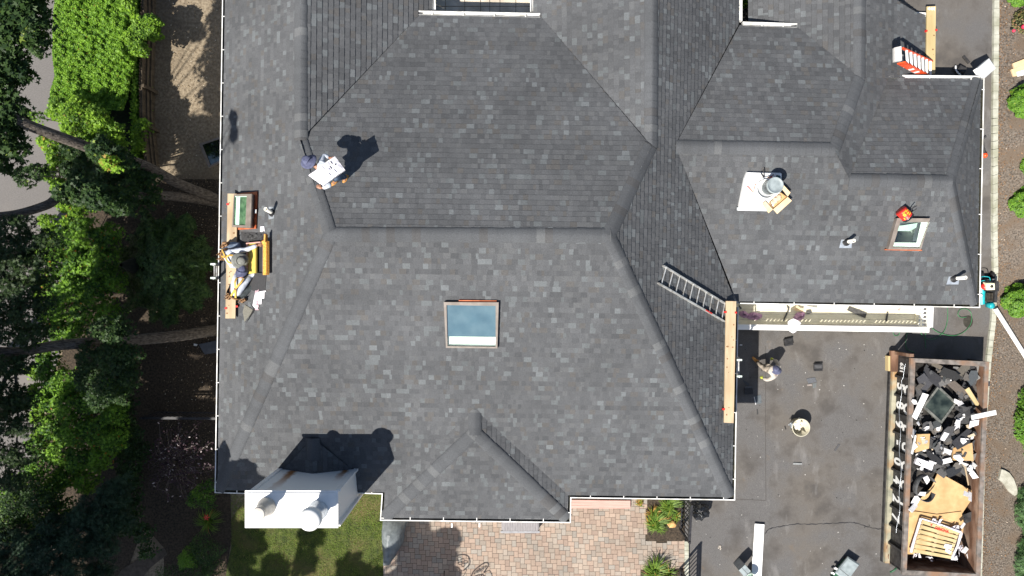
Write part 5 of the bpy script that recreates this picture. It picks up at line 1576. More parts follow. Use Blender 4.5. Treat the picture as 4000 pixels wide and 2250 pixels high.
# open bucket on the driveway
t = thing('tub', 'cream plastic tub with white rags standing alone on the driveway', 'tub', W(3110, 1660, 0))
b0 = W(3110, 1661, 0.0)
MB().lathe([(0.23, 0.0), (0.24, 0.01), (0.275, 0.38), (0.298, 0.385), (0.300, 0.42), (0.285, 0.43), (0.274, 0.42), (0.24, 0.06), (0.0, 0.06)], b0, Z, 34).build('pail', pmat('cream_pail', (0.42, 0.39, 0.29), (0.53, 0.50, 0.39), 7, 0.5), t)
mb = MB()
for k in range(12):
    a = k*2.4; rr_ = 0.02+0.012*k
    mb.ball(b0+Vector((rr_*math.cos(a)-0.05, rr_*math.sin(a)+0.06, 0.20+0.03*math.sin(k*3))), (0.10, 0.07, 0.05), 8, R=Matrix.Rotation(a, 3, 'Z'))
mb.build('rag', pmat('white_rag', (0.66, 0.63, 0.52), (0.78, 0.75, 0.66), 9, 0.8, 0.03, 14), t)
MB().tube([b0+Vector((-0.29, 0.02, 0.36)), b0+Vector((-0.36, 0.06, 0.26)), b0+Vector((-0.30, 0.16, 0.34))], 0.010, 6).box(b0+Vector((-0.29, 0.05, 0.33)), (0.05, 0.16, 0.12)).build('handle', M['galv'], t)

# wheeled bins at the bottom
t = thing('wheelie_bin', 'low green bin with grey lid lying on the driveway near the dumpster', 'bin', W(3260, 2190, 0))
lt = [W(x, y, 0.27) for x, y in ((3313, 2174), (3358, 2204), (3306, 2276), (3262, 2237))]
bt = [W(x, y, 0.22) for x, y in ((3312, 2180), (3352, 2207), (3290, 2298), (3248, 2258))]
cb_ = sum(bt, Vector())/4
lo_ = [dn(cb_.lerp(p, 0.92), 0.03) for p in bt]
mb = MB(); mb.add(bt+lo_, [(0, 1, 2, 3), (4, 5, 1, 0), (5, 6, 2, 1), (6, 7, 3, 2), (7, 4, 0, 3)])
mb.build('body', M['bingreen'], t)
mb = MB(); cl_ = sum(lt, Vector())/4
l2 = [cl_.lerp(p, 0.88)+Z*0.04 for p in lt]; l0 = [p-Z*0.05 for p in lt]
mb.add(l0+lt+l2, [(0, 1, 5, 4), (1, 2, 6, 5), (2, 3, 7, 6), (3, 0, 4, 7), (4, 5, 9, 8), (5, 6, 10, 9), (6, 7, 11, 10), (7, 4, 8, 11), (8, 9, 10, 11)])
ld = mb.build('lid', M['binlid'], t)
MB().beam(l2[0].lerp(l2[3], 0.74)+Z*0.003, l2[1].lerp(l2[2], 0.74)+Z*0.003, 0.014, 0.004).build('seam', M['rubber'], ld)
for (x, y) in ((3266, 2221), (3254, 2239)):
    MB().box(W(x, y, 0.22), (0.10, 0.06, 0.06), Matrix.Rotation(-0.6, 3, 'Z')).box(W(x-6, y-1, 0.22), (0.03, 0.05, 0.05)).build('hinge', M['white'], t)
for p in (lo_[0], lo_[1]):
    MB().lathe([(0.0, -0.02), (0.07, -0.02), (0.07, 0.02), (0.0, 0.02)], dn(p, 0.09), (lo_[1]-lo_[0]), 16).build('wheel', M['rubber'], t)

tag(MB().slab([W(x, y, 0.10) for x, y in ((2949, 2046), (2986, 2049), (2966, 2420), (2925, 2420))], 0.03).build('white_board', M['white']), 'long white board lying on the driveway asphalt', 'board')
t = thing('storage_bin', 'grey topped bin with a white rim on the white board', 'bin', W(2905, 2225, 0))
cs = [W(x, y, 0.62) for x, y in ((2914, 2205), (2934, 2198), (2955, 2230), (2912, 2250), (2886, 2226))]
q = [W(x, y, 0.62) for x, y in ((2886, 2228), (2910, 2206), (2933, 2231), (2909, 2255))]
mb = MB().slab(q, 0.04); mb.build('flap_lid', M['binlid'], t)
mb = MB()
for k in range(4):
    a, b = q[k], q[(k+1) % 4]; mb.add([a, b, dn(b, 0), dn(a, 0)], [(0, 1, 2, 3)])
mb.build('body', pmat('grey_bin', (0.25, 0.26, 0.26), (0.32, 0.33, 0.33), 6, 0.6), t)
MB().beam(q[0].lerp(q[1], 0.5)+Z*0.004, q[3].lerp(q[2], 0.5)+Z*0.004, 0.012, 0.004).build('lid_seam', M['rubber'], t)
t = thing('white_pail', 'pale green pail standing between the grey bin and white board', 'pail', W(2925, 2250, 0))
MB().lathe([(0.15, 0.0), (0.17, 0.40), (0.185, 0.41), (0.185, 0.43), (0.165, 0.43), (0.155, 0.1), (0, 0.1)], W(2935, 2262, 0.43)-Z*0.43, Z, 26).build('pail', M['mint'], t)
# rubbish sack
mb = MB(); c = W(2733, 1996, 0.28); vs = []; n1, n2 = 18, 30; rr2 = random.Random(4)
for i in range(n1+1):
    ph = PI*i/n1
    for k in range(n2):
        th = 2*PI*k/n2
        r = 1+0.13*math.sin(5*th+3*ph)+0.09*math.sin(9*th-4*ph)+0.07*math.sin(13*ph+4*th)
        z = math.cos(ph)*0.27*(1+0.1*math.sin(4*th))
        vs.append(c+Vector((0.31*r*math.sin(ph)*math.cos(th), 0.27*r*math.sin(ph)*math.sin(th), max(z, -0.27))))
mb.add(vs, [(i*n2+k, (i+1)*n2+k, (i+1)*n2+(k+1) % n2, i*n2+(k+1) % n2) for i in range(n1) for k in range(n2)], 0, None, False)
sk = mb.build('refuse_sack', M['bagblack']); tag(sk, 'crumpled shiny black refuse sack by the iron railing', 'sack')
MB().tube([c+Vector((-0.05, 0.15, 0.2)), c+Vector((-0.06, 0.21, 0.33)), c+Vector((-0.12, 0.27, 0.38))], [0.05, 0.03, 0.07], 8).build('tied_neck', M['bagblack'], sk)

# railings
def railing(p, q, label, h=1.28):
    t = thing('iron_railing', label, 'railing', p)
    d = (q-p); L = d.length; d.normalize()
    for z, w in ((h, 0.075), (h-0.16, 0.045), (0.12, 0.045)):
        MB().beam(p+Z*z, q+Z*z, w, 0.035).build('rail', M['black'], t)
    for e in (p, q):
        MB().beam(e, e+Z*(h+0.06), 0.06, 0.06, up=d).build('post', M['black'], t)
    n = max(3, int(L/0.14))
    for k in range(1, n):
        MB().beam(p+d*(L*k/n)+Z*0.12, p+d*(L*k/n)+Z*(h-0.02), 0.024, 0.024, up=d).build('picket', M['black'], t)
    return t
railing(W(2664, 1930, 0.1), W(2656, 2066, 0.1), 'black iron railing along the flower bed beside the refuse sack')
railing(W(2657, 2222, 0.1), W(2650, 2420, 0.1), 'black iron railing past the gap, below the lily clump')

# shingle bits and vents on the driveway
def gscrap(name, px, tone, label, up=0.02, th=0.012, group=None):
    return tone_obj(name, MB().slab([G(x, y, up) for x, y in px], th, tone=tone), label, 'scrap', group)
def vent_plate(px, label, open_end):
    t = thing('roof_vent', label, 'roof vent', G(px[0][0], px[0][1]))
    cs = [G(x, y, 0.10) for x, y in px]
    MB().slab(cs, 0.08).build('hood', pmat('grey_vent', (0.045, 0.045, 0.047), (0.075, 0.075, 0.077), 7, 0.5) if open_end else M['dblack'], t)
    MB().beam(cs[0].lerp(cs[3], 0.06)+Z*0.005, cs[1].lerp(cs[2], 0.06)+Z*0.005, 0.05, 0.02).beam(cs[3].lerp(cs[0], 0.08)+Z*0.005, cs[2].lerp(cs[1], 0.08)+Z*0.005, 0.07, 0.02).build('slot', M['rubber'], t)
    return t
vent_plate([(3063, 1327), (3096, 1320), (3098, 1345), (3066, 1351)], 'black roof vent lying on the driveway above the bending man', False)
vent_plate([(3181, 1422), (3212, 1421), (3213, 1446), (3181, 1448)], 'grey roof vent with dark slots lying flat on the driveway', True)
gscrap('shingle_scrap', ((3150, 1479), (3184, 1474), (3191, 1492), (3158, 1499)), (0.10, 0.105, 0.115), 'grey shingle scrap with a torn corner on the driveway')
gscrap('shingle_scrap', ((3175, 1498), (3190, 1495), (3188, 1512), (3175, 1518)), (0.12, 0.13, 0.13), 'small pale shingle corner touching the torn grey scrap')
gscrap('wood_chip', ((3153, 1501), (3171, 1500), (3172, 1507), (3154, 1508)), (0.24, 0.21, 0.19), 'little pinkish chip beside the torn grey scrap')
gscrap('shingle_scrap', ((2950, 1547), (2973, 1543), (2975, 1575), (2955, 1578)), (0.10, 0.115, 0.125), 'grey shingle scrap just past the house shadow on the driveway')
gscrap('metal_strip', ((2945, 1550), (2948, 1550), (2954, 1580), (2951, 1581)), (0.55, 0.55, 0.55), 'thin white strip beside the shingle at the shadow edge')
gscrap('shingle_scrap', ((3275, 1734), (3282, 1737), (3265, 1762), (3258, 1760)), (0.075, 0.075, 0.078), 'slanted dark shingle strip below the bucket')
gscrap('metal_strip', ((3099, 1808), (3133, 1809), (3133, 1815), (3099, 1815)), (0.24, 0.25, 0.25), 'short grey metal strip lying level on the driveway')
gscrap('metal_strip', ((3099, 1806), (3132, 1806), (3132, 1808), (3099, 1808)), (0.02, 0.02, 0.02), 'black edge strip against the short grey metal strip')
gscrap('shingle_scrap', ((2900, 1488), (2906, 1485), (2929, 1500), (2923, 1507)), (0.06, 0.065, 0.07), 'dark strip lying in the house shadow')
gscrap('shingle_scrap', ((2910, 1510), (2940, 1508), (2940, 1516), (2911, 1518)), (0.09, 0.095, 0.1), 'lighter strip lying in the house shadow')
gscrap('shingle_scrap', ((2907, 1520), (2940, 1517), (2942, 1540), (2909, 1541)), (0.04, 0.04, 0.042), 'dark sheet lying in the house shadow', 0.04)
gscrap('metal_strip', ((2892, 1345), (2900, 1346), (2899, 1350), (2888, 1349)), (0.6, 0.6, 0.6), 'white chip lying near the wall in the house shadow')
gscrap('shingle_scrap', ((3064, 1665), (3068, 1664), (3072, 1677), (3068, 1678)), (0.03, 0.03, 0.03), 'tiny dark shingle strip left of the bucket')
gscrap('shingle_scrap', ((3154, 1502), (3170, 1500), (3170, 1501), (3155, 1503)), (0.3, 0.28, 0.26), 'sliver under the pinkish chip', 0.03)
gscrap('shingle_scrap', ((2876+80, 1600), (2960, 1598), (2962, 1618), (2957, 1620)), (0.05, 0.05, 0.05), 'short dark strip below the shadow edge scrap')
rr = random.Random(77)
mb = MB()
for k in range(170):
    px, py = rr.uniform(2720, 3470), rr.uniform(1330, 2240)
    s = rr.choice((0.008, 0.012, 0.016, 0.022)); a = rr.uniform(0, 6)
    tn_ = rr.choice((0.35, 0.25, 0.45, 0.03, 0.03, 0.04))
    c = G(px, py, 0.012)
    mb.slab([c+Vector((math.cos(a+q)*s*rr.uniform(0.5, 1.4), math.sin(a+q)*s, 0)) for q in (0, 1.6, 3.1, 4.7)], 0.006, tone=(tn_, tn_*0.97, tn_*0.9))
for k in range(12):
    mb.ball(W(2810+rr.uniform(-5, 6), 2138+rr.uniform(-9, 9), 0.015), rr.uniform(0.015, 0.028), 6, tone=(0.42, 0.38, 0.33))
tag(mb.build('litter_crumbs', M['scrap']), kind='stuff')
# crack sealed across the asphalt
mb = MB(); cp = [(2975, 2080), (2988, 2085), (3000, 2070), (3020, 2062), (3060, 2055), (3110, 2047), (3160, 2048), (3215, 2046), (3260, 2044), (3320, 2041), (3350, 2045), (3390, 2058), (3430, 2066), (3470, 2066)]
pts = spline([W(x, y, 0.007) for x, y in cp], 6)
for k, (a, b) in enumerate(zip(pts, pts[1:])):
    j = Vector((0, 0.012*math.sin(k*1.9), 0))
    mb.beam(a+j, b+Vector((0, 0.012*math.sin((k+1)*1.9), 0)), 0.022+0.008*math.sin(k*0.9), 0.004)
struct('road_crack', mb, M['black'])
mb = MB()
for a, b in (((2876, 1950), (2990, 1955)), ((2990, 1640), (2992, 1955)), ((2990, 1350), (2990, 1640))):
    mb.beam(W(*a, 0.006), W(*b, 0.006), 0.016, 0.003)
struct('asphalt_seam', mb, pmat('seam', (0.05, 0.045, 0.04), (0.07, 0.065, 0.06), 9, 0.9))

# ------------------------------------------------------------------ compressor beside the kerb
g0 = G(3862, 1135)
t = thing('air_compressor', 'teal air compressor with cream fuel tank beside the kerb', 'compressor', g0)
def K(x, y, up): return G(x, y, up)
MB().tube([K(3834, 1118, 0.25), K(3835, 1186, 0.25)], 0.11, 14).build('tank', M['teal'], t)
MB().tube([K(3868, 1095, 0.22), K(3868, 1190, 0.22)], 0.10, 14).build('tank', M['teal'], t)
MB().lathe([(0.0, -0.02), (0.10, 0.0), (0.105, 0.16), (0.09, 0.2), (0.0, 0.21)], K(3858, 1190, 0.40), (0.25, -0.2, 1), 18).build('air_filter', M['teal'], t)
mb = MB()
mb.slab([K(x, y, 0.72) for x, y in ((3853, 1107), (3885, 1107), (3886, 1132), (3853, 1133))], 0.17)
mb.slab([K(x, y, 0.735) for x, y in ((3856, 1110), (3882, 1110), (3883, 1129), (3856, 1130))], 0.02)
en = mb.build('fuel_tank', M['creamp'], t)
MB().lathe([(0.045, 0), (0.045, 0.03), (0, 0.035)], K(3873, 1119, 0.74), Z, 12).build('fuel_cap', M['rubber'], en)
MB().lathe([(0.0, -0.02), (0.115, 0.0), (0.11, 0.07), (0.06, 0.10), (0.0, 0.11)], K(3847, 1119, 0.56), (-0.5, 0.1, 0.8), 18).build('engine_shroud', M['red'], t)
MB().box(K(3868, 1120, 0.40), (0.34, 0.30, 0.36)).build('engine', M['dblack'], t)
mb = MB().box(K(3868, 1160, 0.38), (0.32, 0.30, 0.22))
for k in range(5): mb.box(K(3856+k*6, 1160, 0.52), (0.022, 0.26, 0.08))
mb.build('pump', pmat('oily_iron', (0.02, 0.018, 0.015), (0.07, 0.06, 0.045), 12, 0.6), t)
MB().slab([K(x, y, 0.60) for x, y in ((3889, 1098), (3900, 1098), (3895, 1182), (3884, 1182))], 0.30).build('belt_guard', M['dblack'], t)
MB().slab([K(x, y, 0.615) for x, y in ((3893, 1132), (3897, 1132), (3896, 1147), (3892, 1147))], 0.005).build('guard_label', M['white'], t)
MB().tube(spline([K(3832, 1082, 0.5), K(3845, 1080, 0.62), K(3864, 1083, 0.62), K(3868, 1095, 0.5)], 4), 0.014, 7).tube(spline([K(3832, 1098, 0.45), K(3846, 1096, 0.5), K(3850, 1104, 0.4)], 4), 0.014, 7).build('handle', M['teal'], t)
for (x, y) in ((3832, 1078), (3874, 1078)):
    MB().lathe([(0.0, -0.04), (0.13, -0.04), (0.14, 0.0), (0.13, 0.04), (0.0, 0.04)], K(x, y, 0.13), (1, 0, 0), 16).build('wheel', M['rubber'], t)
for (x, y) in ((3833, 1122), (3833, 1153)):
    MB().lathe([(0.04, 0), (0.04, 0.02), (0, 0.022)], K(x, y, 0.40), Z, 12).build('gauge', M['white'], t)
MB().box(K(3858, 1098, 0.42), (0.13, 0.10, 0.14)).box(K(3880, 1097, 0.45), (0.10, 0.12, 0.06)).build('control_box', pmat('grey_iron', (0.10, 0.10, 0.10), (0.2, 0.2, 0.2), 12, 0.6), t)

# white downpipe lying on the bed
t = thing('loose_downspout', 'loose white downspout lying across the mulch near the compressor', 'downspout', G(3950, 1300))
a, b = G(3888, 1206, 0.20), G(4060, 1478, 0.12)
MB().beam(a, b, 0.10, 0.09, up=Vector((0.35, 0.2, 1)).normalized()).build('pipe', M['white'], t)
# cardboard on the bed
t = thing('cardboard_trim', 'folded cardboard pieces lying on the mulch at the edge of the view', 'cardboard', G(3975, 270))
MB().slab([G(x, y, 0.08) for x, y in ((3957, 247), (4040, 215), (4048, 235), (3962, 266))], 0.05).build('strip', M['card2'], t)
MB().slab([G(x, y, 0.07) for x, y in ((3950, 271), (4040, 238), (4050, 280), (3960, 299))], 0.05).build('strip', M['card2'], t)
MB().slab([G(x, y, 0.09) for x, y in ((3972, 281), (4050, 258), (4052, 282), (3975, 299))], 0.015).build('white_panel', M['white'], t)
# flagstone
tag(MB().slab([G(x, y, 0.10) for x, y in ((3913, 1833), (3927, 1838), (3944, 1848), (3960, 1870), (3973, 1905), (3976, 1930), (3963, 1937), (3945, 1922), (3926, 1893), (3903, 1872))], 0.12).build('boulder', M['flag']), 'flat pale boulder in the mulch beside the dumpster', 'boulder')
# back driveway bits
def gthing(name, label, cat, px, py): return thing(name, label, cat, G(px, py))
t = gthing('leaf_blower', 'black leaf blower with a white hose on the back driveway', 'leaf blower', 3745, 275)
MB().box(G(3752, 274, 0.12), (0.22, 0.16, 0.2), Matrix.Rotation(-0.5, 3, 'Z')).box(G(3764, 278, 0.1), (0.06, 0.16, 0.12), Matrix.Rotation(-0.4, 3, 'Z')).build('motor_unit', M['dblack'], t)
MB().tube(spline([G(3733, 258, 0.1), G(3734, 272, 0.15), G(3741, 283, 0.15), G(3752, 292, 0.1)], 5), 0.026, 8).build('hose', M['white'], t)
MB().beam(G(3721, 269, 0.1), G(3741, 261, 0.1), 0.04, 0.04).build('strap', M['rubber'], t)
tag(MB().slab([G(x, y, 0.05) for x, y in ((3760, 222), (3768, 216), (3791, 242), (3783, 249))], 0.04).beam(G(3766, 222, 0.07), G(3786, 244, 0.07), 0.03, 0.02).build('vent_strip', M['dblack']), 'slanted black vent strip on the back driveway', 'vent strip')
t = gthing('string_trimmer', 'orange and black trimmer lying beside the right gutter', 'trimmer', 3845, 580)
MB().ball(G(3847, 606, 0.12), (0.075, 0.09, 0.08), 12).build('motor', M['orange'], t)
MB().tube([G(3847, 598, 0.12), G(3844, 575, 0.10), G(3841, 545, 0.08)], [0.04, 0.018, 0.014], 8).build('shaft', M['rubber'], t)
MB().beam(G(3842, 541, 0.08), G(3852, 532, 0.08), 0.05, 0.02).build('guard', M['dblack'], t)
# green air hose in loops below the balcony
pts = spline([G(x, y, 0.035) for x, y in ((3700, 1195), (3702, 1240), (3690, 1290), (3660, 1318), (3630, 1326), (3605, 1312), (3592, 1285), (3600, 1262))], 8)
mb = MB().tube(pts, 0.012, 6)
mb.tube(spline([G(x, y, 0.03) for x, y in ((3640, 1282), (3670, 1300), (3720, 1311), (3760, 1300), (3788, 1272), (3796, 1240), (3788, 1215), (3768, 1206), (3748, 1212), (3742, 1230), (3756, 1240), (3775, 1238))], 8), 0.012, 6)
mb.tube(spline([G(x, y, 0.025) for x, y in ((3495, 1284), (3489, 1300), (3497, 1311), (3512, 1306), (3516, 1286))], 8), 0.012, 6)
mb.tube(spline([G(x, y, 0.025) for x, y in ((3490, 1282), (3510, 1292), (3540, 1288))], 6), 0.012, 6)
mb.tube(spline([G(x, y, 0.025) for x, y in ((3548, 1290), (3540, 1315), (3538, 1345), (3545, 1365), (3575, 1378))], 8), 0.012, 6)
mb.tube(spline([G(x, y, 0.025) for x, y in ((3616, 1300), (3614, 1330), (3616, 1360))], 6), 0.012, 6)
tag(mb.build('air_hose', M['green_hose']), 'thin green hose looping over the asphalt below the balcony', 'hose')
mb = MB(); mb.lathe([(0.21, 0.0), (0.0, 0.002)], G(3782, 1256, 0.006), Z, 20, sx=0.8)
struct('road_stain', mb, pmat('oil_stain', (0.03, 0.028, 0.02), (0.05, 0.045, 0.035), 9, 0.5))

# ------------------------------------------------------------------ things on the balcony
def bw(x, y, up=0.0): return W(x, y, bz+up)
def cloth(name, outline, mat, label, cat, h=0.12, top=None):
    c = sum((bw(x, y) for x, y in outline), Vector())/len(outline); n = len(outline); rings = 6; vs = []; mb = MB()
    for r in range(rings+1):
        f = 1-r/rings
        for k, (x, y) in enumerate(outline):
            p = bw(x, y).lerp(c, 1-f) if f > 0 else c.copy()
            p.z = bz+0.012+h*math.sin(PI/2*(1-f))*(1+0.35*math.sin(k*2.1+r*1.7))
            vs.append(p)
    mb.add(vs, [(r*n+k, r*n+(k+1) % n, (r+1)*n+(k+1) % n, (r+1)*n+k) for r in range(rings) for k in range(n)], 0, None, True)
    return tag(mb.build(name, mat), label, cat)
def oval(cx, cy, rx, ry, n=16, rot=0.0, wob=0.12):
    return [(cx+rx*math.cos(2*PI*k/n)*math.cos(rot)*(1+wob*math.sin(3*k))-ry*math.sin(2*PI*k/n)*math.sin(rot), cy+rx*math.cos(2*PI*k/n)*math.sin(rot)+ry*math.sin(2*PI*k/n)*math.cos(rot)*(1+wob*math.sin(2.3*k))) for k in range(n)]
cloth('plastic_wrap', oval(2945, 1235, 32, 15), M['lilac'], 'rounded lilac plastic wrap on the shaded end of the balcony', 'wrap', 0.14)
cloth('plastic_wrap', oval(2905, 1228, 20, 13, rot=0.3), M['lilac'], 'gathered lilac wrap in the balcony corner by the wall', 'wrap', 0.12)
cloth('plastic_wrap', oval(3122, 1235, 24, 16, rot=-0.5), M['lilac'], 'lilac wrap crumpled in the middle of the balcony', 'wrap', 0.14)
pts = [(3078, 1256), (3098, 1244), (3118, 1252), (3128, 1262), (3118, 1280), (3108, 1296), (3098, 1302), (3084, 1294), (3077, 1278)]
cc = W(3100, 1272, 1.95); mb = MB(); n = len(pts); vs = []
for r in range(5):
    f = 1-r/4
    for k, (x, y) in enumerate(pts):
        p = W(x, y, 1.72 if y > 1275 else 1.88).lerp(cc, 1-f)
        p.z += 0.03*math.sin(k*2.7+r*2); vs.append(p)
mb.add(vs, [(r*n+k, r*n+(k+1) % n, (r+1)*n+(k+1) % n, (r+1)*n+k) for r in range(4) for k in range(n)], 0, None, True)
tag(mb.build('wrapper_sheet', M['paper']), 'white wrapper draped over the balcony rail', 'wrapper')
def bal(name, px, mat, label, cat, up=0.03, th=0.008, ups=None):
    return tag(MB().slab([bw(x, y, ups[i] if ups else up) for i, (x, y) in enumerate(px)], th).build(name, mat), label, cat)
shm_ = pmat('loose_shingle', (0.05, 0.05, 0.05), (0.085, 0.083, 0.08), 12, 0.9)
bal('shingle_offcut', ((3318, 1196), (3387, 1222), (3380, 1243), (3309, 1212)), shm_, 'largest dark shingle offcut on the balcony boards', 'offcut')
bal('shingle_offcut', ((3465, 1218), (3471, 1219), (3466, 1254), (3458, 1253)), shm_, 'narrow upright dark shingle offcut on the balcony', 'offcut')
bal('shingle_offcut', ((3149, 1214), (3168, 1211), (3172, 1222), (3158, 1227), (3149, 1225)), shm_, 'small dark shingle offcut beside the cardboard on the balcony', 'offcut', 0.05)
bal('shingle_offcut', ((3148, 1194), (3193, 1193), (3191, 1202)), pmat('greyscrap', (0.16, 0.16, 0.15), (0.24, 0.24, 0.22), 9, 0.8), 'thin grey wedge at the back of the balcony', 'offcut')
bal('shingle_offcut', ((3072, 1190), (3085, 1200), (3083, 1212), (3063, 1254), (3057, 1253), (3078, 1208)), shm_, 'bent dark strip across the balcony boards', 'offcut')
bal('shingle_offcut', ((2886, 1190), (2898, 1204), (2893, 1209), (2887, 1199)), shm_, 'dark scrap at the balcony end under the gutter', 'offcut')
bal('paper_scrap', ((3508, 1211), (3519, 1202), (3513, 1216)), pmat('mauve_scrap', (0.3, 0.22, 0.24), (0.36, 0.27, 0.3), 9, 0.8), 'small mauve triangle near the balcony end', 'scrap')
bal('cardboard_scrap', ((3100, 1210), (3113, 1192), (3125, 1202), (3139, 1204), (3137, 1218), (3108, 1214)), M['card2'], 'torn cardboard piece on the balcony', 'cardboard', 0.12)

# ------------------------------------------------------------------ patio things
def loft(name, rings, mat, label, cat, close=True, smooth=True):
    n = len(rings[0]); mb = MB(); vs = [p for r in rings for p in r]
    fs = [(i*n+k, i*n+(k+1) % n, (i+1)*n+(k+1) % n, (i+1)*n+k) for i in range(len(rings)-1) for k in range(n)]
    mb.add(vs, fs, 0, None, smooth)
    if close: mb.add(rings[-1], [tuple(range(n))], 0, None)
    return tag(mb.build(name, mat), label, cat)
base = [(1502, 2000), (1560, 1998), (1596, 2020), (1582, 2070), (1578, 2110), (1562, 2140), (1545, 2165), (1528, 2195), (1506, 2198), (1500, 2160), (1498, 2110), (1499, 2050)]
def gr(s, z, cx, cy, jit):
    out = []
    for k, (x, y) in enumerate(base):
        q = (cx+(x-cx)*s+jit*math.sin(k*2.2), cy+(y-cy)*s+jit*math.cos(k*1.7)); p = W(*q, 0.08); p.z = z; out.append(p)
    return out
loft('grill_cover', [gr(1.0, 0.08, 1540, 2100, 0), gr(0.95, 0.3, 1540, 2100, 2), gr(0.9, 0.55, 1540, 2095, 3), gr(0.75, 0.75, 1538, 2085, 3), gr(0.45, 0.88, 1536, 2075, 2), gr(0.12, 0.95, 1534, 2065, 0)], M['tarp'], 'grey fabric cover over a grill on the shaded patio corner', 'grill cover')
t = thing('deck_box', 'grey slatted deck box under the bay eave on the patio', 'deck box', W(2032, 2060, 0.1))
MB().box(W(2032, 2052, 0.32), (1.24, 0.36, 0.5)).build('box', M['slat'], t)
for k in range(14):
    MB().box(W(1968+k*9.9, 2056, 0.585), (0.078, 0.40, 0.025)).build('slat', M['slat'], t)
MB().box(W(2032, 2077, 0.58), (1.30, 0.05, 0.05)).build('front_edge', pmat('greyedge', (0.24, 0.24, 0.25), (0.3, 0.3, 0.31), 9, 0.7), t)
mb = MB()
for k in range(3):
    a = W(2228, 1958+k*11, 0.2); b = W(2462, 1961+k*10, 0.2)
    mb.beam(Vector((a.x, a.y, 0.19)), Vector((b.x, b.y, 0.19)), 0.088, 0.04)
tag(mb.box((W(2345, 1968, 0.1).x, W(2345, 1968, 0.1).y, 0.13), (2.0, 0.24, 0.1)).build('door_step', M['pinkwood']), 'long pinkish timber step against the house wall', 'step')
mb = MB(); c = W(2625, 2048, 0.18); vs = []
for i in range(9):
    for k in range(14):
        ph = PI*i/8; th = 2*PI*k/14; r = 1+0.1*math.sin(3*th+i)+0.07*math.sin(5*th-2*i)
        vs.append(c+Vector((0.145*r*math.sin(ph)**0.7*math.cos(th), 0.12*r*math.sin(ph)**0.7*math.sin(th), 0.09*math.cos(ph))))
mb.add(vs, [(i*14+k, (i+1)*14+k, (i+1)*14+(k+1) % 14, i*14+(k+1) % 14) for i in range(8) for k in range(14)])
tag(mb.build('rock', M['rock']), 'ochre rock in the flower bed', 'rock')

irn = pmat('bronze_iron', (0.03, 0.022, 0.017), (0.06, 0.045, 0.035), 12, 0.5)
def patio_chair(px, py, rz, label):
    t = thing('patio_chair', label, 'chair', W(px, py, 0.09), 'iron chairs on the patio', rz)
    def B(mb, name, m=irn): return mb.build(name, m, t, True)
    mb = MB()
    ring = [(0.24*math.cos(a)*1.0, 0.22*math.sin(a), 0.44) for a in [2*PI*k/20 for k in range(21)]]
    mb.tube(ring, 0.014, 6)
    for k in range(-3, 4): mb.tube([(k*0.06, -0.2, 0.44), (k*0.06, 0.2, 0.44)], 0.014, 6)
    B(mb, 'seat')
    for sx_ in (-1, 1):
        for sy in (-1, 1):
            B(MB().tube([(sx_*0.19, sy*0.17, 0.44), (sx_*0.22, sy*0.2, 0.2), (sx_*0.25, sy*0.23, 0.0)], [0.012, 0.011, 0.014], 6), 'leg')
        B(MB().tube(spline([(sx_*0.22, 0.2, 0.44), (sx_*0.28, 0.12, 0.66), (sx_*0.28, -0.16, 0.64), (sx_*0.22, -0.2, 0.44)], 5), 0.012, 6), 'armrest')
    mb = MB()
    arc = spline([(-0.24, 0.22, 0.44), (-0.27, 0.28, 0.72), (-0.14, 0.31, 0.90), (0, 0.32, 0.95), (0.14, 0.31, 0.90), (0.27, 0.28, 0.72), (0.24, 0.22, 0.44)], 6)
    mb.tube(arc, 0.02, 7)
    for cx_ in (-0.12, 0, 0.12):
        for cz in (0.58, 0.74):
            mb.tube([(cx_+0.055*math.cos(a), 0.27, cz+0.07*math.sin(a)) for a in [2*PI*k/14 for k in range(15)]], 0.011, 5)
    B(mb, 'backrest')
    return t
patio_chair(1748, 2268, math.radians(-28), 'iron patio chair standing in the tree shade')
patio_chair(1848, 2300, math.radians(22), 'iron patio chair standing in the sun on the patio')

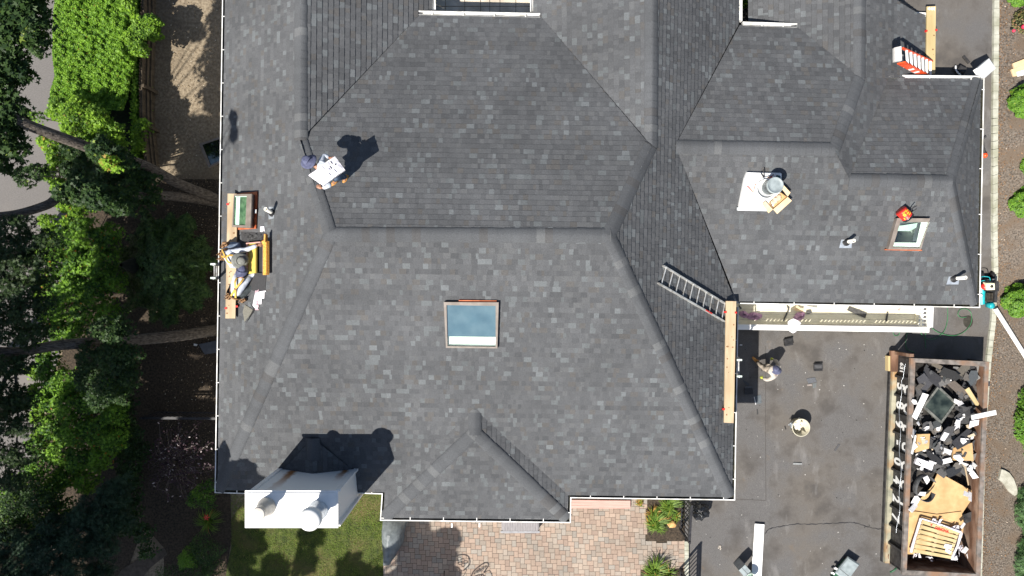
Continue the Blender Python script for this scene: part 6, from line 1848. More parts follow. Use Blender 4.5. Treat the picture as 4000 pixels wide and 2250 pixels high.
# ------------------------------------------------------------------ things in the side yard
t = thing('leaning_window', 'old window leaning in the shady side yard near the trunks', 'window', W(815, 590, 0))
o = [W(778, 562, 0.30), W(900, 520, 0.75), W(930, 600, 0.75), W(815, 655, 0.30)]
i = [a.lerp(sum(o, Vector())/4, 0.15) for a in o]
mb = MB(); quad_frame(mb, o, i, 0.12); mb.build('frame', M['taupe'], t)
MB().sheet([p-Z*0.02 for p in i]).build('glass', pmat('mirror_glass', (0.05, 0.06, 0.06), (0.1, 0.12, 0.12), 5, 0.06, metal=0.9, spec=0.8), t)
rr = random.Random(5)
def pfence(p, q, label, h, step, board_w, mat, toward):
    """boarded fence of single pickets with rails and posts on the yard side"""
    t = thing('board_fence', label, 'fence', p)
    d = (q-p); L = d.length; d.normalize(); s = Vector((-d.y, d.x, 0))*toward
    mb = MB(); x = 0; k = 0
    while x < L:
        c = p+d*x; hh = h+0.012*math.sin(k*1.3)
        a = d*board_w/2
        mb.add([c-a, c+a, c+a+Z*(hh-0.07), c+Z*hh, c-a+Z*(hh-0.07)]+[v+s*0.02 for v in (c-a, c+a, c+a+Z*(hh-0.07), c+Z*hh, c-a+Z*(hh-0.07))],
               [(0, 1, 2, 3, 4), (9, 8, 7, 6, 5), (0, 5, 6, 1), (1, 6, 7, 2), (2, 7, 8, 3), (3, 8, 9, 4), (4, 9, 5, 0)])
        x += step; k += 1
    mb.build('boards', mat, t)
    for z in (0.3, h*0.55, h-0.12):
        MB().beam(p+s*0.05+Z*z, q+s*0.05+Z*z, 0.05, 0.09).build('rail', mat, t)
    n = int(L/2.3)+1
    for k in range(n):
        MB().beam(p+s*0.10+d*(L*k/n+0.3), p+s*0.10+d*(L*k/n+0.3)+Z*(h-0.05), 0.1, 0.1, up=d).build('post', mat, t)
    return t
fp = [W(606, -260, 0), W(608, 100, 0), W(601, 330, 0), W(603, 480, 0), W(622, 660, 0)]
for a, b, lb in ((0, 1, 'brown board fence run at the top of the side yard'), (1, 2, 'brown board fence run behind the leafy shrub'), (2, 3, 'brown board fence run with sawtooth tops beside the hedge'), (3, 4, 'brown board fence run in deep shade by the maple trunks')):
    pfence(fp[a], fp[b], lb, 1.0, 0.105, 0.095, M['fence'], 1)
railing(W(620, 1608, 0), W(1000, 1612, 0), 'black iron fence across the shaded side yard', 1.15)
gscrap('paper_scrap', ((757, 1342), (772, 1345), (768, 1352), (756, 1350)), (0.6, 0.6, 0.6), 'white scrap on the shaded ground by the third trunk')
slabthing('plastic_tray', ((775, 1345), (845, 1330), (860, 1375), (800, 1385)), 0.06, pmat('bluegrey', (0.05, 0.06, 0.075), (0.08, 0.09, 0.11), 6, 0.5), 'dark blue grey tray on the ground in tree shade', 'tray', 0.04)
# ------------------------------------------------------------------ plants
NR = np.random.default_rng(11)
def poly_t(seq):
    return np.array([[r*math.cos(math.radians(a)), r*math.sin(math.radians(a)), 0.0] for a, r in seq])
T_MAPLE = poly_t([(-90, 0.12), (-28, 0.62), (2, 0.42), (28, 1.0), (58, 0.46), (90, 1.12), (122, 0.46), (152, 1.0), (178, 0.42), (208, 0.62)])
T_OVAL = np.array([[0, -0.9, 0], [0.38, -0.35, 0.05], [0.42, 0.25, 0.05], [0, 1, -0.05], [-0.42, 0.25, 0.05], [-0.38, -0.35, 0.05]], float)
T_ROUND = np.array([[0, -0.7, 0], [0.55, -0.5, 0.05], [0.75, 0.1, 0], [0.3, 0.65, 0], [0, 0.95, -0.1], [-0.3, 0.65, 0], [-0.75, 0.1, 0], [-0.55, -0.5, 0.05]], float)
T_OAK = poly_t([(-90, 0.15), (-40, 0.45), (-15, 0.8), (10, 0.35), (40, 0.95), (62, 0.38), (90, 1.15), (118, 0.38), (140, 0.95), (170, 0.35), (195, 0.8), (220, 0.45)])
T_SPRAY = np.array([[0, -0.5, 0], [0.10, 0.0, 0], [0.34, 0.35, 0], [0.10, 0.3, 0.02], [0, 1.1, -0.1], [-0.12, 0.4, 0.02], [-0.36, 0.25, 0], [-0.10, -0.05, 0]], float)
T_NEEDLE = poly_t([(90, 1.1), (103, 0.16), (120, 1.0), (135, 0.16), (152, 0.9), (250, 0.12), (28, 0.9), (45, 0.16), (60, 1.0), (77, 0.16)])

def leaves(name, P, size, tone, tmpl, mat, parent=None, tilt=0.6, up=None, local=False):
    """one mesh of many separate leaves: P (n,3) positions, size (n,), tone (n,) in 0..1"""
    n = len(P); k = len(tmpl)
    size = np.broadcast_to(np.asarray(size, float), (n,))
    nrm = NR.normal(0, tilt, (n, 3)); nrm[:, 2] = np.abs(nrm[:, 2])*0.4+1.0
    if up is not None: nrm = nrm + up
    nrm /= np.linalg.norm(nrm, axis=1)[:, None]
    a = NR.normal(0, 1, (n, 3)); a -= nrm*(a*nrm).sum(1)[:, None]; a /= np.linalg.norm(a, axis=1)[:, None]
    b = np.cross(nrm, a)
    V = P[:, None, :]+size[:, None, None]*(a[:, None, :]*tmpl[None, :, 0:1]+b[:, None, :]*tmpl[None, :, 1:2]+nrm[:, None, :]*tmpl[None, :, 2:3])
    me = bpy.data.meshes.new(name)
    me.vertices.add(n*k); me.vertices.foreach_set("co", V.reshape(-1).astype(np.float32))
    me.loops.add(n*k); me.loops.foreach_set("vertex_index", np.arange(n*k, dtype=np.int32))
    me.polygons.add(n); me.polygons.foreach_set("loop_start", np.arange(0, n*k, k, dtype=np.int32))
    me.polygons.foreach_set("loop_total", np.full(n, k, dtype=np.int32))
    me.materials.append(mat)
    at = me.attributes.new("tone", 'FLOAT', 'FACE'); at.data.foreach_set("value", np.clip(np.broadcast_to(tone, (n,)), 0, 1).astype(np.float32))
    me.update(calc_edges=True)
    return link_mesh(name, me, parent, local)

def clump(px, py, z, r, n, thick=0.5, squash=1.0):
    """points through a leafy clump whose outline is a circle of r photo pixels, domed at height z"""
    s = (H-z)/F; c = W(px, py, z)
    th = NR.uniform(0, 2*np.pi, n); q = np.sqrt(NR.uniform(0, 1, n))
    lob = 1+0.16*np.sin(3*th+px)+0.12*np.sin(5*th+py)+0.08*np.sin(9*th+px*0.3)
    rr_ = q*lob*r*s
    zz = thick*(np.sqrt(np.clip(1-q*q, 0, 1))*0.9-0.6*NR.uniform(0, 1, n)**0.7)
    return np.stack([c.x+rr_*np.cos(th), c.y+rr_*np.sin(th)*squash, c.z+zz], 1)
def clumps(lst, thick=0.5):
    return np.concatenate([clump(*c[:5], thick=(c[5] if len(c) > 5 else thick)) for c in lst])

L_HEDGE = leafmat('hedge_leaf', (0.065, 0.165, 0.014), (0.24, 0.43, 0.035), 0.3, odd=(0.25, 0.16, 0.03))
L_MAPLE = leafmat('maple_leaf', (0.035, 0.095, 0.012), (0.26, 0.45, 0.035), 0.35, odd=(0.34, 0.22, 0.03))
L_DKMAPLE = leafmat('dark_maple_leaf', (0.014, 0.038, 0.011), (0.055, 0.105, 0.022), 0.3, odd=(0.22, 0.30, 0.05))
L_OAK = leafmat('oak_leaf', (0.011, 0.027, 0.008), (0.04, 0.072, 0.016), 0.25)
L_VINE = leafmat('vine_leaf', (0.026, 0.08, 0.012), (0.22, 0.41, 0.035), 0.35, odd=(0.4, 0.18, 0.02))
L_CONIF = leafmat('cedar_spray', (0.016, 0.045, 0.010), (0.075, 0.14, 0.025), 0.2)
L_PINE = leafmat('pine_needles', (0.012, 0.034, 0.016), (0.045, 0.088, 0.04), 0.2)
L_BOX = leafmat('box_leaf', (0.045, 0.13, 0.012), (0.17, 0.33, 0.03), 0.3, odd=(0.28, 0.30, 0.03))
L_ARB = leafmat('arborvitae_spray', (0.045, 0.13, 0.012), (0.16, 0.32, 0.03), 0.25)
L_FIR = leafmat('fir_needles', (0.03, 0.085, 0.03), (0.12, 0.22, 0.07), 0.2)
L_PURPLE = leafmat('purple_leaf', (0.02, 0.010, 0.015), (0.075, 0.04, 0.052), 0.2, odd=(0.42, 0.36, 0.36))
L_LILY = leafmat('lily_blade', (0.05, 0.12, 0.012), (0.20, 0.30, 0.04), 0.35, odd=(0.4, 0.24, 0.05))
L_GRASS = leafmat('grass_blade', (0.04, 0.075, 0.009), (0.17, 0.25, 0.03), 0.3, odd=(0.24, 0.21, 0.07))
L_SHADE = leafmat('shade_leaf', (0.02, 0.055, 0.012), (0.08, 0.16, 0.03), 0.15)

def plant(name, label, cat, loc, group=None):
    return thing(name, label, cat, loc, group)

# hedge: trimmed, flat-topped, sunlit
hp_ = [(222, -260), (214, 0), (208, 60), (205, 200), (214, 300), (196, 360), (197, 420), (260, 440), (330, 425), (480, 430), (498, 385), (512, 300), (528, 250), (524, 180), (500, 110), (515, 50), (480, 0), (490, -260)]
def inpoly(x, y, poly):
    c = np.zeros(len(x), bool); n = len(poly)
    for i in range(n):
        x0_, y0_ = poly[i]; x1_, y1_ = poly[i-1]
        if y0_ == y1_: continue
        c ^= ((y0_ > y) != (y1_ > y)) & (x < (x1_-x0_)*(y-y0_)/(y1_-y0_)+x0_)
    return c
hx = NR.uniform(190, 535, 110000); hy = NR.uniform(-260, 445, 110000)
k = inpoly(hx, hy, hp_); hx, hy = hx[k][:60000], hy[k][:60000]
bump = 0.045*np.sin(hx*0.047+1.9*np.sin(hy*0.0231+1))+0.04*np.sin(hy*0.059+1.7*np.sin(hx*0.031))+0.03*np.sin(hx*0.163+hy*0.071+2*np.sin(hy*0.05))+0.03*np.sin(hy*0.21-hx*0.13+1.5*np.sin(hx*0.07))
edge = np.clip((528-hx)/50, 0, 1)**0.5
hz = 1.05+0.35*edge+bump-0.5*NR.uniform(0, 1, len(hx))**2.2
s = (H-hz)/F
hedge = plant('hedge', 'long bright green clipped hedge along the grey street', 'hedge', (-12.9, 6.5, 0))
leaves('foliage', np.stack([(hx-2000)*s, (1125-hy)*s, hz], 1), NR.uniform(0.025, 0.05, len(hx)), np.where(NR.uniform(0, 1, len(hx)) < 0.004, 1.0, NR.uniform(0, 0.85, len(hx))+0.9*bump), T_OVAL, L_HEDGE, hedge, 0.75)
n = 9000   # side facing the yard
t_ = NR.uniform(0, 1, n); zz = NR.uniform(0.1, 1.1, n)
leaves('foliage', np.stack([np.full(n, -12.25)+NR.normal(0, 0.05, n), 3.9+t_*7.2, zz], 1), NR.uniform(0.04, 0.07, n), NR.uniform(0, 0.6, n), T_OVAL, L_HEDGE, hedge, 0.8, up=np.array([1.0, 0, -0.5]))
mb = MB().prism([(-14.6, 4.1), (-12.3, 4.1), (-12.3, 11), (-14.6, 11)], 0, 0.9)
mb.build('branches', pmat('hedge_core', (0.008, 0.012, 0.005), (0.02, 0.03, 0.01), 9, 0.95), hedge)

def leafy(name, label, cat, base, lst, sizes, tmpl, mat, tone=(0, 0.9), thick=0.5, tilt=0.6, stem=True, group=None, oddp=0.0, dens=1.7, shrink=0.76):
    t = plant(name, label, cat, base, group)
    P = clumps([(c[0], c[1], c[2], c[3], int(c[4]*dens))+tuple(c[5:]) for c in lst], thick); n = len(P)
    tn = NR.uniform(*tone, n)
    # sunlit clumps and shaded gaps painted into the leaf tone
    tn = tn**1.25+0.22*np.sin(P[:, 0]*5.1+1.3*np.sin(P[:, 1]*3.7))*np.cos(P[:, 1]*4.3)
    tn = np.clip(tn, 0, 0.92); tn[NR.uniform(0, 1, n) < oddp] = 1.0
    leaves('foliage' if cat != 'tree' else 'crown', P, NR.uniform(*sizes, n)*shrink, tn, tmpl, mat, t, tilt)
    if stem:
        mb = MB(); b = Vector(base)
        for c in lst:
            e = W(c[0], c[1], c[2])
            m = b.lerp(e, 0.5)+Vector((RNG.uniform(-.1, .1), RNG.uniform(-.1, .1), 0.15))
            mb.tube(spline([b, m, e], 3), [0.03-0.003*i for i in range(7)], 5)
        mb.build('stem', M['twig'], t)
    return t

leafy('leafy_shrub', 'glossy leafed shrub leaning over the brown board fence', 'shrub', W(560, 130, 0),
      [(560, 110, 1.3, 52, 750), (520, 150, 1.3, 42, 500), (592, 90, 1.3, 34, 350), (550, 190, 1.3, 32, 280), (500, 20, 1.3, 34, 300), (600, 130, 1.3, 30, 260)], (0.05, 0.095), T_OVAL, L_MAPLE, (0.1, 0.85), tilt=0.7, thick=0.3)
leafy('maple_sapling', 'bright maple saplings at the near end of the hedge', 'sapling', W(330, 480, 0),
      [(235, 430, 2.0, 45, 420), (300, 440, 2.1, 60, 800), (380, 470, 2.1, 55, 600), (290, 510, 2.0, 50, 520), (440, 520, 2.0, 45, 380), (350, 545, 1.9, 40, 300), (470, 560, 1.8, 30, 180), (150, 460, 2.0, 24, 70)], (0.05, 0.10), T_MAPLE, L_MAPLE, (0.15, 0.95), tilt=0.65, oddp=0.01)
leafy('maple_sapling', 'small maple seedling by the fence between hedge and trunk', 'sapling', W(560, 520, 0),
      [(555, 510, 1.2, 26, 110), (570, 480, 1.2, 18, 50), (545, 565, 1.1, 24, 90)], (0.05, 0.10), T_MAPLE, L_MAPLE, (0.2, 0.8), tilt=0.6)
leafy('roadside_shrub', 'bright leafy roadside shrub below the first leaning trunk', 'shrub', W(230, 650, 0),
      [(200, 560, 2.0, 40, 350), (230, 610, 2.0, 42, 380), (205, 680, 1.9, 34, 260), (240, 730, 1.9, 36, 300), (260, 790, 1.8, 38, 300), (320, 830, 1.8, 46, 420), (290, 880, 1.8, 46, 420), (340, 780, 1.8, 40, 260)], (0.05, 0.095), T_MAPLE, L_MAPLE, (0.1, 0.95), tilt=0.65, oddp=0.012)
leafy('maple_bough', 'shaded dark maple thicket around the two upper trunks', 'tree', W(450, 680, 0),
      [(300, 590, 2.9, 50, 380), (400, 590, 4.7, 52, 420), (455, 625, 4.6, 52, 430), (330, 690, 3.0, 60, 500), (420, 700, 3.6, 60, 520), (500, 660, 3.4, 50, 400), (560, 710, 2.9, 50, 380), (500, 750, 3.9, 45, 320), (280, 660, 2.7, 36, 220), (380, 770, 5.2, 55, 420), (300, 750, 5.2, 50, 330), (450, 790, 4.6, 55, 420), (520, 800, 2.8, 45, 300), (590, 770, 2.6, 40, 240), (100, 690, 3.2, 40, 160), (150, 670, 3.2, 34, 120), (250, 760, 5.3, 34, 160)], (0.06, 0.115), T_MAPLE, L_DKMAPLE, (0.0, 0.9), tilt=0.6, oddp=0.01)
leafy('maple_spray', 'yellow green sunlit maple spray between the two trunks', 'sapling', W(438, 640, 0),
      [(438, 640, 5.0, 32, 130)], (0.06, 0.11), T_MAPLE, L_MAPLE, (0.6, 1.0), tilt=0.5, oddp=0.15)
# conifer against the eave
def conifer(name, label, base_px, cx, cy, rx, ry, ztop, zbot, n, mat, tmpl, sizes, tone=(0, 0.8), levels=1.0, cat='conifer'):
    t = plant(name, label, cat, W(cx, cy, 0))
    q = np.sqrt(NR.uniform(0, 1, n)); th = NR.uniform(0, 2*np.pi, n)
    lob = 1+0.10*np.sin(7*th)+0.09*np.sin(13*th+1)+0.06*np.sin(23*th)
    z = ztop-(ztop-zbot)*q**levels-0.35*NR.uniform(0, 1, n)**2+0.12*np.sin(9*th+q*14)
    s = (H-z)/F
    P = np.stack([(cx-2000+rx*q*lob*np.cos(th))*s, (1125-cy+ry*q*lob*np.sin(th))*s, z], 1)
    up = np.stack([np.cos(th), np.sin(th), np.zeros(n)], 1)*0.7
    tn = NR.uniform(*tone, n)+0.15*np.sin(11*th+q*9)
    leaves('foliage', P, NR.uniform(*sizes, n), np.clip(tn, 0, 0.95), tmpl, mat, t, 0.5, up=up)
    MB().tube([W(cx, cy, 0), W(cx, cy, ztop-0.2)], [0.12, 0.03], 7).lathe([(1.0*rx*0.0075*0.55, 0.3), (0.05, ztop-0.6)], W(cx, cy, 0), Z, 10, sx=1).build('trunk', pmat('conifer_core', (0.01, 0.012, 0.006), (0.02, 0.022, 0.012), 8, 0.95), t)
    return t
conifer('cedar', 'dark feathery cedar beside the left gutter near the kneeling workers', None, 645, 1045, 178, 205, 3.3, 1.2, 15000, L_CONIF, T_SPRAY, (0.08, 0.16), (0, 0.8))
leafy('grape_vine', 'tangled green vine between the cedar and the street', 'vine', W(330, 1080, 0),
      [(260, 960, 2.2, 60, 520), (330, 920, 2.3, 65, 600), (420, 930, 2.2, 60, 480), (240, 1030, 2.2, 55, 460), (310, 1030, 2.4, 60, 560), (390, 1030, 2.4, 60, 560), (200, 1120, 2.2, 45, 380), (280, 1130, 2.4, 60, 560), (370, 1140, 2.3, 60, 520), (450, 1100, 2.2, 45, 300), (240, 1210, 2.2, 50, 420), (330, 1220, 2.2, 55, 460), (430, 1220, 2.1, 50, 350), (240, 1290, 2.1, 45, 380), (300, 1300, 2.1, 45, 380)], (0.05, 0.105), T_MAPLE, L_VINE, (0.05, 0.9), tilt=0.65, oddp=0.008, dens=2.0, shrink=0.72)
leafy('grape_vine', 'broad green vine mass below the third trunk along the street', 'vine', W(300, 1650, 0),
      [(190, 1430, 2.1, 50, 420), (250, 1500, 2.2, 60, 560), (330, 1480, 2.2, 55, 460), (180, 1560, 2.1, 50, 420), (270, 1590, 2.3, 60, 600), (360, 1570, 2.2, 55, 460), (420, 1520, 2.1, 50, 360), (450, 1620, 2.0, 48, 340), (200, 1660, 2.2, 50, 440), (280, 1690, 2.3, 60, 600), (370, 1680, 2.2, 60, 520), (440, 1720, 2.1, 55, 400), (230, 1770, 2.2, 50, 460), (310, 1790, 2.2, 55, 500), (390, 1790, 2.1, 50, 380), (260, 1860, 2.0, 50, 420), (340, 1880, 2.0, 45, 320), (210, 1900, 1.9, 34, 200)], (0.05, 0.105), T_MAPLE, L_VINE, (0.05, 0.95), tilt=0.65, oddp=0.006, dens=2.0, shrink=0.72)
leafy('fence_ivy', 'dark ivy strip running down behind the purple shrub', 'ivy', W(520, 1850, 0),
      [(505, 1690+60*k, 1.2, 48, 360) for k in range(7)]+[(480, 1440+60*k, 1.4, 48, 300) for k in range(5)]+[(560, 1760, 0.8, 36, 160)]+[(560, 2080, 0.8, 40, 260), (580, 2150, 0.6, 34, 160)], (0.04, 0.07), T_ROUND, L_DKMAPLE, (0, 0.8), tilt=0.6)
# the three leaning trunks and their crowns
def big_tree(label, trunks, crown, sizes, tmpl, mat, base, tone=(0, 0.9), thick=0.8, oddp=0.0, dens=1.25):
    t = plant('tree', label, 'tree', base)
    for pts, rad in trunks:
        sp = spline([W(*p) for p in pts], 6); m = len(sp)
        rs = [rad[0]+(rad[1]-rad[0])*i/(m-1) for i in range(m)]
        MB().tube(sp, rs, 12).build('trunk', M['bark'], t)
    P = clumps([(c[0], c[1], c[2], c[3], int(c[4]*dens)) for c in crown], thick); n = len(P)
    tn = np.clip(NR.uniform(*tone, n)+0.15*np.sin(P[:, 0]*4)*np.sin(P[:, 1]*4.4), 0, 0.92); tn[NR.uniform(0, 1, n) < oddp] = 1
    leaves('crown', P, NR.uniform(*sizes, n), tn, tmpl, mat, t, 0.55)
    return t
A_crown = [(60, 60, 6.5, 90, 850), (130, 40, 6.4, 55, 420), (150, 120, 6.4, 48, 320), (150, 180, 6.3, 36, 190), (50, 160, 6.5, 70, 520), (40, 260, 6.3, 62, 400), (85, 290, 6.2, 38, 200), (20, 340, 6.2, 45, 240), (50, 430, 6.0, 55, 340), (70, 480, 5.8, 40, 200), (20, 500, 6.0, 45, 240), (60, 580, 5.6, 45, 270), (30, 640, 5.5, 40, 200), (-60, 100, 6.6, 110, 800), (-60, 300, 6.5, 100, 700), (-60, 520, 6.2, 100, 600), (20, -60, 6.6, 120, 900), (140, -60, 6.4, 70, 400)]
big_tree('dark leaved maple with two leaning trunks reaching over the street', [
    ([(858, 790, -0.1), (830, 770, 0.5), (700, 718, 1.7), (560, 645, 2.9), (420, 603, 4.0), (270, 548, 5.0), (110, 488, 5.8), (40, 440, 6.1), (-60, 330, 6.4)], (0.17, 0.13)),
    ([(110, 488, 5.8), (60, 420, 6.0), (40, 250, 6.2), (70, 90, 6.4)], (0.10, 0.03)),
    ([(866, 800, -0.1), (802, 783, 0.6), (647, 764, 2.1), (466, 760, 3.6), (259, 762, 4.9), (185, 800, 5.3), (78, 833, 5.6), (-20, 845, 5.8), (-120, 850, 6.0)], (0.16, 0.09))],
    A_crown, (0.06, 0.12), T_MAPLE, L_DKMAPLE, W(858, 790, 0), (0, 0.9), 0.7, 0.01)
B_crown = [(40, 900, 6.0, 55, 260), (100, 880, 6.0, 40, 150), (120, 960, 5.9, 50, 240), (190, 935, 5.8, 38, 150), (40, 990, 6.1, 60, 300), (110, 1050, 6.0, 60, 320), (180, 1020, 5.8, 38, 150), (30, 1090, 6.1, 60, 320), (100, 1140, 6.0, 60, 320), (160, 1110, 5.8, 34, 130), (30, 1190, 6.0, 60, 320), (110, 1230, 6.0, 60, 320), (175, 1190, 5.8, 34, 140), (30, 1290, 6.0, 55, 260), (120, 1310, 5.8, 50, 240), (180, 1290, 5.7, 30, 110), (40, 1430, 5.8, 45, 200), (100, 1420, 5.6, 40, 160), (30, 1540, 5.6, 55, 300), (90, 1560, 5.5, 50, 240), (30, 1650, 5.6, 55, 300), (100, 1660, 5.5, 45, 220), (20, 1770, 5.6, 50, 260), (90, 1780, 5.5, 45, 220), (60, 1870, 5.4, 50, 260), (-70, 1000, 6.2, 90, 500), (-70, 1250, 6.2, 90, 500), (-70, 1550, 6, 90, 500)]
big_tree('fine leaved oak with a pale forked trunk crossing to the street edge', [
    ([(858, 1285, -0.1), (828, 1292, 0.5), (673, 1314, 1.9), (492, 1331, 3.3), (310, 1342, 4.5), (197, 1353, 5.1), (90, 1372, 5.5), (0, 1372, 5.8), (-100, 1360, 6.0)], (0.20, 0.10)),
    ([(130, 1362, 5.35), (70, 1395, 5.5), (0, 1410, 5.7), (-80, 1440, 5.9)], (0.12, 0.06)),
    ([(90, 1380, 5.45), (55, 1445, 5.5), (16, 1490, 5.6), (-10, 1600, 5.7)], (0.09, 0.03)),
    ([(150, 1360, 5.3), (80, 1240, 5.9), (70, 1050, 6.0), (110, 930, 6.0)], (0.05, 0.015)),
    ([(60, 1450, 5.5), (70, 1620, 5.6), (60, 1800, 5.4)], (0.04, 0.015))],
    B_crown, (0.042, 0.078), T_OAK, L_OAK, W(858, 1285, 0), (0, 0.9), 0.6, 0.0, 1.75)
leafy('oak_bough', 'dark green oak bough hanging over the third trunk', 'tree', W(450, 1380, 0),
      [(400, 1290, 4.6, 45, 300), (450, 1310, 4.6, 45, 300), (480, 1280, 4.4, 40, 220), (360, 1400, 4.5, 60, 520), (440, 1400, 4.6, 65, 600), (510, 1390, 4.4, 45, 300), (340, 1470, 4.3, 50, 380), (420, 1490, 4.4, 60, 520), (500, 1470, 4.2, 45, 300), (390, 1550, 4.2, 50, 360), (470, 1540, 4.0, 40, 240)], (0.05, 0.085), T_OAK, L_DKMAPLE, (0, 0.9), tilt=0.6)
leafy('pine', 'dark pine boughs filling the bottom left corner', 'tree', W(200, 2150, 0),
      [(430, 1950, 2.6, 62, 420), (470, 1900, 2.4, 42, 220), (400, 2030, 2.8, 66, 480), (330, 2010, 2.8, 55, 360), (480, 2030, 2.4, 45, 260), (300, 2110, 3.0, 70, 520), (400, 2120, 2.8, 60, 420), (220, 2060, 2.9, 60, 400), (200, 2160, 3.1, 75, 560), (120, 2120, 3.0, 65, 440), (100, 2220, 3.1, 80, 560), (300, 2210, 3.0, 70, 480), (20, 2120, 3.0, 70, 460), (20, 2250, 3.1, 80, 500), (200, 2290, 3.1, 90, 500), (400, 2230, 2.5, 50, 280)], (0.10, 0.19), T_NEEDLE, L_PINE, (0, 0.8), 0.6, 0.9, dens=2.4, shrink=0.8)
leafy('roadside_shrub', 'dark leafy thicket at the lower left edge of the view', 'shrub', W(90, 1950, 0),
      [(150, 1830, 2.4, 55, 420), (80, 1900, 2.4, 60, 460), (20, 1960, 2.4, 60, 420), (200, 1930, 2.3, 50, 380), (110, 2000, 2.3, 60, 460), (250, 2000, 2.3, 50, 340), (50, 2060, 2.3, 60, 420), (170, 2080, 2.3, 55, 380), (150, 1740, 2.3, 40, 260)], (0.05, 0.09), T_OVAL, L_VINE, (0.0, 0.75), tilt=0.7)
leafy('roadside_shrub', 'bright leaf fringe along the street edge beside the fine leaved oak', 'shrub', W(190, 1250, 0),
      [(195, 870, 2.0, 34, 240), (215, 930, 2.0, 34, 260), (180, 1000, 2.0, 36, 260), (170, 1080, 2.0, 34, 240), (170, 1160, 2.0, 34, 240), (200, 1240, 2.0, 36, 260), (190, 1370, 2.0, 40, 300), (150, 1450, 2.0, 36, 240), (150, 1530, 2.0, 36, 240), (160, 1620, 2.0, 38, 260), (170, 1700, 2.0, 38, 260)], (0.05, 0.10), T_MAPLE, L_MAPLE, (0.2, 0.95), tilt=0.65, oddp=0.02)
leafy('roadside_shrub', 'speckled grey green shrub above the dark pine boughs', 'shrub', W(130, 1970, 0),
      [(60, 1960, 3.0, 60, 420), (140, 1950, 3.0, 55, 380), (180, 2010, 2.8, 50, 300), (30, 2040, 2.9, 55, 320), (210, 1950, 2.6, 36, 160), (100, 1900, 2.8, 45, 260)], (0.04, 0.08), T_OVAL, L_DKMAPLE, (0.1, 0.95), tilt=0.7, oddp=0.03)
# purple leaved shrub
t = plant('purple_shrub', 'sparse purple leaved shrub with bare pale twigs by the house corner', 'shrub', W(700, 1790, 0))
mb = MB(); tips = []
for k in range(46):
    a = k*2.4; r = 40+110*((k*37 % 46)/46)
    b = W(700, 1800, 0.1); e = W(700+r*math.cos(a), 1800+r*1.25*math.sin(a), 1.2+0.5*math.sin(k))
    m = b.lerp(e, 0.55)+Vector((0.1*math.sin(k*3), 0.1*math.cos(k*5), 0.3))
    sp = spline([b, m, e], 5); mb.tube(sp, [0.012-0.0009*i for i in range(len(sp))], 5); tips += sp[4:]
    for j in (5, 7):
        f = sp[j]+Vector((0.22*math.cos(a+j), 0.22*math.sin(a+j), 0.1)); mb.tube([sp[j], f], [0.005, 0.002], 4); tips.append(f)
mb.build('stem', M['twig'], t)
tp_ = np.array([tuple(p) for p in tips]); P = tp_[NR.integers(0, len(tp_), 1500)]+NR.normal(0, 0.07, (1500, 3))
tn = NR.uniform(0, 0.9, 1500); tn[NR.uniform(0, 1, 1500) < 0.06] = 1
leaves('foliage', P, NR.uniform(0.025, 0.05, 1500), tn, T_OVAL, L_PURPLE, t, 0.8)
leafy('foundation_shrub', 'low dark green shrub under the bottom left roof corner', 'shrub', W(805, 1940, 0),
      [(790, 1920, 0.7, 36, 300), (815, 1960, 0.6, 30, 220), (760, 1950, 0.6, 28, 180), (820, 1900, 0.6, 26, 160)], (0.03, 0.055), T_OVAL, L_VINE, (0, 0.5), tilt=0.7)
leafy('boxwood_ball', 'small round yellow green boxwood catching a patch of sun', 'shrub', W(742, 2180, 0),
      [(738, 2180, 0.75, 41, 1500, 0.45)], (0.018, 0.034), T_OVAL, L_BOX, (0.2, 0.95), tilt=0.8, oddp=0.02)
leafy('rounded_shrub', 'big dark rounded shrub behind the sunlit boxwood', 'shrub', W(790, 2160, 0),
      [(800, 2150, 0.7, 62, 1300, 0.5), (760, 2240, 0.6, 60, 900, 0.4), (660, 2250, 0.6, 45, 500, 0.4), (830, 2220, 0.5, 46, 600, 0.4)], (0.022, 0.045), T_OVAL, L_CONIF, (0, 0.8), tilt=0.8)

def blades(name, label, cat, px, py, n, rad, ln, up, odd=0.06, flower=None, mat=L_LILY):
    """arching strap leaves from one crown"""
    base = G(px, py, up); t = plant(name, label, cat, base)
    V = []; Fc = []; tones = []
    for k in range(n):
        a = RNG.uniform(0, 2*PI); r0 = RNG.uniform(0, rad); b = base+Vector((r0*math.cos(a*1.7), r0*math.sin(a*1.7), 0))
        L_ = ln*RNG.uniform(0.6, 1.1); d = Vector((math.cos(a), math.sin(a), 0)); s_ = Vector((-d.y, d.x, 0))
        w = 0.011; pts = [b, b+d*L_*0.22+Z*L_*0.42, b+d*L_*0.58+Z*L_*0.55, b+d*L_*0.95+Z*L_*0.36]
        i0 = len(V); ws = (w, w*1.1, w*0.8, w*0.15)
        for p, q in zip(pts, ws): V += [p-s_*q, p+s_*q]
        tn_ = 1.0 if RNG.random() < odd else RNG.uniform(0.05, 0.9)
        for j in range(3): Fc.append((i0+2*j, i0+2*j+1, i0+2*j+3, i0+2*j+2)); tones.append(tn_)
    me = bpy.data.meshes.new('foliage'); me.from_pydata([tuple(v) for v in V], [], Fc); me.materials.append(mat)
    at = me.attributes.new("tone", 'FLOAT', 'FACE'); at.data.foreach_set("value", tones)
    link_mesh('foliage', me, t)
    if flower:
        mb = MB()
        for k in range(6):
            a = k*PI/3; c = W(*flower, 0.75)
            mb.slab([c, c+Vector((0.06*math.cos(a-.35), 0.06*math.sin(a-.35), 0.02)), c+Vector((0.12*math.cos(a), 0.12*math.sin(a), -0.01)), c+Vector((0.06*math.cos(a+.35), 0.06*math.sin(a+.35), 0.02))], 0.003)
        mb.build('flower', M['red'], t)
    return t
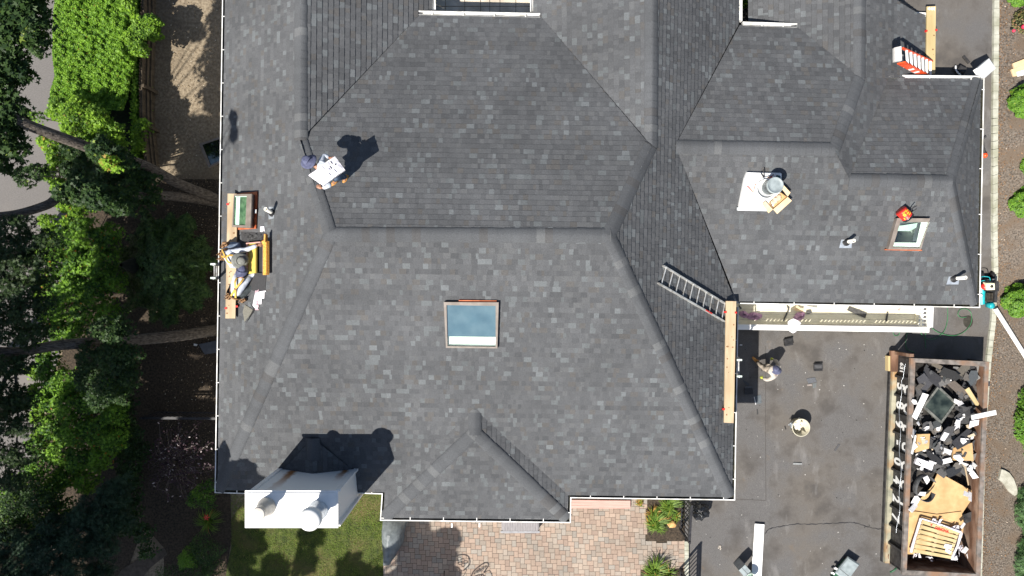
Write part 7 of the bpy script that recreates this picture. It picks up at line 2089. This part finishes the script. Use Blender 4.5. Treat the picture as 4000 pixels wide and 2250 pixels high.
blades('lily_clump', 'spiky lily clump in shade with a single red flower', 'plant', 822, 2030, 110, 0.12, 0.55, 0, 0.02, (806, 2021))
blades('lily_clump', 'lush green lily clump against the house wall in the flower bed', 'plant', 2612, 1975, 190, 0.22, 0.44, 0.1)
blades('lily_clump', 'wide green lily clump spilling over the patio pavers', 'plant', 2560, 2040, 260, 0.24, 0.46, 0.1)
blades('lily_clump', 'small straw coloured lily tuft left of the wide clump', 'plant', 2548, 2002, 40, 0.06, 0.34, 0.1, 0.7)
blades('lily_clump', 'upright lily clump by the gap in the railing', 'plant', 2556, 2225, 240, 0.18, 0.56, 0.1, 0.1)
blades('lily_clump', 'thin dark lily tuft spreading toward the railing post', 'plant', 2612, 2236, 40, 0.08, 0.42, 0.1, 0.1)
blades('lily_clump', 'sparse dry tuft at the house end of the flower bed', 'plant', 2500, 1962, 50, 0.14, 0.22, 0.08, 0.5)
blades('lily_clump', 'low yellow green tuft between the ochre rock and the railing', 'plant', 2642, 2018, 50, 0.10, 0.26, 0.1, 0.15)
# lawn grass
n = 46000
gx = NR.uniform(W(905, 2000, 0).x, W(1497, 2000, 0).x, n); gy = NR.uniform(W(0, 2420, 0).y, W(0, 1900, 0).y, n)
pt_ = 0.5+0.35*np.sin(gx*2.1+1.2*np.sin(gy*1.7))*np.cos(gy*2.6+gx)+0.2*np.sin(gx*6+gy*5)
keepm = NR.uniform(0, 1, n) < np.clip(pt_+0.25, 0.15, 1)
gx, gy, pt_ = gx[keepm], gy[keepm], pt_[keepm]; n = len(gx)
tn = np.clip(NR.uniform(0, 0.6, n)+0.35*pt_, 0, 0.92); tn[NR.uniform(0, 1, n) < 0.08] = 1
tag(leaves('grass', np.stack([gx, gy, np.full(n, 0.02)+NR.uniform(0, 0.03, n)], 1), NR.uniform(0.03, 0.06, n), tn, np.array([[-0.12, 0, 0], [0.12, 0, 0], [0.05, 1, 0.35]], float), L_GRASS, None, 0.5), kind='stuff')

# bushes of the planting bed
def bush(label, px, py, rx, ry, h, n, mat=L_BOX, tmpl=T_OVAL, sizes=(0.03, 0.055), tone=(0.05, 0.9), name='shrub', oddp=0.01):
    g = G(px, py); t = plant(name, label, 'shrub', g)
    th = NR.uniform(0, 2*np.pi, n); u = NR.uniform(0.0, 1, n); q = np.sqrt(1-u*u)
    rad = 1-0.18*NR.uniform(0, 1, n)**2+0.07*np.sin(6*th+9*u)+0.05*np.sin(11*th-5*u)
    s = (H-g.z)/F
    P = np.stack([g.x+rx*s*q*np.cos(th)*rad, g.y+ry*s*q*np.sin(th)*rad, g.z+0.1+h*u*rad], 1)
    up = np.stack([q*np.cos(th), q*np.sin(th), u], 1)*1.2
    tn = np.clip(NR.uniform(*tone, n), 0, 0.92); tn[NR.uniform(0, 1, n) < oddp] = 1
    leaves('foliage', P, NR.uniform(*sizes, n), tn, tmpl, mat, t, 0.55, up=up)
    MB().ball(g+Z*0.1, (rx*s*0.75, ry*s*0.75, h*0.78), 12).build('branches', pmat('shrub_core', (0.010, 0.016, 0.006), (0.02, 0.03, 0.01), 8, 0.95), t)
    return t
bush('clipped green shrub at the top edge of the bed', 3972, -8, 48, 40, 0.6, 2600)
bush('clipped green shrub below the cardboard pieces', 3990, 402, 62, 62, 0.8, 4200)
bush('clipped green shrub level with the roof window', 3998, 792, 66, 60, 0.8, 4200)
bush('clipped green shrub touching the compressor', 3975, 1172, 72, 66, 0.85, 4800)
bush('tall green arborvitae between compressor and boulder', 4040, 1640, 85, 150, 2.0, 9000, L_ARB, T_SPRAY, (0.06, 0.12))
bush('blue green fir below the flat boulder', 4022, 1990, 66, 110, 1.2, 5200, L_FIR, T_NEEDLE, (0.05, 0.10))
bush('blue green fir in the bottom right corner', 4016, 2190, 62, 110, 1.2, 5200, L_FIR, T_NEEDLE, (0.05, 0.10))
bush('tiny pale green shrub halfway along the bed', 4003, 650, 26, 36, 0.35, 500)
t = bush('sparse brownish rose bush with two red blooms', 3990, 90, 46, 44, 0.55, 620, leafmat('rose_leaf', (0.05, 0.05, 0.015), (0.2, 0.2, 0.07), 0.3, odd=(0.3, 0.16, 0.08)), T_OVAL, (0.025, 0.05), oddp=0.15)
MB().ball(G(3960, 120, 0.35), 0.05, 8).ball(G(3999, 104, 0.4), 0.07, 8).build('bloom', pmat('rose_red', (0.6, 0.02, 0.06), (0.7, 0.05, 0.1), 9, 0.6), t)
# leaf litter on the bed along the kerb
n = 3600
ly = NR.uniform(-100, 2300, n); lx = np.array([lerp_table(KERB, y) for y in ly])+18+np.abs(NR.normal(0, 1, n))*np.where(NR.uniform(0, 1, n) < 0.5, 12, 55)
P = np.array([tuple(G(x, y, 0.02)) for x, y in zip(lx, ly)])
tag(leaves('leaf_litter', P, NR.uniform(0.012, 0.034, n), NR.uniform(0, 1, n), T_OVAL, leafmat('dry_leaf', (0.09, 0.06, 0.04), (0.30, 0.17, 0.08), 0.1, odd=(0.42, 0.34, 0.26)), None, 0.4), kind='stuff')
n = 2600
P = np.stack([NR.uniform(W(640, 0, 0).x, W(870, 0, 0).x, n), NR.uniform(-6.5, 10, n), np.full(n, 0.01)], 1)
tag(leaves('fallen_leaves', P, NR.uniform(0.012, 0.03, n), NR.uniform(0, 1, n), T_OVAL, leafmat('old_leaf', (0.09, 0.065, 0.04), (0.36, 0.27, 0.16), 0.1, odd=(0.6, 0.55, 0.45)), None, 0.4), kind='stuff')

# courtyard greenery glimpsed between the roofs
leafy('courtyard_shrub', 'yellow green shrub glimpsed between two roofs at the top edge', 'shrub', W(2912, 0, 0.3), [(2910, 0, 1.6, 26, 400), (2890, -10, 1.6, 20, 200)], (0.04, 0.07), T_OVAL, L_BOX, (0.4, 0.95), tilt=0.6)

# tall trees standing outside the picture whose crowns shade the yard
def shade_tree(label, targets, zc, base, tname):
    """targets: photo pixel, height, radius (m), leaves: the crown has a clump on the sun's line to each"""
    t = plant('tree', label, 'tree', base); P = []; br = MB(); b = Vector(base)+Z*zc*0.55
    for (px, py, z, r, n) in targets:
        hz_ = zc+NR.uniform(-1.4, 1.4); q = W(px, py, z); d = hz_-z
        c = np.array([q.x-SHX*d, q.y-SHY*d, hz_])
        v = NR.normal(0, 1, (n, 3)); v /= np.linalg.norm(v, axis=1)[:, None]
        v *= (NR.uniform(0, 1, n)**0.4)[:, None]*np.array([r, r, r*0.6]); P.append(c+v)
        br.tube(spline([b, b.lerp(Vector(c), 0.5)+Z*0.4, Vector(c)], 3), [0.04, 0.036, 0.032, 0.028, 0.022, 0.016, 0.01], 5)
    P = np.concatenate(P); n = len(P)
    leaves('crown', P, NR.uniform(0.10, 0.19, n), NR.uniform(0, 0.9, n), T_ROUND, L_SHADE, t, 0.6)
    br.tube([Vector(base), Vector(base)+Z*zc*0.3, b], [0.32, 0.24, 0.2], 10)
    br.build('trunk', M['bark'], t)
def rnd_targets(x0_, x1_, y0_, y1_, z, n, r, cnt, holes=()):
    out = []; tries = 0
    while len(out) < n and tries < 4000:
        tries += 1
        x, y = NR.uniform(x0_, x1_), NR.uniform(y0_, y1_)
        if any((x-a)**2+(y-b)**2 < c*c for a, b, c in holes): continue
        out.append((x, y, z, r*NR.uniform(0.75, 1.25), cnt))
    return out
T1 = rnd_targets(560, 870, 1320, 1900, 0.5, 46, 0.52, 210, [(690, 1425, 60), (735, 1600, 75), (790, 1640, 60), (760, 1400, 40)])
T1 += rnd_targets(330, 880, 1930, 2300, 0.5, 44, 0.6, 230, [(738, 2180, 52), (860, 2100, 60)])
shade_tree('broad tree beyond the lower left of the view shading the purple shrub', T1, 11.0, (-17.5, -11.0, 0), 0)
T2 = rnd_targets(500, 850, 810, 1290, 1.6, 40, 0.5, 210) + rnd_targets(420, 640, 620, 760, 2.6, 8, 0.45, 180)
shade_tree('broad tree beyond the left of the view shading the cedar', T2, 11.0, (-18.5, -4.0, 0), 0)
T3 = [(845, 70, 0, 0.3, 80), (850, 150, 0, 0.3, 90), (845, 275, 0, 0.4, 110), (835, 400, 0, 0.35, 110), (770, 130, 0, 0.28, 60), (750, 640, 0, 0.5, 150), (820, 690, 0, 0.5, 150)]
shade_tree('slim tree beyond the left of the view dappling the bare yard', T3, 9.5, (-16.3, 1.0, 0), 0)
T4 = rnd_targets(930, 1500, 2070, 2420, 0.0, 22, 0.40, 130, [(960, 2140, 40), (1130, 2180, 50), (1350, 2110, 50), (1250, 2230, 40)]) + rnd_targets(1560, 1765, 2070, 2400, 0.1, 36, 0.36, 150, [(1735, 2085, 26), (1720, 2140, 18)]) + [(870, 1830, 3.9, 0.5, 200), (920, 1850, 3.9, 0.5, 200), (880, 1890, 3.8, 0.5, 200), (950, 1880, 3.9, 0.45, 200), (985, 1890, 3.9, 0.4, 160), (880, 1770, 4.0, 0.22, 60), (960, 1820, 4.0, 0.3, 80)]
shade_tree('tall tree below the view dappling the lawn and patio corner', T4, 10.5, (-11.0, -15.5, 0), 0)
shade_tree('very tall tree far beyond the left of the view shading one eave spot', [(890, 470, 4.25, 0.17, 70), (893, 520, 4.25, 0.18, 70), (884, 545, 4.25, 0.12, 40)], 14.5, (-15.0, -3.5, 0), 0)
